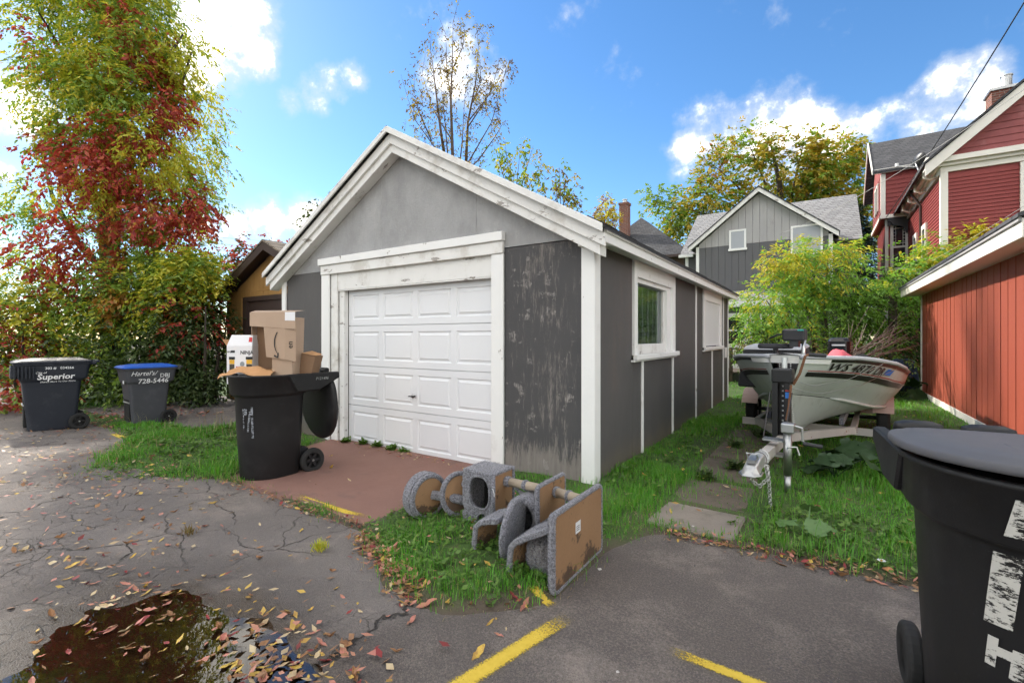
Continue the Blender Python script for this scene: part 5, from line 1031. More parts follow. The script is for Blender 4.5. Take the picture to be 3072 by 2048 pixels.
obj('transom', MB().poly([(-wg(BL),BL,zg(BL)),(-wc(BL),BL,zc(BL)),(0,BL,zk(BL)),(wc(BL),BL,zc(BL)),(wg(BL),BL,zg(BL))], (0,.04,0)), 'hull_white', BT, fix=True)
obj('bow_cap', MB().loft([[side_pt(s, 1, -1, .02)+Vector((0,0,.03)), Vector((0,s-.02,zg(s)+.045)), side_pt(s, 1, 1, .02)+Vector((0,0,.03))] for s in (.0,.06,.14,.24)], False, False, closed=False).loft([[side_pt(s, 1, sd_, .022)+Vector((0,0,.032)), side_pt(s, .86, sd_, .02)] for sd_, s in ((-1,.24),(-1,.12),(-1,.02),(1,.02),(1,.12),(1,.24))], False, False, closed=False), 'hull_white', BT, smooth=True)
# bow deck, seats, console, windscreen box, trolling motor, outboard
dk = [[side_pt(s, 1, -1)+Vector((.03,0,-.03)), side_pt(s, 1, 1)+Vector((-.03,0,-.03))] for s in (.1,.25,.5,.8)]; obj('bow_deck', MB().loft(dk, False, False, closed=False), 'seat_grey', BT)
con = obj('console', MB().loft([[(-.78,1.05,.8),(.02,1.05,.8),(.02,1.65,.8),(-.78,1.65,.8)],[(-.72,1.12,1.30),(-.02,1.12,1.30),(-.02,1.6,1.34),(-.72,1.6,1.34)]]), 'seat_dark', BT, bevel=.02); obj('console_top', MB().loft([[(-.73,1.10,1.30),(-.01,1.10,1.30),(-.01,1.62,1.34),(-.73,1.62,1.34)],[(-.70,1.14,1.355),(-.03,1.14,1.355),(-.03,1.6,1.385),(-.70,1.6,1.385)]]), 'seat_grey', con, bevel=.015)
st = obj('bow_seat', MB().loft([rrect(.17,.13,.05,1.335,4,.62), rrect(.18,.14,.05,1.36,4,.62), rrect(.17,.13,.05,1.395,4,.62)]).xf(Matrix.Translation((-.22,0,0))), 'seat_dark', BT, bevel=.01); obj('seat_post', MB().tube([(-.22,.62,1.1),(-.22,.62,1.34)], .03, 8), 'metal_dark', st)
tm = obj('trolling_motor_head', MB().box((-.10,.36,1.43), (.13,.55,1.57)), 'seat_dark', BT, bevel=.02); obj('motor_shaft', MB().tube([(.10,.40,1.15),(.115,.42,1.44)], .022, 10), 'chrome', tm, smooth=True); obj('motor_lens', MB().box((.06,.353,1.545), (.12,.359,1.562)), 'lens_teal', tm); obj('motor_bracket', MB().box((-.03,.40,1.36), (.06,.52,1.43)), 'metal_dark', tm); obj('tiller', MB().tube([(-.06,.5,1.52),(-.2,.62,1.50),(-.3,.7,1.46)], .012, 6), 'metal_dark', tm)
om = obj('outboard_cowl', MB().loft([rrect(.15,.24,.07,1.12,4,4.52), rrect(.17,.27,.08,1.20,4,4.52), rrect(.17,.27,.08,1.40,4,4.52), rrect(.14,.23,.08,1.47,4,4.52)]).xf(Matrix.Rotation(0, 4, 'X')), 'motor_black', BT, smooth=False, bevel=.015)
for z in (1.22,1.26,1.30,1.36): obj('cowl_stripe', MB().box((-.172,4.34,z), (.172,4.70,z+.012)), 'chrome', om)
obj('outboard_leg', MB().box((-.07,4.40,.35), (.07,4.62,1.12)), 'motor_black', om, bevel=.02); obj('outboard_badge', MB().box((-.1,4.249,1.32), (.1,4.252,1.35)), 'print_white', om)
for s in (2.2,3.2): obj('bench_seat', MB().box((-wg(s)+.1,s,.78), (wg(s)-.1,s+.32,.84)), 'seat_grey', BT)
obj('side_rail', MB().loft([[side_pt(s, 1, -1)+Vector((.05,0,.0)), side_pt(s, 1, -1)+Vector((.14,0,.0))] for s in (1.7,2.5,3.4,4.25)], False, False, closed=False), 'boat_green', BT)
obj('stern_plate', MB().box((-.86,4.0,.86), (.86,4.28,.88)), 'boat_green', BT)
for s in [0.35+.06*i for i in range(8)]: pass
rv = MB()
for i in range(34):
    z = 1.2-.021*i; s = .03 if z > .85 else .03+(.85-z)*.55
    for sd_ in (1, -1): rv.box((sd_*.052-.005,s-.004,z-.005), (sd_*.052+.005,s+.006,z+.005))
obj('rivet_row', rv, 'hull_white', BT)['kind'] = 'stuff'
# registration on the side facing the camera
def hull_text(txt, size, s0, s1, kmid, hgt, m, shear=.25):
    mb = text_mb(txt, size, shear, 1.05, bold=.004); xs = [v[0] for v in mb.v]; ys = [v[1] for v in mb.v]; a, b_ = min(xs), max(xs); c, d = min(ys), max(ys)
    V = []
    for x, y, _ in mb.v:
        s = s0+(s1-s0)*(x-a)/(b_-a); k = kmid+((y-c)/(d-c)-.5)*hgt; V.append(side_pt(s, k, 1, .009))
    mb.v = [tuple(v) for v in V]; return obj('registration_lettering', mb, m, BT)
hull_text('WS 4870 DR', .3, 0.28, 1.15, .775, .20, 'stripe_black')
obj('registration_sticker', MB().loft([[side_pt(s, .72, 1, .009), side_pt(s+.04, .86, 1, .009)] for s in (1.18,1.27,1.36)], False, False, closed=False), 'print_blue', BT)
obj('bow_rope', MB().tube([(.05,-.03,1.02),(.25,.1,.95),(.5,.5,1.0),(.78,.9,1.16),(.82,1.0,1.2)], .0035, 5).tube([(.05,-.03,.92),(.3,.2,.86),(.6,.7,.93),(.9,1.4,1.10)], .003, 5), 'steel', BT, smooth=True)
LJ = thing('life_jacket', 'faded pink life jacket draped over the boat gunwale', 'life jacket', (0,0,0), 0)
bm4 = Matrix.Translation((1.55,1.60,0)) @ Matrix.Rotation(R(-8), 4, 'Z'); LJ.matrix_basis = bm4 @ Matrix.Translation((.36,1.30,1.19)) @ Matrix.Scale(.62, 4)
V = []; nx, ny = 14, 12
for j in range(ny):
    for i in range(nx):
        u = i/(nx-1)*2-1; v = j/(ny-1)*2-1; rr_ = max(0, 1-(u*u*.9+v*v*.8)); V.append((.20*v+.03*math.sin(u*5), .34*u, .20*rr_**.55*(1-.35*u)+.018*math.sin(u*9+v*6)-.06*max(0, v)))
obj('fabric_shell', MB().add(V, [(j*nx+i, j*nx+i+1, (j+1)*nx+i+1, (j+1)*nx+i) for j in range(ny-1) for i in range(nx-1)]), 'life_pink', LJ, smooth=True)
obj('fabric_strap', MB().tube([(.1,-.2,.08),(.2,-.1,.0),(.24,.0,-.06)], .012, 5), 'life_pink', LJ)
SW = thing('spare_wheel', 'small spare trailer wheel lying upright in the boat stern', 'wheel'); SW.matrix_basis = bm4 @ Matrix.Translation((.35,3.9,1.03)) @ Matrix.Rotation(R(70), 4, 'Z') @ Matrix.Rotation(R(20), 4, 'Y')
obj('tyre', MB().lathe([(.085,-.05),(.15,-.05),(.17,-.02),(.17,.02),(.15,.05),(.085,.05),(.085,-.05)], 24, (0,0,0), 'x'), 'rubber', SW, bevel=.01); obj('rim', MB().lathe([(0,-.02),(.03,-.03),(.086,-.03),(.086,.03),(.03,.03),(0,.02)], 18, (0,0,0), 'x'), 'hull_white', SW)
# ---------------------------------------------------------------- trailer
TR = thing('boat_trailer', 'white and rusty boat trailer with black winch post and galvanised jack', 'trailer', (1.56,1.62,0), R(-4.5))
paint('trailer_white', (.42,.39,.36), .6, .15, 5, chip=((.22,.09,.05), .63, 9, (1,1,1))); paint('coupler_grey', (.50,.50,.49), .35, .2, 8, metal=.5); paint('fender_pink', (.50,.36,.32), .6, .2)
obj('tongue_beam', MB().beam((0,-1.55,.43), (0,1.0,.36), .075, .085).beam((0,1.0,.36), (0,3.6,.27), .074, .084), 'trailer_white', TR)
for s_ in (1, -1): obj('side_rail', MB().beam((0,.1,.36), (s_*.55,1.5,.29), .06, .09).beam((s_*.55,1.5,.29), (s_*.55,4.2,.26), .06, .09), 'trailer_white', TR)
obj('cross_beam', MB().beam((-.75,1.55,.27), (.75,1.55,.27), .05, .09), 'trailer_white', TR); obj('cross_beam', MB().beam((-.75,3.9,.25), (.75,3.9,.25), .05, .08), 'trailer_white', TR); obj('axle', MB().tube([(-.85,2.9,.28),(.85,2.9,.28)], .03, 8), 'metal_dark', TR)
for s_ in (1, -1):
    w = obj('wheel', MB().lathe([(.13,-.08),(.25,-.08),(.28,-.05),(.28,.05),(.25,.08),(.13,.08),(.13,-.08)], 24, (s_*.86,2.9,.28), 'x'), 'rubber', TR, bevel=.01); obj('wheel_rim', MB().lathe([(0,-.05),(.132,-.06),(.132,.06),(0,.05)], 16, (s_*.86,2.9,.28), 'x'), 'trailer_white', w)
    pr = [(s_*.86, 2.9+.36*math.cos(a), .28+.34*math.sin(a)) for a in [R(20+140*i/10) for i in range(11)]]
    obj('fender', MB().loft([[(p[0]-.12,p[1],p[2]),(p[0]+.12,p[1],p[2])] for p in pr], False, False, closed=False).loft([[(s_*.86+s_*.12,p[1],p[2]),(s_*.86+s_*.12,p[1],p[2]-.07)] for p in pr], False, False, closed=False), 'fender_pink', TR)
    obj('bunk', MB().beam((s_*.42,1.6,.37), (s_*.45,4.2,.36), .05, .09), 'carpet', TR)
wp = obj('winch_post', MB().box((-.085,-.30,.40), (-.035,-.16,1.12)).box((.03,-.30,.40), (.075,-.16,1.12)).box((-.034,-.20,.40), (.029,-.16,1.10)), 'stripe_black', TR)
obj('winch', MB().box((-.09,-.32,1.0), (.10,-.12,1.14)), 'stripe_black', wp, bevel=.01); obj('bow_roller', MB().lathe([(0,-.06),(.04,-.06),(.04,.06),(0,.06)], 12, (0,-.08,1.10), 'x'), 'rubber', wp)
for i in range(11): obj('post_hole', MB().box((-.008,-.2045,.48+i*.052), (.008,-.2005,.496+i*.052)), 'hull_white', wp)
obj('post_sticker', MB().box((.035,-.3035,.84), (.07,-.3005,.90)), 'print_blue', wp); obj('post_sticker', MB().box((.035,-.3035,.91), (.07,-.3005,.925)), 'stripe_red', wp); obj('winch_crank', MB().tube([(.10,-.24,.98),(.16,-.26,1.10),(.21,-.28,1.28),(.235,-.26,1.295)], .014, 8), 'rust', wp); obj('crank_grip', MB().tube([(.235,-.26,1.295),(.38,-.20,1.285)], .02, 8), 'seat_dark', wp); obj('crank_bar', MB().tube([(.09,-.31,.98),(.07,-.33,.75),(.05,-.33,.62)], .012, 6), 'rust', wp)
obj('post_brace', MB().tube([(-.1,-.32,.9),(-.09,-.75,.5)], .006, 6).tube([(.10,-.32,.9),(.08,-.72,.5)], .006, 6), 'metal_dark', TR)
cp = obj('coupler', MB().loft([[(-.05,-1.52,.40),(.05,-1.52,.40),(.05,-1.52,.50),(-.05,-1.52,.50)],[(-.055,-1.66,.40),(.055,-1.66,.40),(.05,-1.66,.495),(-.05,-1.66,.495)],[(-.065,-1.75,.395),(.065,-1.75,.395),(.045,-1.75,.475),(-.045,-1.75,.475)],[(-.07,-1.83,.395),(.07,-1.83,.395),(.04,-1.82,.46),(-.04,-1.82,.46)],[(-.04,-1.89,.395),(.04,-1.89,.395),(.02,-1.87,.43),(-.02,-1.87,.43)]]), 'coupler_grey', TR, bevel=.008)
obj('coupler_latch', MB().box((-.03,-1.80,.475), (.03,-1.62,.50)).tube([(-.035,-1.72,.5),(-.035,-1.78,.55),(.035,-1.78,.55),(.035,-1.72,.5)], .007, 6), 'steel', cp); obj('coupler_lip', MB().tube([(-.072,-1.72,.397),(-.076,-1.83,.397),(-.04,-1.895,.397),(.04,-1.895,.397),(.076,-1.83,.397),(.072,-1.72,.397)], .008, 6), 'steel', cp)
obj('safety_wrap', MB().tube([(.055*math.cos(a), -1.5+.012*a, .43+.062*math.sin(a)) for a in [i*.5 for i in range(30)]], .009, 5), 'steel', TR)
jk = obj('tongue_jack', MB().tube([(.13,-.86,.19),(.13,-.86,.60)], .036, 16), 'steel', TR, smooth=True); obj('jack_head', MB().box((.08,-.92,.585), (.19,-.80,.675)), 'steel', jk, bevel=.012, seg=2); obj('jack_foot', MB().tube([(.13,-.86,.0),(.13,-.86,.19)], .029, 14), 'steel', jk, smooth=True); obj('jack_crank', MB().tube([(.19,-.86,.65),(.245,-.86,.64),(.25,-.86,.52),(.27,-.84,.50)], .012, 8), 'steel', jk); obj('jack_grip', MB().tube([(.25,-.86,.50),(.40,-.84,.485)], .018, 8), 'seat_dark', jk)
obj('jack_bracket', MB().box((-.07,-.93,.36), (.10,-.80,.38)).box((-.07,-.93,.50), (.10,-.80,.515)).tube([(.13,-.92,.46),(.21,-.92,.47),(.23,-.92,.40)], .009, 6), 'steel', TR)
def chain(path, n, name):
    path = [Vector(p) for p in path]; seg = [(path[i+1]-path[i]).length for i in range(len(path)-1)]; tot = sum(seg); mb = MB()
    for i in range(n):
        d = tot*(i+.5)/n; k = 0
        while d > seg[k] and k < len(seg)-1: d -= seg[k]; k += 1
        c = path[k].lerp(path[k+1], d/seg[k]); t_ = (path[k+1]-path[k]).normalized(); s_ = t_.orthogonal().normalized()
        if i % 2: s_ = t_.cross(s_)
        hl = tot/n*.68; pts = [c+t_*hl*math.cos(a)+s_*.015*math.sin(a) for a in [2*math.pi*q/8 for q in range(10)]]; mb.tube(pts, .0045, 5, cap=False)
    return obj(name, mb, 'chrome', TR, smooth=True)
chain([(.06,-1.47,.40),(.075,-1.47,.25),(.08,-1.46,.10),(.085,-1.44,.03),(.10,-1.38,.03)], 20, 'safety_chain'); chain([(-.02,-1.60,.40),(-.03,-1.6,.28),(.02,-1.56,.24),(.07,-1.5,.30),(.05,-1.48,.40)], 17, 'safety_chain')

# carpet pile: short fibres standing off every carpeted piece
def pile(objs, n, ln):
    Vs, ar, nr = [], [], []
    for o in objs:
        me = o.data; me.calc_loop_triangles(); v = np.array([x.co[:] for x in me.vertices]); t = np.array([x.vertices[:] for x in me.loop_triangles]); a, b_, c = v[t[:,0]], v[t[:,1]], v[t[:,2]]; cr = np.cross(b_-a, c-a); A_ = np.linalg.norm(cr, axis=1)/2
        Vs.append(np.stack([a, b_, c], 1)); ar.append(A_); nr.append(cr/(2*A_[:,None]+1e-12))
    Tt = np.concatenate(Vs); A_ = np.concatenate(ar); Nr = np.concatenate(nr); i = RNG.choice(len(A_), n, p=A_/A_.sum()); u, v = RNG.random((2, n, 1)); f = (u+v) > 1; u = np.where(f, 1-u, u); v = np.where(f, 1-v, v)
    P = Tt[i,0]+(Tt[i,1]-Tt[i,0])*u+(Tt[i,2]-Tt[i,0])*v; Nn = Nr[i]*np.where(RNG.random((n,1)) < .5, 1, -1) if False else Nr[i]; D = Nn+RNG.normal(0,.45,(n,3)); D /= np.linalg.norm(D, axis=1, keepdims=True)
    S_ = np.cross(D, RNG.normal(0,1,(n,3))); S_ /= np.linalg.norm(S_, axis=1, keepdims=True); l = ln*RNG.uniform(.5,1.3,(n,1)); V = np.stack([P-S_*.0016, P+S_*.0016, P+D*l], 1).reshape(-1,3); return V, np.arange(3*n).reshape(-1,3)
leafmat('pile_fibre', [(.10,.10,.12),(.22,.22,.25),(.36,.36,.40)], .1)
V, T = pile([o for o in C.objects if o.type == 'MESH' and o.data.materials and o.data.materials[0] in (M['carpet'],) and (o.parent == CT or (o.parent and o.parent.parent == CT))], 42000, .009)
link('carpet_pile', npmesh('carpet_pile', V, T), 'pile_fibre', CT)['kind'] = 'stuff'
V, T = pile([o for o in C.objects if o.name.startswith('plush_roll')], 9000, .014); link('plush_pile', npmesh('plush_pile', V, T), 'pile_fibre', CT)['kind'] = 'stuff'
# ---------------------------------------------------------------- vegetation
leafmat('leaf_green', [(.14,.25,.027),(.21,.34,.038),(.30,.41,.05)], .5); leafmat('leaf_lime', [(.38,.47,.04),(.55,.55,.045),(.72,.58,.05)], .5); leafmat('leaf_red', [(.30,.03,.03),(.46,.055,.04),(.58,.14,.05)], .42)
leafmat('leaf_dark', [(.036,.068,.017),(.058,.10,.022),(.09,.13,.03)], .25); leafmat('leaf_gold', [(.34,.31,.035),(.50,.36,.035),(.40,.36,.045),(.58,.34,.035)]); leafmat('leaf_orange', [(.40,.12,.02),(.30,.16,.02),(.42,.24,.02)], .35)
leafmat('leaf_brown', [(.16,.10,.03),(.24,.15,.04),(.14,.13,.035)], .3); leafmat('needle', [(.010,.022,.014),(.02,.036,.022)], .1); leafmat('shrub_green', [(.14,.32,.035),(.21,.43,.05),(.31,.52,.07),(.15,.33,.04)], .52); leafmat('shrub_yellow', [(.45,.36,.02),(.55,.42,.03),(.30,.30,.03)])
leafmat('grass_blade', [(.065,.25,.010),(.095,.34,.016),(.14,.40,.024),(.08,.28,.012),(.26,.36,.06)], .35); leafmat('grass_dry', [(.30,.24,.12),(.42,.34,.19),(.22,.19,.08)], .3); leafmat('weed_leaf', [(.065,.15,.018),(.10,.20,.026),(.14,.25,.035)], .3)
KP = 3072/2352
def at(x, y, t): return Vector((1.877,-4.275,1.47))+(fw+rt*((x*KP-1536)/1393)+Vector((0,0,(1012-y*KP)/1393)))*t
def mpp(t): return KP/1393*t
def rnorm(a): return a/(np.linalg.norm(a, axis=1, keepdims=True)+1e-9)
def sprays(P, Out, n, ln, L_, W_, droop, spread=.8):
    """n leaflets in pairs along a drooping twig at every point"""
    m = len(P); D = rnorm(Out+RNG.normal(0,.45,(m,3))+np.array([0,0,-droop])); k = np.repeat(np.arange(m), n); f = np.tile((np.arange(n)+.5)/n, m)[:, None]
    Sd = rnorm(np.cross(D, np.array([0,0,1.])+RNG.normal(0,.15,(m,3)))); sg = np.tile(np.where(np.arange(n) % 2, 1., -1.), m)[:, None]
    Pp = P[k]+D[k]*ln*f+RNG.normal(0,.02,(m*n,3))+np.array([0,0,-1.])*(f**2)*ln*droop*.5
    A = rnorm(D[k]*.55+Sd[k]*sg*spread+np.array([0,0,-droop*.7])+RNG.normal(0,.22,(m*n,3))); Nn = rnorm(np.array([0,0,1.])+RNG.normal(0,.5,(m*n,3)))
    s = RNG.uniform(.65,1.2,m*n); return leaves(Pp, A, Nn, L_*s, W_*s)
def blob_points(c, r, n, clump=.33, per=14, shell=.5):
    c = np.array(c); r = np.array(r); k = max(3, n//per); U = rnorm(RNG.normal(0,1,(k,3)))*(shell+(1-shell)*RNG.random((k,1)))**.8
    C_ = U*r; i = RNG.integers(0, k, n); P = C_[i]+RNG.normal(0,1,(n,3))*np.minimum(clump, r*.45); return P+c, rnorm(P/r+RNG.normal(0,.2,(n,3)))
def foliage(name, parent, blobs, mats, n=10, ln=.35, L_=.10, W_=.04, droop=.5, clump=.33, per=14, shell=.5):
    Vs, Ts, Mi, o = [], [], [], 0
    for c, r, cnt, mi in blobs:
        P, Out = blob_points(c, r, cnt, clump, per, shell); P[:, 2] = np.maximum(P[:, 2], .08)
        V, T = sprays(P, Out, n, ln, L_, W_, droop); Vs.append(V); Ts.append(T+o); o += len(V)
        if isinstance(mi, int): Mi.append(np.full(len(T), mi))
        else: q = np.array(mi)[RNG.integers(0, len(mi), cnt)]; Mi.append(np.repeat(q, n*2))
    return link(name, npmesh(name, np.vstack(Vs), np.vstack(Ts), np.concatenate(Mi)), mats, parent)
def limbs(name, parent, paths, m='bark'):
    mb = MB()
    for pts, r0, r1 in paths:
        n = len(pts); mb.tube(pts, [r0+(r1-r0)*i/(n-1) for i in range(n)], 7)
    return obj(name, mb, m, parent, smooth=True)
def B(x, y, rx, ry, t, cnt, mi, rd=None):
    k = mpp(t); return (at(x, y, t), (rx*k, (rd or (rx+ry)*.5)*k, ry*k), cnt, mi)
# big left tree and the creeper on it
T0 = at(255,905,12.2); T0.z = -.05
LT = thing('maple_tree', 'tall yellow-green tree hung with red creeper at the left', 'tree', tuple(T0), world=True)
tp = [T0, at(262,800,12.2), at(258,640,12.2), at(245,480,12.3), at(265,300,12.4), at(270,120,12.5), at(275,-80,12.6)]
lim = [(tp, .34, .06)]
for a, pts in ((1,[(330,640),(390,520),(450,440)]), (2,[(180,560),(120,450),(90,330)]), (3,[(330,380),(400,250),(440,120)]), (4,[(200,250),(150,130),(90,30)]), (3,[(150,400),(60,350)]), (4,[(340,200),(420,80)]), (1,[(200,700),(110,640),(30,600)])):
    lim.append(([tp[a]]+[at(x, y, 12.2+random.uniform(-1,1)) for x, y in pts], .11, .02))
limbs('trunk', LT, lim)
g_, l_ = 0, 1
foliage('crown', LT, [B(250,-420,260,110,12.8,1500,0),B(260,-260,270,100,12.8,1700,(0,0,1)),B(250,-110,230,100,12.6,1300,(0,0,1)),B(235,30,150,85,12.3,702,(0,0,1,1)),B(345,60,75,80,12,327,(1,1,0)),B(110,60,60,60,12.2,202,(0,0,1)),B(390,250,62,130,12.2,499,(1,1,0)),B(280,210,110,100,11.8,499,(0,0,1,1)),B(160,230,50,80,12.2,187,(0,0,1)),B(210,165,70,40,10.9,187,(1,0)),B(205,310,80,60,11.2,249,(0,0,1)),  # highest blobs, above the view, added and thickened to shade the foreground
  B(390,430,70,90,11.8,374,(0,1)),B(300,420,110,100,12.6,374,0),B(110,440,45,60,12,140,(0,1)),B(380,580,70,50,11.6,202,(0,0,1)),B(80,590,60,40,12.4,132,(0,1)),B(250,560,140,80,12.8,358,0),B(440,330,30,110,12.2,85,(0,1)),B(235,415,28,26,10.6,54,1),B(425,200,34,56,12.1,85,1),B(40,500,50,14,12.2,39,0),B(205,130,40,22,10.7,70,1),B(340,390,26,22,10.6,46,1),B(270,240,95,70,10.9,234,(1,0,0)),B(300,60,100,50,11,218,(1,0,0)),B(370,340,50,55,10.9,117,1),B(150,180,60,40,11,101,(1,0)),B(420,120,40,40,11.6,85,1)],
  ['leaf_green','leaf_lime'], 12, .36, .125, .045, .55, .26, 17)
VN = thing('creeper_vine', 'red Virginia creeper climbing through the left tree', 'vine', tuple(T0+Vector((.3,-.2,0))), world=True)
limbs('stem', VN, [([T0+Vector((.3,-.25,0)), at(268,760,11.8), at(262,560,11.7), at(230,400,11.6), at(300,260,11.7)], .05, .015)], 'bark')
foliage('leaves', VN, [B(240,405,150,42,11.2,330,0),B(190,345,70,36,11.3,140,0),B(345,230,20,80,11.3,110,0),B(375,245,32,36,11.2,60,0),B(190,580,32,110,11.2,210,0),B(250,600,50,50,11.4,100,(0,1)),B(415,490,42,60,11.2,150,0),B(440,560,18,60,11.2,50,0),B(330,500,80,30,11.1,110,(0,0,1)),B(262,690,36,30,10.6,90,1),B(285,700,26,20,10.5,40,1),B(120,120,50,50,11.4,70,0),B(300,130,24,60,10.9,60,0),B(255,40,40,40,10.9,40,0),B(310,300,50,30,10.8,70,0),B(400,640,50,30,11.2,60,(0,1)),B(150,660,34,50,11.3,70,0),B(130,330,40,30,11.5,60,0)], ['leaf_red','leaf_orange'], 8, .26, .135, .068, .8, .30, 10)
# hedge under the tree: three shrubs
for lab, base, bl in (('dense green hedge shrub behind the blue-lidded cart', (330,905,11.4), [B(330,700,130,80,11.2,560,(0,0,2)),B(300,800,160,90,11.4,620,(0,2,2)),B(220,860,110,50,11.0,260,(2,0)),B(400,850,110,60,11.2,300,2),B(280,690,60,50,10.7,120,(0,1)),B(330,870,120,40,10.6,190,(2,2,0))]),
    ('yellow-green hedge shrub in front of the brown garage', (470,900,10.8), [B(440,625,48,32,10.6,561,(1,1,0)),B(398,690,80,60,10.9,510,(0,1)),B(433,790,55,100,10.8,731,2),B(458,740,35,80,10.7,289,(2,2,3)),B(473,880,20,30,10.4,68,2)]),
    ('mixed red and green shrub at the left frame edge', (70,905,11), [B(60,690,100,50,11,300,(0,1)),B(90,780,120,80,11.2,480,(0,2,1)),B(30,760,60,60,10.6,170,3),B(150,720,70,60,10.8,230,(0,0,1)),B(30,900,60,60,9.6,190,(3,3,0)),B(110,850,110,50,11,260,(2,0,3))])):
    p = at(*base); p.z = -.05; h_ = thing('hedge_shrub', lab, 'shrub', tuple(p), world=True, group='hedge behind the carts')
    limbs('stem', h_, [([p+Vector((dx,dy,0)), p+Vector((dx*2,dy*2,1.0)), p+Vector((dx*3.4+random.uniform(-.3,.3),dy*3,2.2))], .05, .012) for dx, dy in ((.1,.1),(-.2,.0),(.25,-.1),(-.1,-.15),(.0,.2))])
    foliage('foliage', h_, bl, ['leaf_green','leaf_lime','leaf_dark','leaf_red'], 10, .32, .12, .052, .45, .26, 15, .35)
# red bush behind the brown garage
p = at(610,640,18); p.z = 0; h_ = thing('sumac_bush', 'dark red bush showing above the brown garage roof', 'bush', tuple(p), world=True); limbs('stem', h_, [([p, p+Vector((.1,0,3)), at(600,590,18)], .1, .03)])
foliage('foliage', h_, [B(590,610,55,35,18,220,(0,0,1)),B(640,580,45,22,18,150,(0,1)),B(560,630,30,25,17.5,80,(0,1))], ['leaf_red','leaf_dark'], 8, .35, .17, .08, .5, .3)
# slim sparse tree behind the garage
def z3(x, y): return ((1200+x/3.485)/KP, (50+y/3.485)/KP)
p = at(1063,400,15.5); p.z = 0; ST = thing('slim_tree', 'slim upright sparse tree rising behind the garage ridge', 'tree', tuple(p), world=True)
stems = [[(550,1480),(530,850),(545,560),(555,60)],[(690,1520),(710,1100),(790,700),(820,300)],[(630,1500),(650,1300),(680,800)],[(550,1300),(420,1100),(330,930),(230,600)],[(700,1170),(880,900),(960,750),(1030,500)],[(460,1420),(420,1150),(360,650),(320,350)],[(390,1400),(300,1280),(150,1070),(80,850)],[(740,1480),(960,1100),(1080,640)],[(545,560),(650,330),(680,150)],[(500,1460),(470,1100),(430,750)],[(530,850),(490,600),(480,190)],[(760,900),(840,700)],[(330,1300),(200,1000),(150,800)],[(710,1100),(900,860),(1010,700)],[(820,1500),(1000,1250),(1060,1140)]]
lp = [([p, p+Vector((0,0,2.5)), at(*z3(600,1480),15.5)], .12, .07)]; tips = []
for s in stems:
    pts = [at(*z3(x, y), 15.5+random.uniform(-.5,.5)) for x, y in s]; r0 = .055 if len(s) > 3 and s[0][1] > 1400 else .025; lp.append((pts, r0, .006))
    if s[0][1] > 1400: lp.append(([at(*z3(600,1500),15.5)-Vector((0,0,.6)), pts[0]], r0, r0))
    for a, b_ in zip(pts, pts[1:]):
        for q in range(6): tips.append(a.lerp(b_, random.random()))
    for q in range(5):
        a = random.choice(pts[1:]); e = a+Vector((random.uniform(-.35,.35), random.uniform(-.2,.2), random.uniform(.3,.8))); lp.append(([a, e], .007, .003)); tips += [e, a.lerp(e, .6)]
limbs('trunk', ST, lp, 'bark_grey')
def tipleaves(name, parent, tips, mats, per, L_, W_, n=6, ln=.25, jit=.15, droop=.6):
    P = np.array([tuple(t) for t in tips for _ in range(per)])+RNG.normal(0,jit,(len(tips)*per,3)); V, T = sprays(P, RNG.normal(0,1,(len(P),3)), n, ln, L_, W_, droop)
    return link(name, npmesh(name, V, T, np.repeat(RNG.integers(0, len(mats), len(P)), n*2)), mats, parent)
tipleaves('crown', ST, tips, ['leaf_brown','leaf_gold','leaf_brown'], 2, .11, .045)
# saplings that look over the garage roof
for lab, base, ends, mats in (('leafy yellow-green sapling above the right roof slope of the grey garage', (1180,560,14.5), [(1195,345),(1225,335),(1245,375),(1170,370),(1215,400),(1180,395),(1250,425),(1140,350),(1160,330),(1200,420)], ['leaf_lime','leaf_green','leaf_gold','leaf_green']),
    ('thin sapling with few leaves near the right end of the garage roof', (1290,600,14), [(1285,385),(1300,400),(1310,440),(1275,425),(1295,450),(1318,455)], ['leaf_brown','leaf_gold','leaf_green']),
    ('small twiggy sapling above the left roof slope of the grey garage', (750,640,14), [(765,440),(780,455),(745,470),(720,500),(700,530),(710,490),(735,485)], ['leaf_dark','leaf_brown','leaf_dark']),
    ('orange-yellow young tree beside the brick chimney', (1395,640,19), [(1390,455),(1405,475),(1380,480),(1410,500),(1370,490),(1395,500)], ['shrub_yellow','leaf_orange','leaf_lime'])):
    p = at(*base); p.z = 0; s_ = thing('sapling', lab, 'tree', tuple(p), world=True, group='saplings behind the garage'); top = at(base[0], base[1]-60, base[2]); lp = [([p, top], .05, .03)]; tips = []
    for x, y in ends:
        e = at(x, y, base[2]+random.uniform(-.4,.4)); m_ = top.lerp(e, .5)+Vector((0,0,.1)); lp.append(([top, m_, e], .02, .005)); tips += [e, m_.lerp(e, .6), m_.lerp(e, .8)]
    limbs('trunk', s_, lp, 'bark_grey'); tipleaves('crown', s_, tips, mats, 4 if base[2] < 15 else 9, .15, .07, 6, .3, .16)
for k in range(3):
    pass
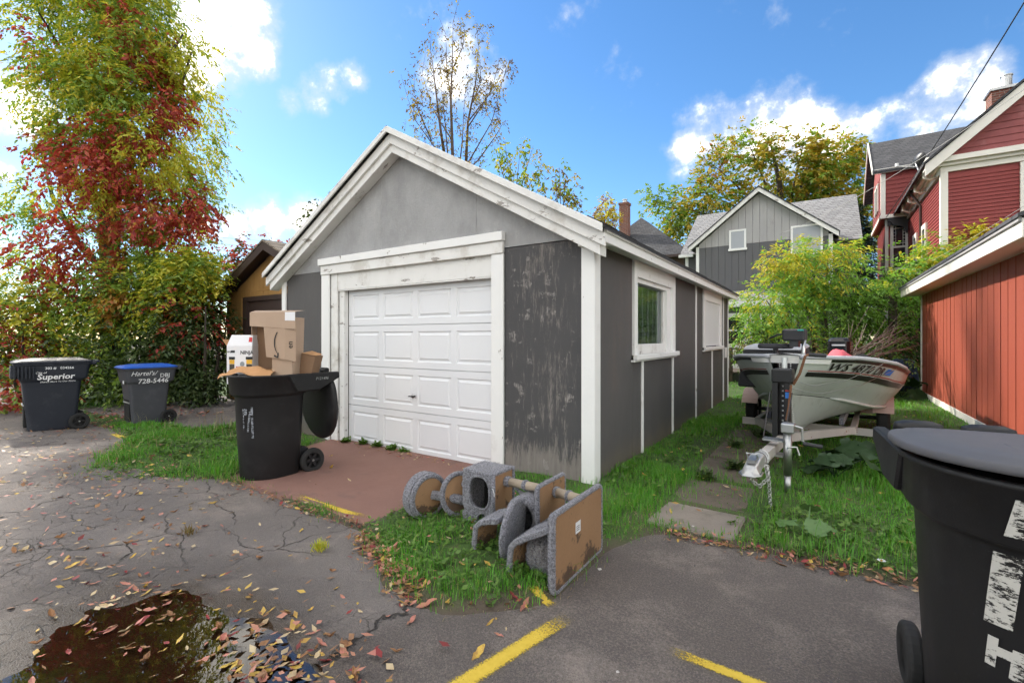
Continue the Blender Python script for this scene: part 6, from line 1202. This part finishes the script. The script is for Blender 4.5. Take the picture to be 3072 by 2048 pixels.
# golden tree behind the grey house, spruce beside it
p = at(1800,760,30); p.z = 0; YT = thing('maple_tree', 'big golden-green windblown tree behind the grey house', 'tree', tuple(p), world=True); top = at(1800,560,30)
lp = [([p, top, at(1790,420,30), at(1770,330,30)], .4, .05)]
for x, y in ((1560,490),(1500,470),(1640,380),(1700,460),(1900,380),(1960,400),(1880,330),(1980,470),(1850,310),(1590,430),(1720,330)): lp.append(([top, top.lerp(at(x, y, 30), .5)+Vector((0,0,.5)), at(x, y, 30)], .12, .02))
limbs('trunk', YT, lp, 'bark')
foliage('crown', YT, [B(1790,390,95,80,30,580,(0,0,1)),B(1720,350,40,50,30,148,(0,1)),B(1890,370,80,55,30,351,(0,0,1)),B(1930,440,75,90,30,445,(0,1)),B(1640,450,60,55,30,229,(0,1)),B(1640,400,30,40,30,94,(0,1,2)),B(1570,480,70,32,30,162,(1,1,0)),B(1520,465,40,25,30,54,1),B(1700,500,90,70,30,391,(0,1)),B(1590,540,50,50,30,121,(1,0)),B(1960,520,50,70,30,270,(0,1)),B(1850,480,100,60,30.5,297,(1,0))], ['leaf_gold','leaf_green','leaf_orange'], 9, .6, .27, .15, .3, .45, 13, .4)
p = at(1962,800,27); p.z = 0; SP = thing('spruce_tree', 'dark blue-green spruce between the grey and red houses', 'tree', tuple(p), world=True); ht = at(1962,465,27).z; limbs('trunk', SP, [([p, Vector((p.x,p.y,ht))], .2, .02)])
Pp, Oo = [], []
for i in range(420):
    f = random.random()**.7; z = ht*(1-f*.72); rr_ = (.05+f*2.3); a = random.random()*6.283; d = Vector((math.cos(a), math.sin(a), -.25))
    for q in range(5): k = random.uniform(.25,1); Pp.append((p.x+d.x*rr_*k, p.y+d.y*rr_*k, z+d.z*rr_*k)); Oo.append(tuple(d))
V, T = sprays(np.array(Pp), np.array(Oo), 10, .5, .22, .06, .15, .7); link('crown', npmesh('crown', V, T), 'needle', SP)
# big green shrub behind the boat, and the vine over the red garage
p = at(1890,850,13); p.z = 0; SH = thing('ash_shrub', 'large bright green shrub with yellow tips behind the boat', 'shrub', tuple(p), world=True); lp = []
for x, y in ((1760,690),(1830,620),(1900,600),(1980,620),(2040,700),(1800,780),(1720,760)): lp.append(([p+Vector((random.uniform(-.3,.3),0,0)), p.lerp(at(x, y, 13), .5)+Vector((0,0,.3)), at(x, y, 13)], .06, .012))
limbs('stem', SH, lp)
foliage('foliage', SH, [B(1845,630,75,50,12.6,360,(0,0,1)),B(1945,650,80,55,13,420,(0,0,3)),B(1775,705,62,65,12.6,340,(0,0,1)),B(1890,720,120,70,13,600,(0,0,0,3)),B(2030,715,50,55,13.2,300,(0,0,3)),B(1990,785,90,42,13.2,300,(0,3)),B(1738,770,28,44,12.6,90,(0,3)),B(1790,590,34,16,12.4,80,(2,1)),B(1880,580,45,20,12.6,90,(0,1,2)),B(1935,580,30,18,12.7,60,(1,0)),B(2070,800,34,50,13.4,140,3)], ['shrub_green','leaf_lime','shrub_yellow','leaf_dark'], 11, .34, .125, .042, .5, .22, 15, .4)
p = at(2200,820,14.5); p.z = 0; VG = thing('climbing_shrub', 'leafy yellowing climber above the red garage roof', 'shrub', tuple(p), world=True); limbs('stem', VG, [([p, at(2170,650,14), at(2240,560,13.4), at(2300,500,13)], .05, .008), ([p, at(2130,640,14), at(2090,600,14)], .05, .01)])
foliage('foliage', VG, [B(2130,620,50,32,13.4,250,(0,0,1)),B(2190,592,45,26,13.2,230,(0,1,2)),B(2235,560,32,20,13,110,(1,2,0)),B(2280,520,18,14,12.9,40,(2,1)),B(2150,560,16,16,13.1,30,(0,1)),B(2100,670,45,34,13.4,210,(0,3)),B(2060,650,34,26,13.6,120,(0,1))], ['shrub_green','leaf_lime','shrub_yellow','leaf_dark'], 9, .30, .12, .055, .4, .2, 13, .4)
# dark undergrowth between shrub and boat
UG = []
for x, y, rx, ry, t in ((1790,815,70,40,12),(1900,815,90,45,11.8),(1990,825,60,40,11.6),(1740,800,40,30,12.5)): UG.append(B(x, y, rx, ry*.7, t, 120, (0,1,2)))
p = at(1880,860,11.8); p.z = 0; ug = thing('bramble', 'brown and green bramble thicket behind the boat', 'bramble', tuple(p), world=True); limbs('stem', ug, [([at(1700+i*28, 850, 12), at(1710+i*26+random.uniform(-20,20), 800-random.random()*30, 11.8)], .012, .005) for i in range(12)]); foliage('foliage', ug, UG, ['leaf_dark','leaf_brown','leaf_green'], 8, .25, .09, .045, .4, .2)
BP = thing('brush_pile', 'heap of bare grey cut branches behind the boat stern', 'branches', tuple(at(2000,860,9.6)*1), world=True)
for i in range(22):
    a = at(1930+random.uniform(-60,60), 830+random.uniform(-15,20), 9.5+random.uniform(-.3,.5)); b_ = at(2030+random.uniform(-110,90), 770+random.uniform(-35,40), 9.8+random.uniform(-.6,.6)); m_ = a.lerp(b_, .5)+Vector((random.uniform(-.1,.1),)*3); a.z = max(a.z, .05)
    obj('branch', MB().tube([a, m_, b_], [.016,.011,.004], 5).tube([m_, b_+Vector((random.uniform(-.3,.3),0,random.uniform(.0,.3)))], [.008,.003], 4), 'bark_grey', BP, smooth=True)
tag(obj('timber_post', MB().box((3.42,11.9,0), (3.60,12.08,2.6)), 'bark_grey', bevel=.01), 'brown timber post beside the far corner of the red garage', 'post')
bc = MB(); rr_ = []
for z, s_ in ((.12,.30),(.3,.31),(.62,.27),(.86,.24),(.92,.14)): rr_.append([(3.62+q[0]*s_/.3+.02*math.sin(9*q[1]+z*7), 11.15+q[1]*s_/.3+.02*math.sin(11*q[0]+z*9), z) for q in [(c_[0], c_[1]) for c_ in rrect(.30,.28,.1,0,4)]])
paint('navy_cloth', (.02,.035,.075), .85, .3, 6, bump=.6, bscale=12); tag(obj('covered_grill', bc.loft(rr_), 'navy_cloth', smooth=True), 'dark blue covered shape at the far corner of the red garage', 'cover')
# white car glimpsed through the hedge
CR = thing('parked_car', 'white parked car glimpsed behind the hedge at the left edge', 'car', tuple(at(30,842,17.5)*1), R(5)); CR.location.z = 0
paint('car_white', (.75,.76,.78), .25, .03)
prof = [(-2.2,.35),(-2.2,.8),(-1.9,.95),(-1.2,1.0),(-.7,1.42),(.7,1.45),(1.4,1.02),(2.15,.9),(2.2,.35)]
obj('body', MB().loft([[(x,-.85*k,z) for x, z in prof] if k else None for k in (1,)]+[[(x,.85,z) for x, z in prof]]), 'car_white', CR, bevel=.04, fix=True)
obj('window', MB().poly([(-1.0,-.86,1.04),(-.62,-.86,1.36),(.62,-.86,1.38),(1.15,-.86,1.05)], (0,-.01,0)), 'glass_dark', CR, fix=True)
for x in (-1.4,1.4):
    w = obj('wheel', MB().lathe([(.2,-.1),(.33,-.1),(.33,.1),(.2,.1),(.2,-.1)], 20, (x,-.8,.33), 'y'), 'rubber', CR); obj('rim', MB().lathe([(0,-.08),(.2,-.08),(.2,.08),(0,.08)], 14, (x,-.8,.33), 'y'), 'steel', w)

# ---------------------------------------------------------------- grass
def blades(x0, x1, y0, y1, dens, h, w, slabs=True, lean=.35, clear=None, dmin=.0, dmax=99):
    n = int((x1-x0)*(y1-y0)*dens); X = RNG.uniform(x0, x1, n); Y = RNG.uniform(y0, y1, n); d = lawn_sd(X, Y, slabs)+RNG.normal(0,.035,n)
    cov = fbm(X, Y, 1.6, 4, 13); ok = (d > dmin) & (d < dmax) & (RNG.random(n) < np.clip(.62+cov*1.4, .10, 1)*np.clip(.35+d*4, .3, 1)) & ~((X > GX0) & (X < .02) & (Y > .0) & (Y < 8)) & ~((X > 3.95) & (Y > 3))
    if clear is not None: ok &= ~clear(X, Y)
    X, Y = X[ok], Y[ok]; n = len(X); Z = surf_z(X, Y)-.01; hh = h*np.clip(.75+fbm(X, Y, 1.7, 2, 17)*.8, .3, 1.6)*RNG.uniform(.55,1.25,n); a = RNG.uniform(0, 6.283, n); ll = hh*RNG.uniform(.1, 1, n)*lean*1.6
    dx, dy = np.cos(a), np.sin(a); sx, sy = -dy*w/2, dx*w/2; V = np.empty((n,5,3)); V[:,0] = np.stack([X-sx, Y-sy, Z], 1); V[:,1] = np.stack([X+sx, Y+sy, Z], 1)
    mx_, my_ = X+dx*ll*.35, Y+dy*ll*.35; V[:,2] = np.stack([mx_+sx*.8, my_+sy*.8, Z+hh*.6], 1); V[:,3] = np.stack([mx_-sx*.8, my_-sy*.8, Z+hh*.6], 1); V[:,4] = np.stack([X+dx*ll, Y+dy*ll, Z+hh*(1-.25*ll/np.maximum(hh,.01))], 1)
    b_ = (np.arange(n)*5)[:, None]; T = np.concatenate([b_+np.array([[0,1,2]]), b_+np.array([[0,2,3]]), b_+np.array([[3,2,4]])], 1).reshape(-1,3); return V.reshape(-1,3), T
Vs, Ts, o_ = [], [], 0
for a in ((-1.7,1.0,-2.5,.1,4600,.085,.0045), (.0,4,-.9,1.6,3400,.12,.005), (.0,4,1.6,5,1900,.10,.0065), (0,4,5,12,600,.08,.008), (-8.6,-3.2,-2.85,.0,2200,.085,.006), (-14,-6,-1.6,1.6,220,.10,.010), (-6,4,8,17,170,.09,.012), (-3.4,-1,-2.05,-1.65,3000,.05,.004), (3.9,8,-.8,3,400,.1,.006), (.55,1.6,.1,9,1100,.07,.005,False), (-1.6,.9,-2.45,.0,300,.16,.005,True,1.0), (.9,4,-.85,2,260,.20,.005,True,1.0), (-7.5,-3.4,-2.7,-.1,160,.17,.006,True,1.0)):
    V, T = blades(*a); Vs.append(V); Ts.append(T+o_); o_ += len(V)
tag(link('lawn_grass', npmesh('lawn_grass', np.vstack(Vs), np.vstack(Ts)), 'grass_blade'), 'green lawn grass round the garages', 'grass', kind='stuff')
Vs, Ts, o_ = [], [], 0
for a in ((-1.5,.9,-2.5,-.2,70,.10,.003), (1.2,4,-.8,2,60,.12,.003), (-8,-4,-2.6,0,60,.22,.004), (-9,-5,-.9,.3,60,.45,.006)):
    V, T = blades(*a, lean=.8); Vs.append(V); Ts.append(T+o_); o_ += len(V)
for a in ((-1.7,1.0,-2.5,-.3,1500,.05,.004), (.6,4,-.9,.2,1500,.05,.004), (-7,-3.2,-2.9,-1.2,900,.06,.005)):
    V, T = blades(*a, lean=1.2, dmin=-.05, dmax=.16); Vs.append(V); Ts.append(T+o_); o_ += len(V)
tag(link('dry_grass', npmesh('dry_grass', np.vstack(Vs), np.vstack(Ts)), 'grass_dry'), 'dry straw-coloured grass stalks in the lawn', 'grass', kind='stuff')
def weeds(cl):
    P, D, Nn, Ls, Ws = [], [], [], [], []
    for x0, x1, y0, y1, cnt, s in cl:
        for _ in range(cnt):
            x, y = random.uniform(x0, x1), random.uniform(y0, y1)
            if float(lawn_sd(np.array([x]), np.array([y]), False)[0]) < .02: continue
            z = surf1(x, y); k = random.randint(4, 7)
            for q in range(k):
                a = random.random()*6.283; P.append((x, y, z+random.uniform(.005,.05))); D.append((math.cos(a), math.sin(a), random.uniform(.1,.7))); Nn.append((random.gauss(0,.3), random.gauss(0,.3), 1)); ss_ = s*random.uniform(.6,1.3); Ls.append(ss_); Ws.append(ss_*.62)
    return leaves(np.array(P), rnorm(np.array(D)), rnorm(np.array(Nn)), np.array(Ls), np.array(Ws))
V, T = weeds([(-1.1,.6,-2.3,-.9,460,.038),(-4.2,-1.1,-.05,.1,0,.05),(1.5,2.6,-.75,.3,240,.038),(1.2,3.8,-.4,3,160,.045),(-5.5,-3.4,-2.6,-.5,330,.045),(.05,.7,.0,5,200,.05),(-7.5,-5,-1.8,0,170,.07)])
tag(link('broadleaf_weeds', npmesh('broadleaf_weeds', V, T), 'weed_leaf'), 'clover and broadleaf weeds in the grass', 'weeds', kind='stuff')
def clump(name, lab, x, y, n, L_, m, up=.5, grp=None, W_=.6):
    z = surf1(x, y); t = thing(name, lab, 'plant', (x, y, z), world=True, group=grp); P = RNG.normal(0,L_*.35,(n,3)); P[:,2] = np.abs(P[:,2])*1.0; a = RNG.uniform(0,6.283,n); D = np.stack([np.cos(a), np.sin(a), RNG.uniform(up*.4, up*1.6, n)], 1)
    V, T = leaves(P+np.array([x,y,z]), rnorm(D), rnorm(np.array([0,0,1.])+RNG.normal(0,.35,(n,3))), L_*RNG.uniform(.6,1.3,n), L_*W_*RNG.uniform(.6,1.2,n)); link('foliage', npmesh('foliage', V, T), m, t); return t
for i, x in enumerate((-3.85,-3.55,-3.25,-2.95,-2.72)): clump('weed_clump', ('leafy green weed clump at the left foot of the garage door', 'second weed clump along the foot of the garage door', 'middle weed clump along the foot of the garage door', 'fourth weed clump along the foot of the garage door', 'small weed clump farthest right along the foot of the garage door')[i], x, random.uniform(-.06,.06), 70 if i < 4 else 35, .07, 'weed_leaf', .6, 'weeds at the garage door')
clump('weed_tuft', 'yellowing weed tuft growing from a crack in the asphalt', -1.02, -2.33, 130, .055, 'leaf_lime', 2.2, None, .14); clump('weed_tuft', 'thin upright weed in the asphalt left of the tuft', -2.05, -2.72, 50, .06, 'leaf_brown', 2.5, None, .14)
for i, (x, y) in enumerate(((1.1,1.3),(.95,2.4),(1.15,3.3),(.9,.75))): clump('weed_clump', ('dark weed between the paving slabs nearest the coupler', 'dark weed on the paving slabs beside the trailer tongue', 'dark weed on the paving slabs below the boat bow', 'low weed beside the second paving slab')[i], x, y, 60, .09, 'leaf_dark', .7, 'weeds between the paving slabs')
def burdock(lab, x, y, n, s, m, seed):
    rr_ = random.Random(seed); z = surf1(x, y); t = thing('burdock_plant', lab, 'plant', (x, y, z), world=True, group='burdock plants')
    for k in range(n):
        a = k*6.283/n+rr_.uniform(-.3,.3); r_ = rr_.uniform(.15,.5)*s*1.2; h_ = rr_.uniform(.12,.42)*s*1.3; c = Vector((x+math.cos(a)*r_, y+math.sin(a)*r_, z+h_)); d = Vector((math.cos(a), math.sin(a), -rr_.uniform(.25,1.0))).normalized(); sd_ = Vector((-d.y, d.x, 0)).normalized(); up = sd_.cross(d); L_ = s*rr_.uniform(.7,1.15)*.5; V = []
        nu, nv = 9, 6
        for i in range(nu):
            u = i/(nu-1); w = L_*.52*(math.sin(math.pi*min(1, u*.86+.14))**.6)*(1+.16*math.sin(u*24+k)) if u < 1 else .0
            for j in range(nv+1):
                v = j/nv*2-1; V.append(tuple(c+d*L_*(u-.15-.12*(abs(v) if u < .2 else 0))+sd_*w*v+up*(-.10*L_*u*u+.05*L_*abs(v)+.07*L_*math.sin(v*8+u*9))))
        lf = obj('leaf', MB().add(V, [(i*(nv+1)+j, i*(nv+1)+j+1, (i+1)*(nv+1)+j+1, (i+1)*(nv+1)+j) for i in range(nu-1) for j in range(nv)]), m, t, smooth=True)
        obj('leaf_stalk', MB().tube([(x,y,z), tuple(Vector((x,y,z)).lerp(c, .6)+Vector((0,0,.05*s))), tuple(c)], [.008*s+.003,.006,.004], 5), m, lf)
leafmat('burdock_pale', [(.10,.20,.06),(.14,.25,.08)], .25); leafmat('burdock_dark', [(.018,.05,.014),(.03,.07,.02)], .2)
burdock('pale burdock with broad ruffled leaves at the asphalt edge', 1.80, -.26, 4, .34, 'burdock_pale', 4)
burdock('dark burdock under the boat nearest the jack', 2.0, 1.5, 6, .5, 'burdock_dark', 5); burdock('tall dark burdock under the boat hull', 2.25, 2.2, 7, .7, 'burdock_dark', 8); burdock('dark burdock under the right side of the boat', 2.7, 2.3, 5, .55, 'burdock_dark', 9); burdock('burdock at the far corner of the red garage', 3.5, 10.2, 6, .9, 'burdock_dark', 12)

# ---------------------------------------------------------------- fallen leaves, grit, small litter
def fleaf(name, col, dark):
    t = NT(name); c = t.mix(t.ss(t.noise(3.5, 5, .7), .38, .66), col, dark); o_ = t.n('ShaderNodeObjectInfo'); c = t.mix(.45, c, t.mix(o_.outputs['Random'], (.55,.50,.45), (1.25,1.2,1.1)), 'MULTIPLY'); t.pbr(c, .6, 0); M[name] = t.m
LC = {'yellow': ((.58,.40,.07),(.36,.21,.05)), 'cream': ((.58,.48,.30),(.40,.28,.15)), 'pink': ((.52,.20,.16),(.40,.20,.12)), 'red': ((.28,.035,.035),(.15,.025,.02)), 'tan': ((.36,.19,.085),(.18,.085,.04))}
for k, (a, b_) in LC.items(): fleaf('fallen_'+k, a, b_)
def leafmesh(kind):
    """small curled leaf, unit length along x"""
    nu, nv = 7, 2; V = []; wd = {'lance': .30, 'oval': .46, 'curl': .40}[kind]; cu = {'lance': .10, 'oval': .06, 'curl': .32}[kind]
    for i in range(nu):
        u = i/(nu-1); w = wd*.5*math.sin(math.pi*min(.995, u*.94+.04))**.75*(1+.2*math.sin(u*21))
        for j in (-1, 0, 1): V.append((u-.5, w*j, .02+cu*(u-.5)**2*1.6+(.10 if kind != 'curl' else .22)*abs(j)*w*2+.02*math.sin(u*9)))
    F = [(i*3+j, i*3+j+3, i*3+j+4, i*3+j+1) for i in range(nu-1) for j in (0, 1)]; return V, F
LM = {}
for kd in ('lance','oval','curl'):
    for c in LC:
        V, F = leafmesh(kd); me = bpy.data.meshes.new('fallen_leaf'); me.from_pydata(V, [], F); me.materials.append(M['fallen_'+c]); LM[kd, c] = me
CN = {'yellow': 'yellow', 'cream': 'pale cream', 'pink': 'pink', 'red': 'dark red', 'tan': 'curled tan'}
def drop(x, y, where, c=None, s=None):
    c = c or random.choices(list(LC), (20,14,20,12,34))[0]; kd = 'curl' if c == 'tan' and random.random() < .7 else random.choice(('lance','lance','oval','curl') if c != 'red' else ('oval','lance'))
    o = bpy.data.objects.new('fallen_leaf', LM[kd, c]); C.objects.link(o); s = s or random.choice((random.uniform(.025,.055), random.uniform(.04,.09))); z = surf1(x, y)
    o.location = (x, y, z+.003); o.scale = (s, s*random.uniform(.55,1.15), s*random.uniform(.6,2.2)); o.rotation_euler = (random.gauss(0,.25), random.gauss(0,.22), random.uniform(0,6.283)); tag(o, CN[c]+' fallen leaf '+where, 'leaf', 'fallen leaves'); return o
def onZ(x, y):
    r_ = fw+rt*((x*KP-1536)/1393)+Vector((0,0,(1012-y*KP)/1393)); k = -1.47/r_.z; return 1.877+r_.x*k, -4.275+r_.y*k
cnt = 0
def scatter(n, f, where):
    for _ in range(n):
        x, y = f(); drop(x, y, where)
rg = random.gauss; ru = random.uniform
scatter(72, lambda: (rg(-.95,.48), rg(-3.36,.22)), 'on the wet asphalt and puddle')
scatter(56, lambda: (ru(-2.8,-1.0), rg(-3.25,.25)), 'left of the puddle')
scatter(32, lambda: (rg(-.12,.22), rg(-3.03,.12)), 'in the drift at the right end of the puddle')
scatter(30, lambda: (ru(-3.2,.2), ru(-3.1,-2.2)), 'on the cracked asphalt beyond the puddle')
scatter(36, lambda: (lambda k: (-.95+k*.95+rg(0,.05), -2.02-k*.42+rg(0,.05)))(ru(0,1)), 'along the grass edge by the cat tree')
scatter(14, lambda: (ru(.1,.6), ru(-2.4,-2.1)), 'at the corner of the grass by the cat tree')
scatter(18, lambda: (ru(-3.2,-1.2), rg(-1.86,.05)), 'in the grass strip beside the red apron')
scatter(14, lambda: (ru(-3.6,-1.3), ru(-1.5,-.1)), 'on the red apron')
scatter(22, lambda: (lambda k: (.95+k*1.4, -.74+rg(0,.05)))(ru(0,1)), 'along the lawn edge near the right cart')
for x, y, c, s in ((945,1428,'pink',.09),(1205,1392,'pink',.12),(1180,1378,'red',.10),(1098,1500,'yellow',.10),(980,1390,'pink',.13),(905,1280,'pink',.14),(910,1497,'tan',.06),(1125,1430,'yellow',.06)): X, Y = onZ(x, y); drop(X, Y, 'lying singly on the asphalt in the foreground', c, s)
# the rest of the litter
def litter(cl):
    P, D, Nn, Ls, Ws, Mi = [], [], [], [], [], []
    for cnt_, f, s0, s1, wts in cl:
        for _ in range(cnt_):
            x, y = f()
            if -5.45 < x < .03 and 0 < y < 8: continue
            a = ru(0,6.283); P.append((x, y)); D.append((math.cos(a), math.sin(a), rg(.1,.25))); Nn.append((rg(0,.3), rg(0,.3), 1)); s = ru(s0, s1); Ls.append(s); Ws.append(s*ru(.3,.6)); Mi.append(random.choices(range(5), wts)[0])
    P = np.array(P); Z = surf_z(P[:,0], P[:,1])+.012+RNG.random(len(P))*.02; V, T = leaves(np.column_stack([P, Z]), rnorm(np.array(D)), rnorm(np.array(Nn)), np.array(Ls), np.array(Ws)); return npmesh('leaf_litter', V, T, np.repeat(Mi, 2))
lw = (20,14,22,10,34)
me = litter([(420, lambda: (ru(-6,-.2), rg(-3.1,.45)), .03, .07, lw),(300, lambda: (ru(-9.5,-4.5), ru(-3.4,-1.4)), .04, .08, (14,12,22,14,38)),(420, lambda: (lambda k: (-1.05+k*1.05+rg(0,.05), -2.0-k*.42+rg(0,.05)))(ru(0,1)), .02, .06, (8,8,18,10,56)),(260, lambda: (ru(-3.4,-1.1), rg(-1.86,.05)), .02, .055, (8,8,18,10,56)),(180, lambda: (ru(-4,-1.3), rg(-.04,.08)), .03, .06, (20,10,20,14,36)),
  (230, lambda: (ru(.2,3.6), ru(-.6,7)), .04, .085, (52,18,4,4,22)),(330, lambda: (lambda k: (.9+k*1.6, -.76+.10*k+rg(0,.05)))(ru(0,1)), .02, .055, (14,10,10,12,54)),(160, lambda: (ru(-1,.6), ru(-2.2,-.4)), .03, .07, (26,16,12,8,38)),(420, lambda: (ru(-10.5,-8), ru(-1.6,.3)), .05, .10, (6,6,24,34,30)),(300, lambda: (ru(-6.5,-3.4), rg(-2.35,.35)), .03, .07, (14,10,22,14,40)),(200, lambda: (rg(.0,.3), rg(-3.08,.14)), .03,.07, lw)])
tag(link('leaf_litter', me, ['fallen_yellow','fallen_cream','fallen_pink','fallen_red','fallen_tan']), 'scattered autumn leaf litter along the verges', 'leaves', kind='stuff')
paint('grit', (.11,.10,.10), .9, .5, 40); paint('stone_pale', (.55,.53,.50), .85, .2, 20); paint('brick_chip', (.50,.22,.10), .9, .25, 25)
def pebble(mb, x, y, s):
    z = surf1(x, y); o = len(mb.v); rr_ = [random.uniform(.6,1.1) for _ in range(6)]
    mb.add([(x+s*rr_[0],y,z+s*.3),(x-s*rr_[1],y,z+s*.25),(x,y+s*rr_[2],z+s*.3),(x,y-s*rr_[3],z+s*.2),(x,y,z+s*.8*rr_[4]),(x,y,z-.002)], [(0,2,4),(2,1,4),(1,3,4),(3,0,4),(2,0,5),(1,2,5),(3,1,5),(0,3,5)])
gm = MB()
for _ in range(230): pebble(gm, random.gauss(1.85,.22), random.gauss(-1.75,.20), ru(.003,.009))
for _ in range(260): pebble(gm, ru(-2.5,2.2), ru(-3.3,-1.0), ru(.002,.005))
for _ in range(240): pebble(gm, rg(-1.3,.7), rg(-3.3,.3), ru(.002,.006))
tag(obj('road_grit', gm, 'grit'), 'loose dark grit on the asphalt', 'gravel', kind='stuff')
for lab, x, y, s, m in (('white pebble on the asphalt beside the paving slab', 1592, 1218, .018, 'stone_pale'), ('flat white scrap on the asphalt beside the cat tree board', 1378, 1308, .022, 'stone_pale'), ('grey pebble on the asphalt in the foreground', 1418, 1540, .012, 'stone_pale'), ('dark pebble on the asphalt below the paving slab', 1596, 1300, .014, 'grit'), ('orange brick chip at the lawn edge by the right cart', 2042, 1322, .045, 'brick_chip')):
    X, Y = onZ(x, y); mb = MB(); pebble(mb, X, Y, s); tag(obj('loose_stone', mb, m, bevel=s*.12), lab, 'stone', 'loose stones')
X, Y = onZ(2020,1316); z = surf1(X, Y); DA = thing('daisy', 'single white daisy at the lawn edge by the right cart', 'flower', (X, Y, z), world=True)
obj('stalk', MB().tube([(X,Y,z),(X+.01,Y,z+.05)], .002, 5), 'weed_leaf', DA)
for k in range(11): a = k*6.283/11; obj('petal', MB().poly([(X+.01,Y,z+.05),(X+.01+.02*math.cos(a-.2),Y+.02*math.sin(a-.2),z+.056),(X+.01+.024*math.cos(a),Y+.024*math.sin(a),z+.057),(X+.01+.02*math.cos(a+.2),Y+.02*math.sin(a+.2),z+.056)], (0,0,.001)), 'print_white', DA)
obj('flower_head', MB().lathe([(0,z+.052),(.007,z+.053),(.006,z+.060),(0,z+.062)], 8, (X+.01,Y,0)), 'fallen_yellow', DA)
for o in C.objects:
    if o.get('world'): del o['world']
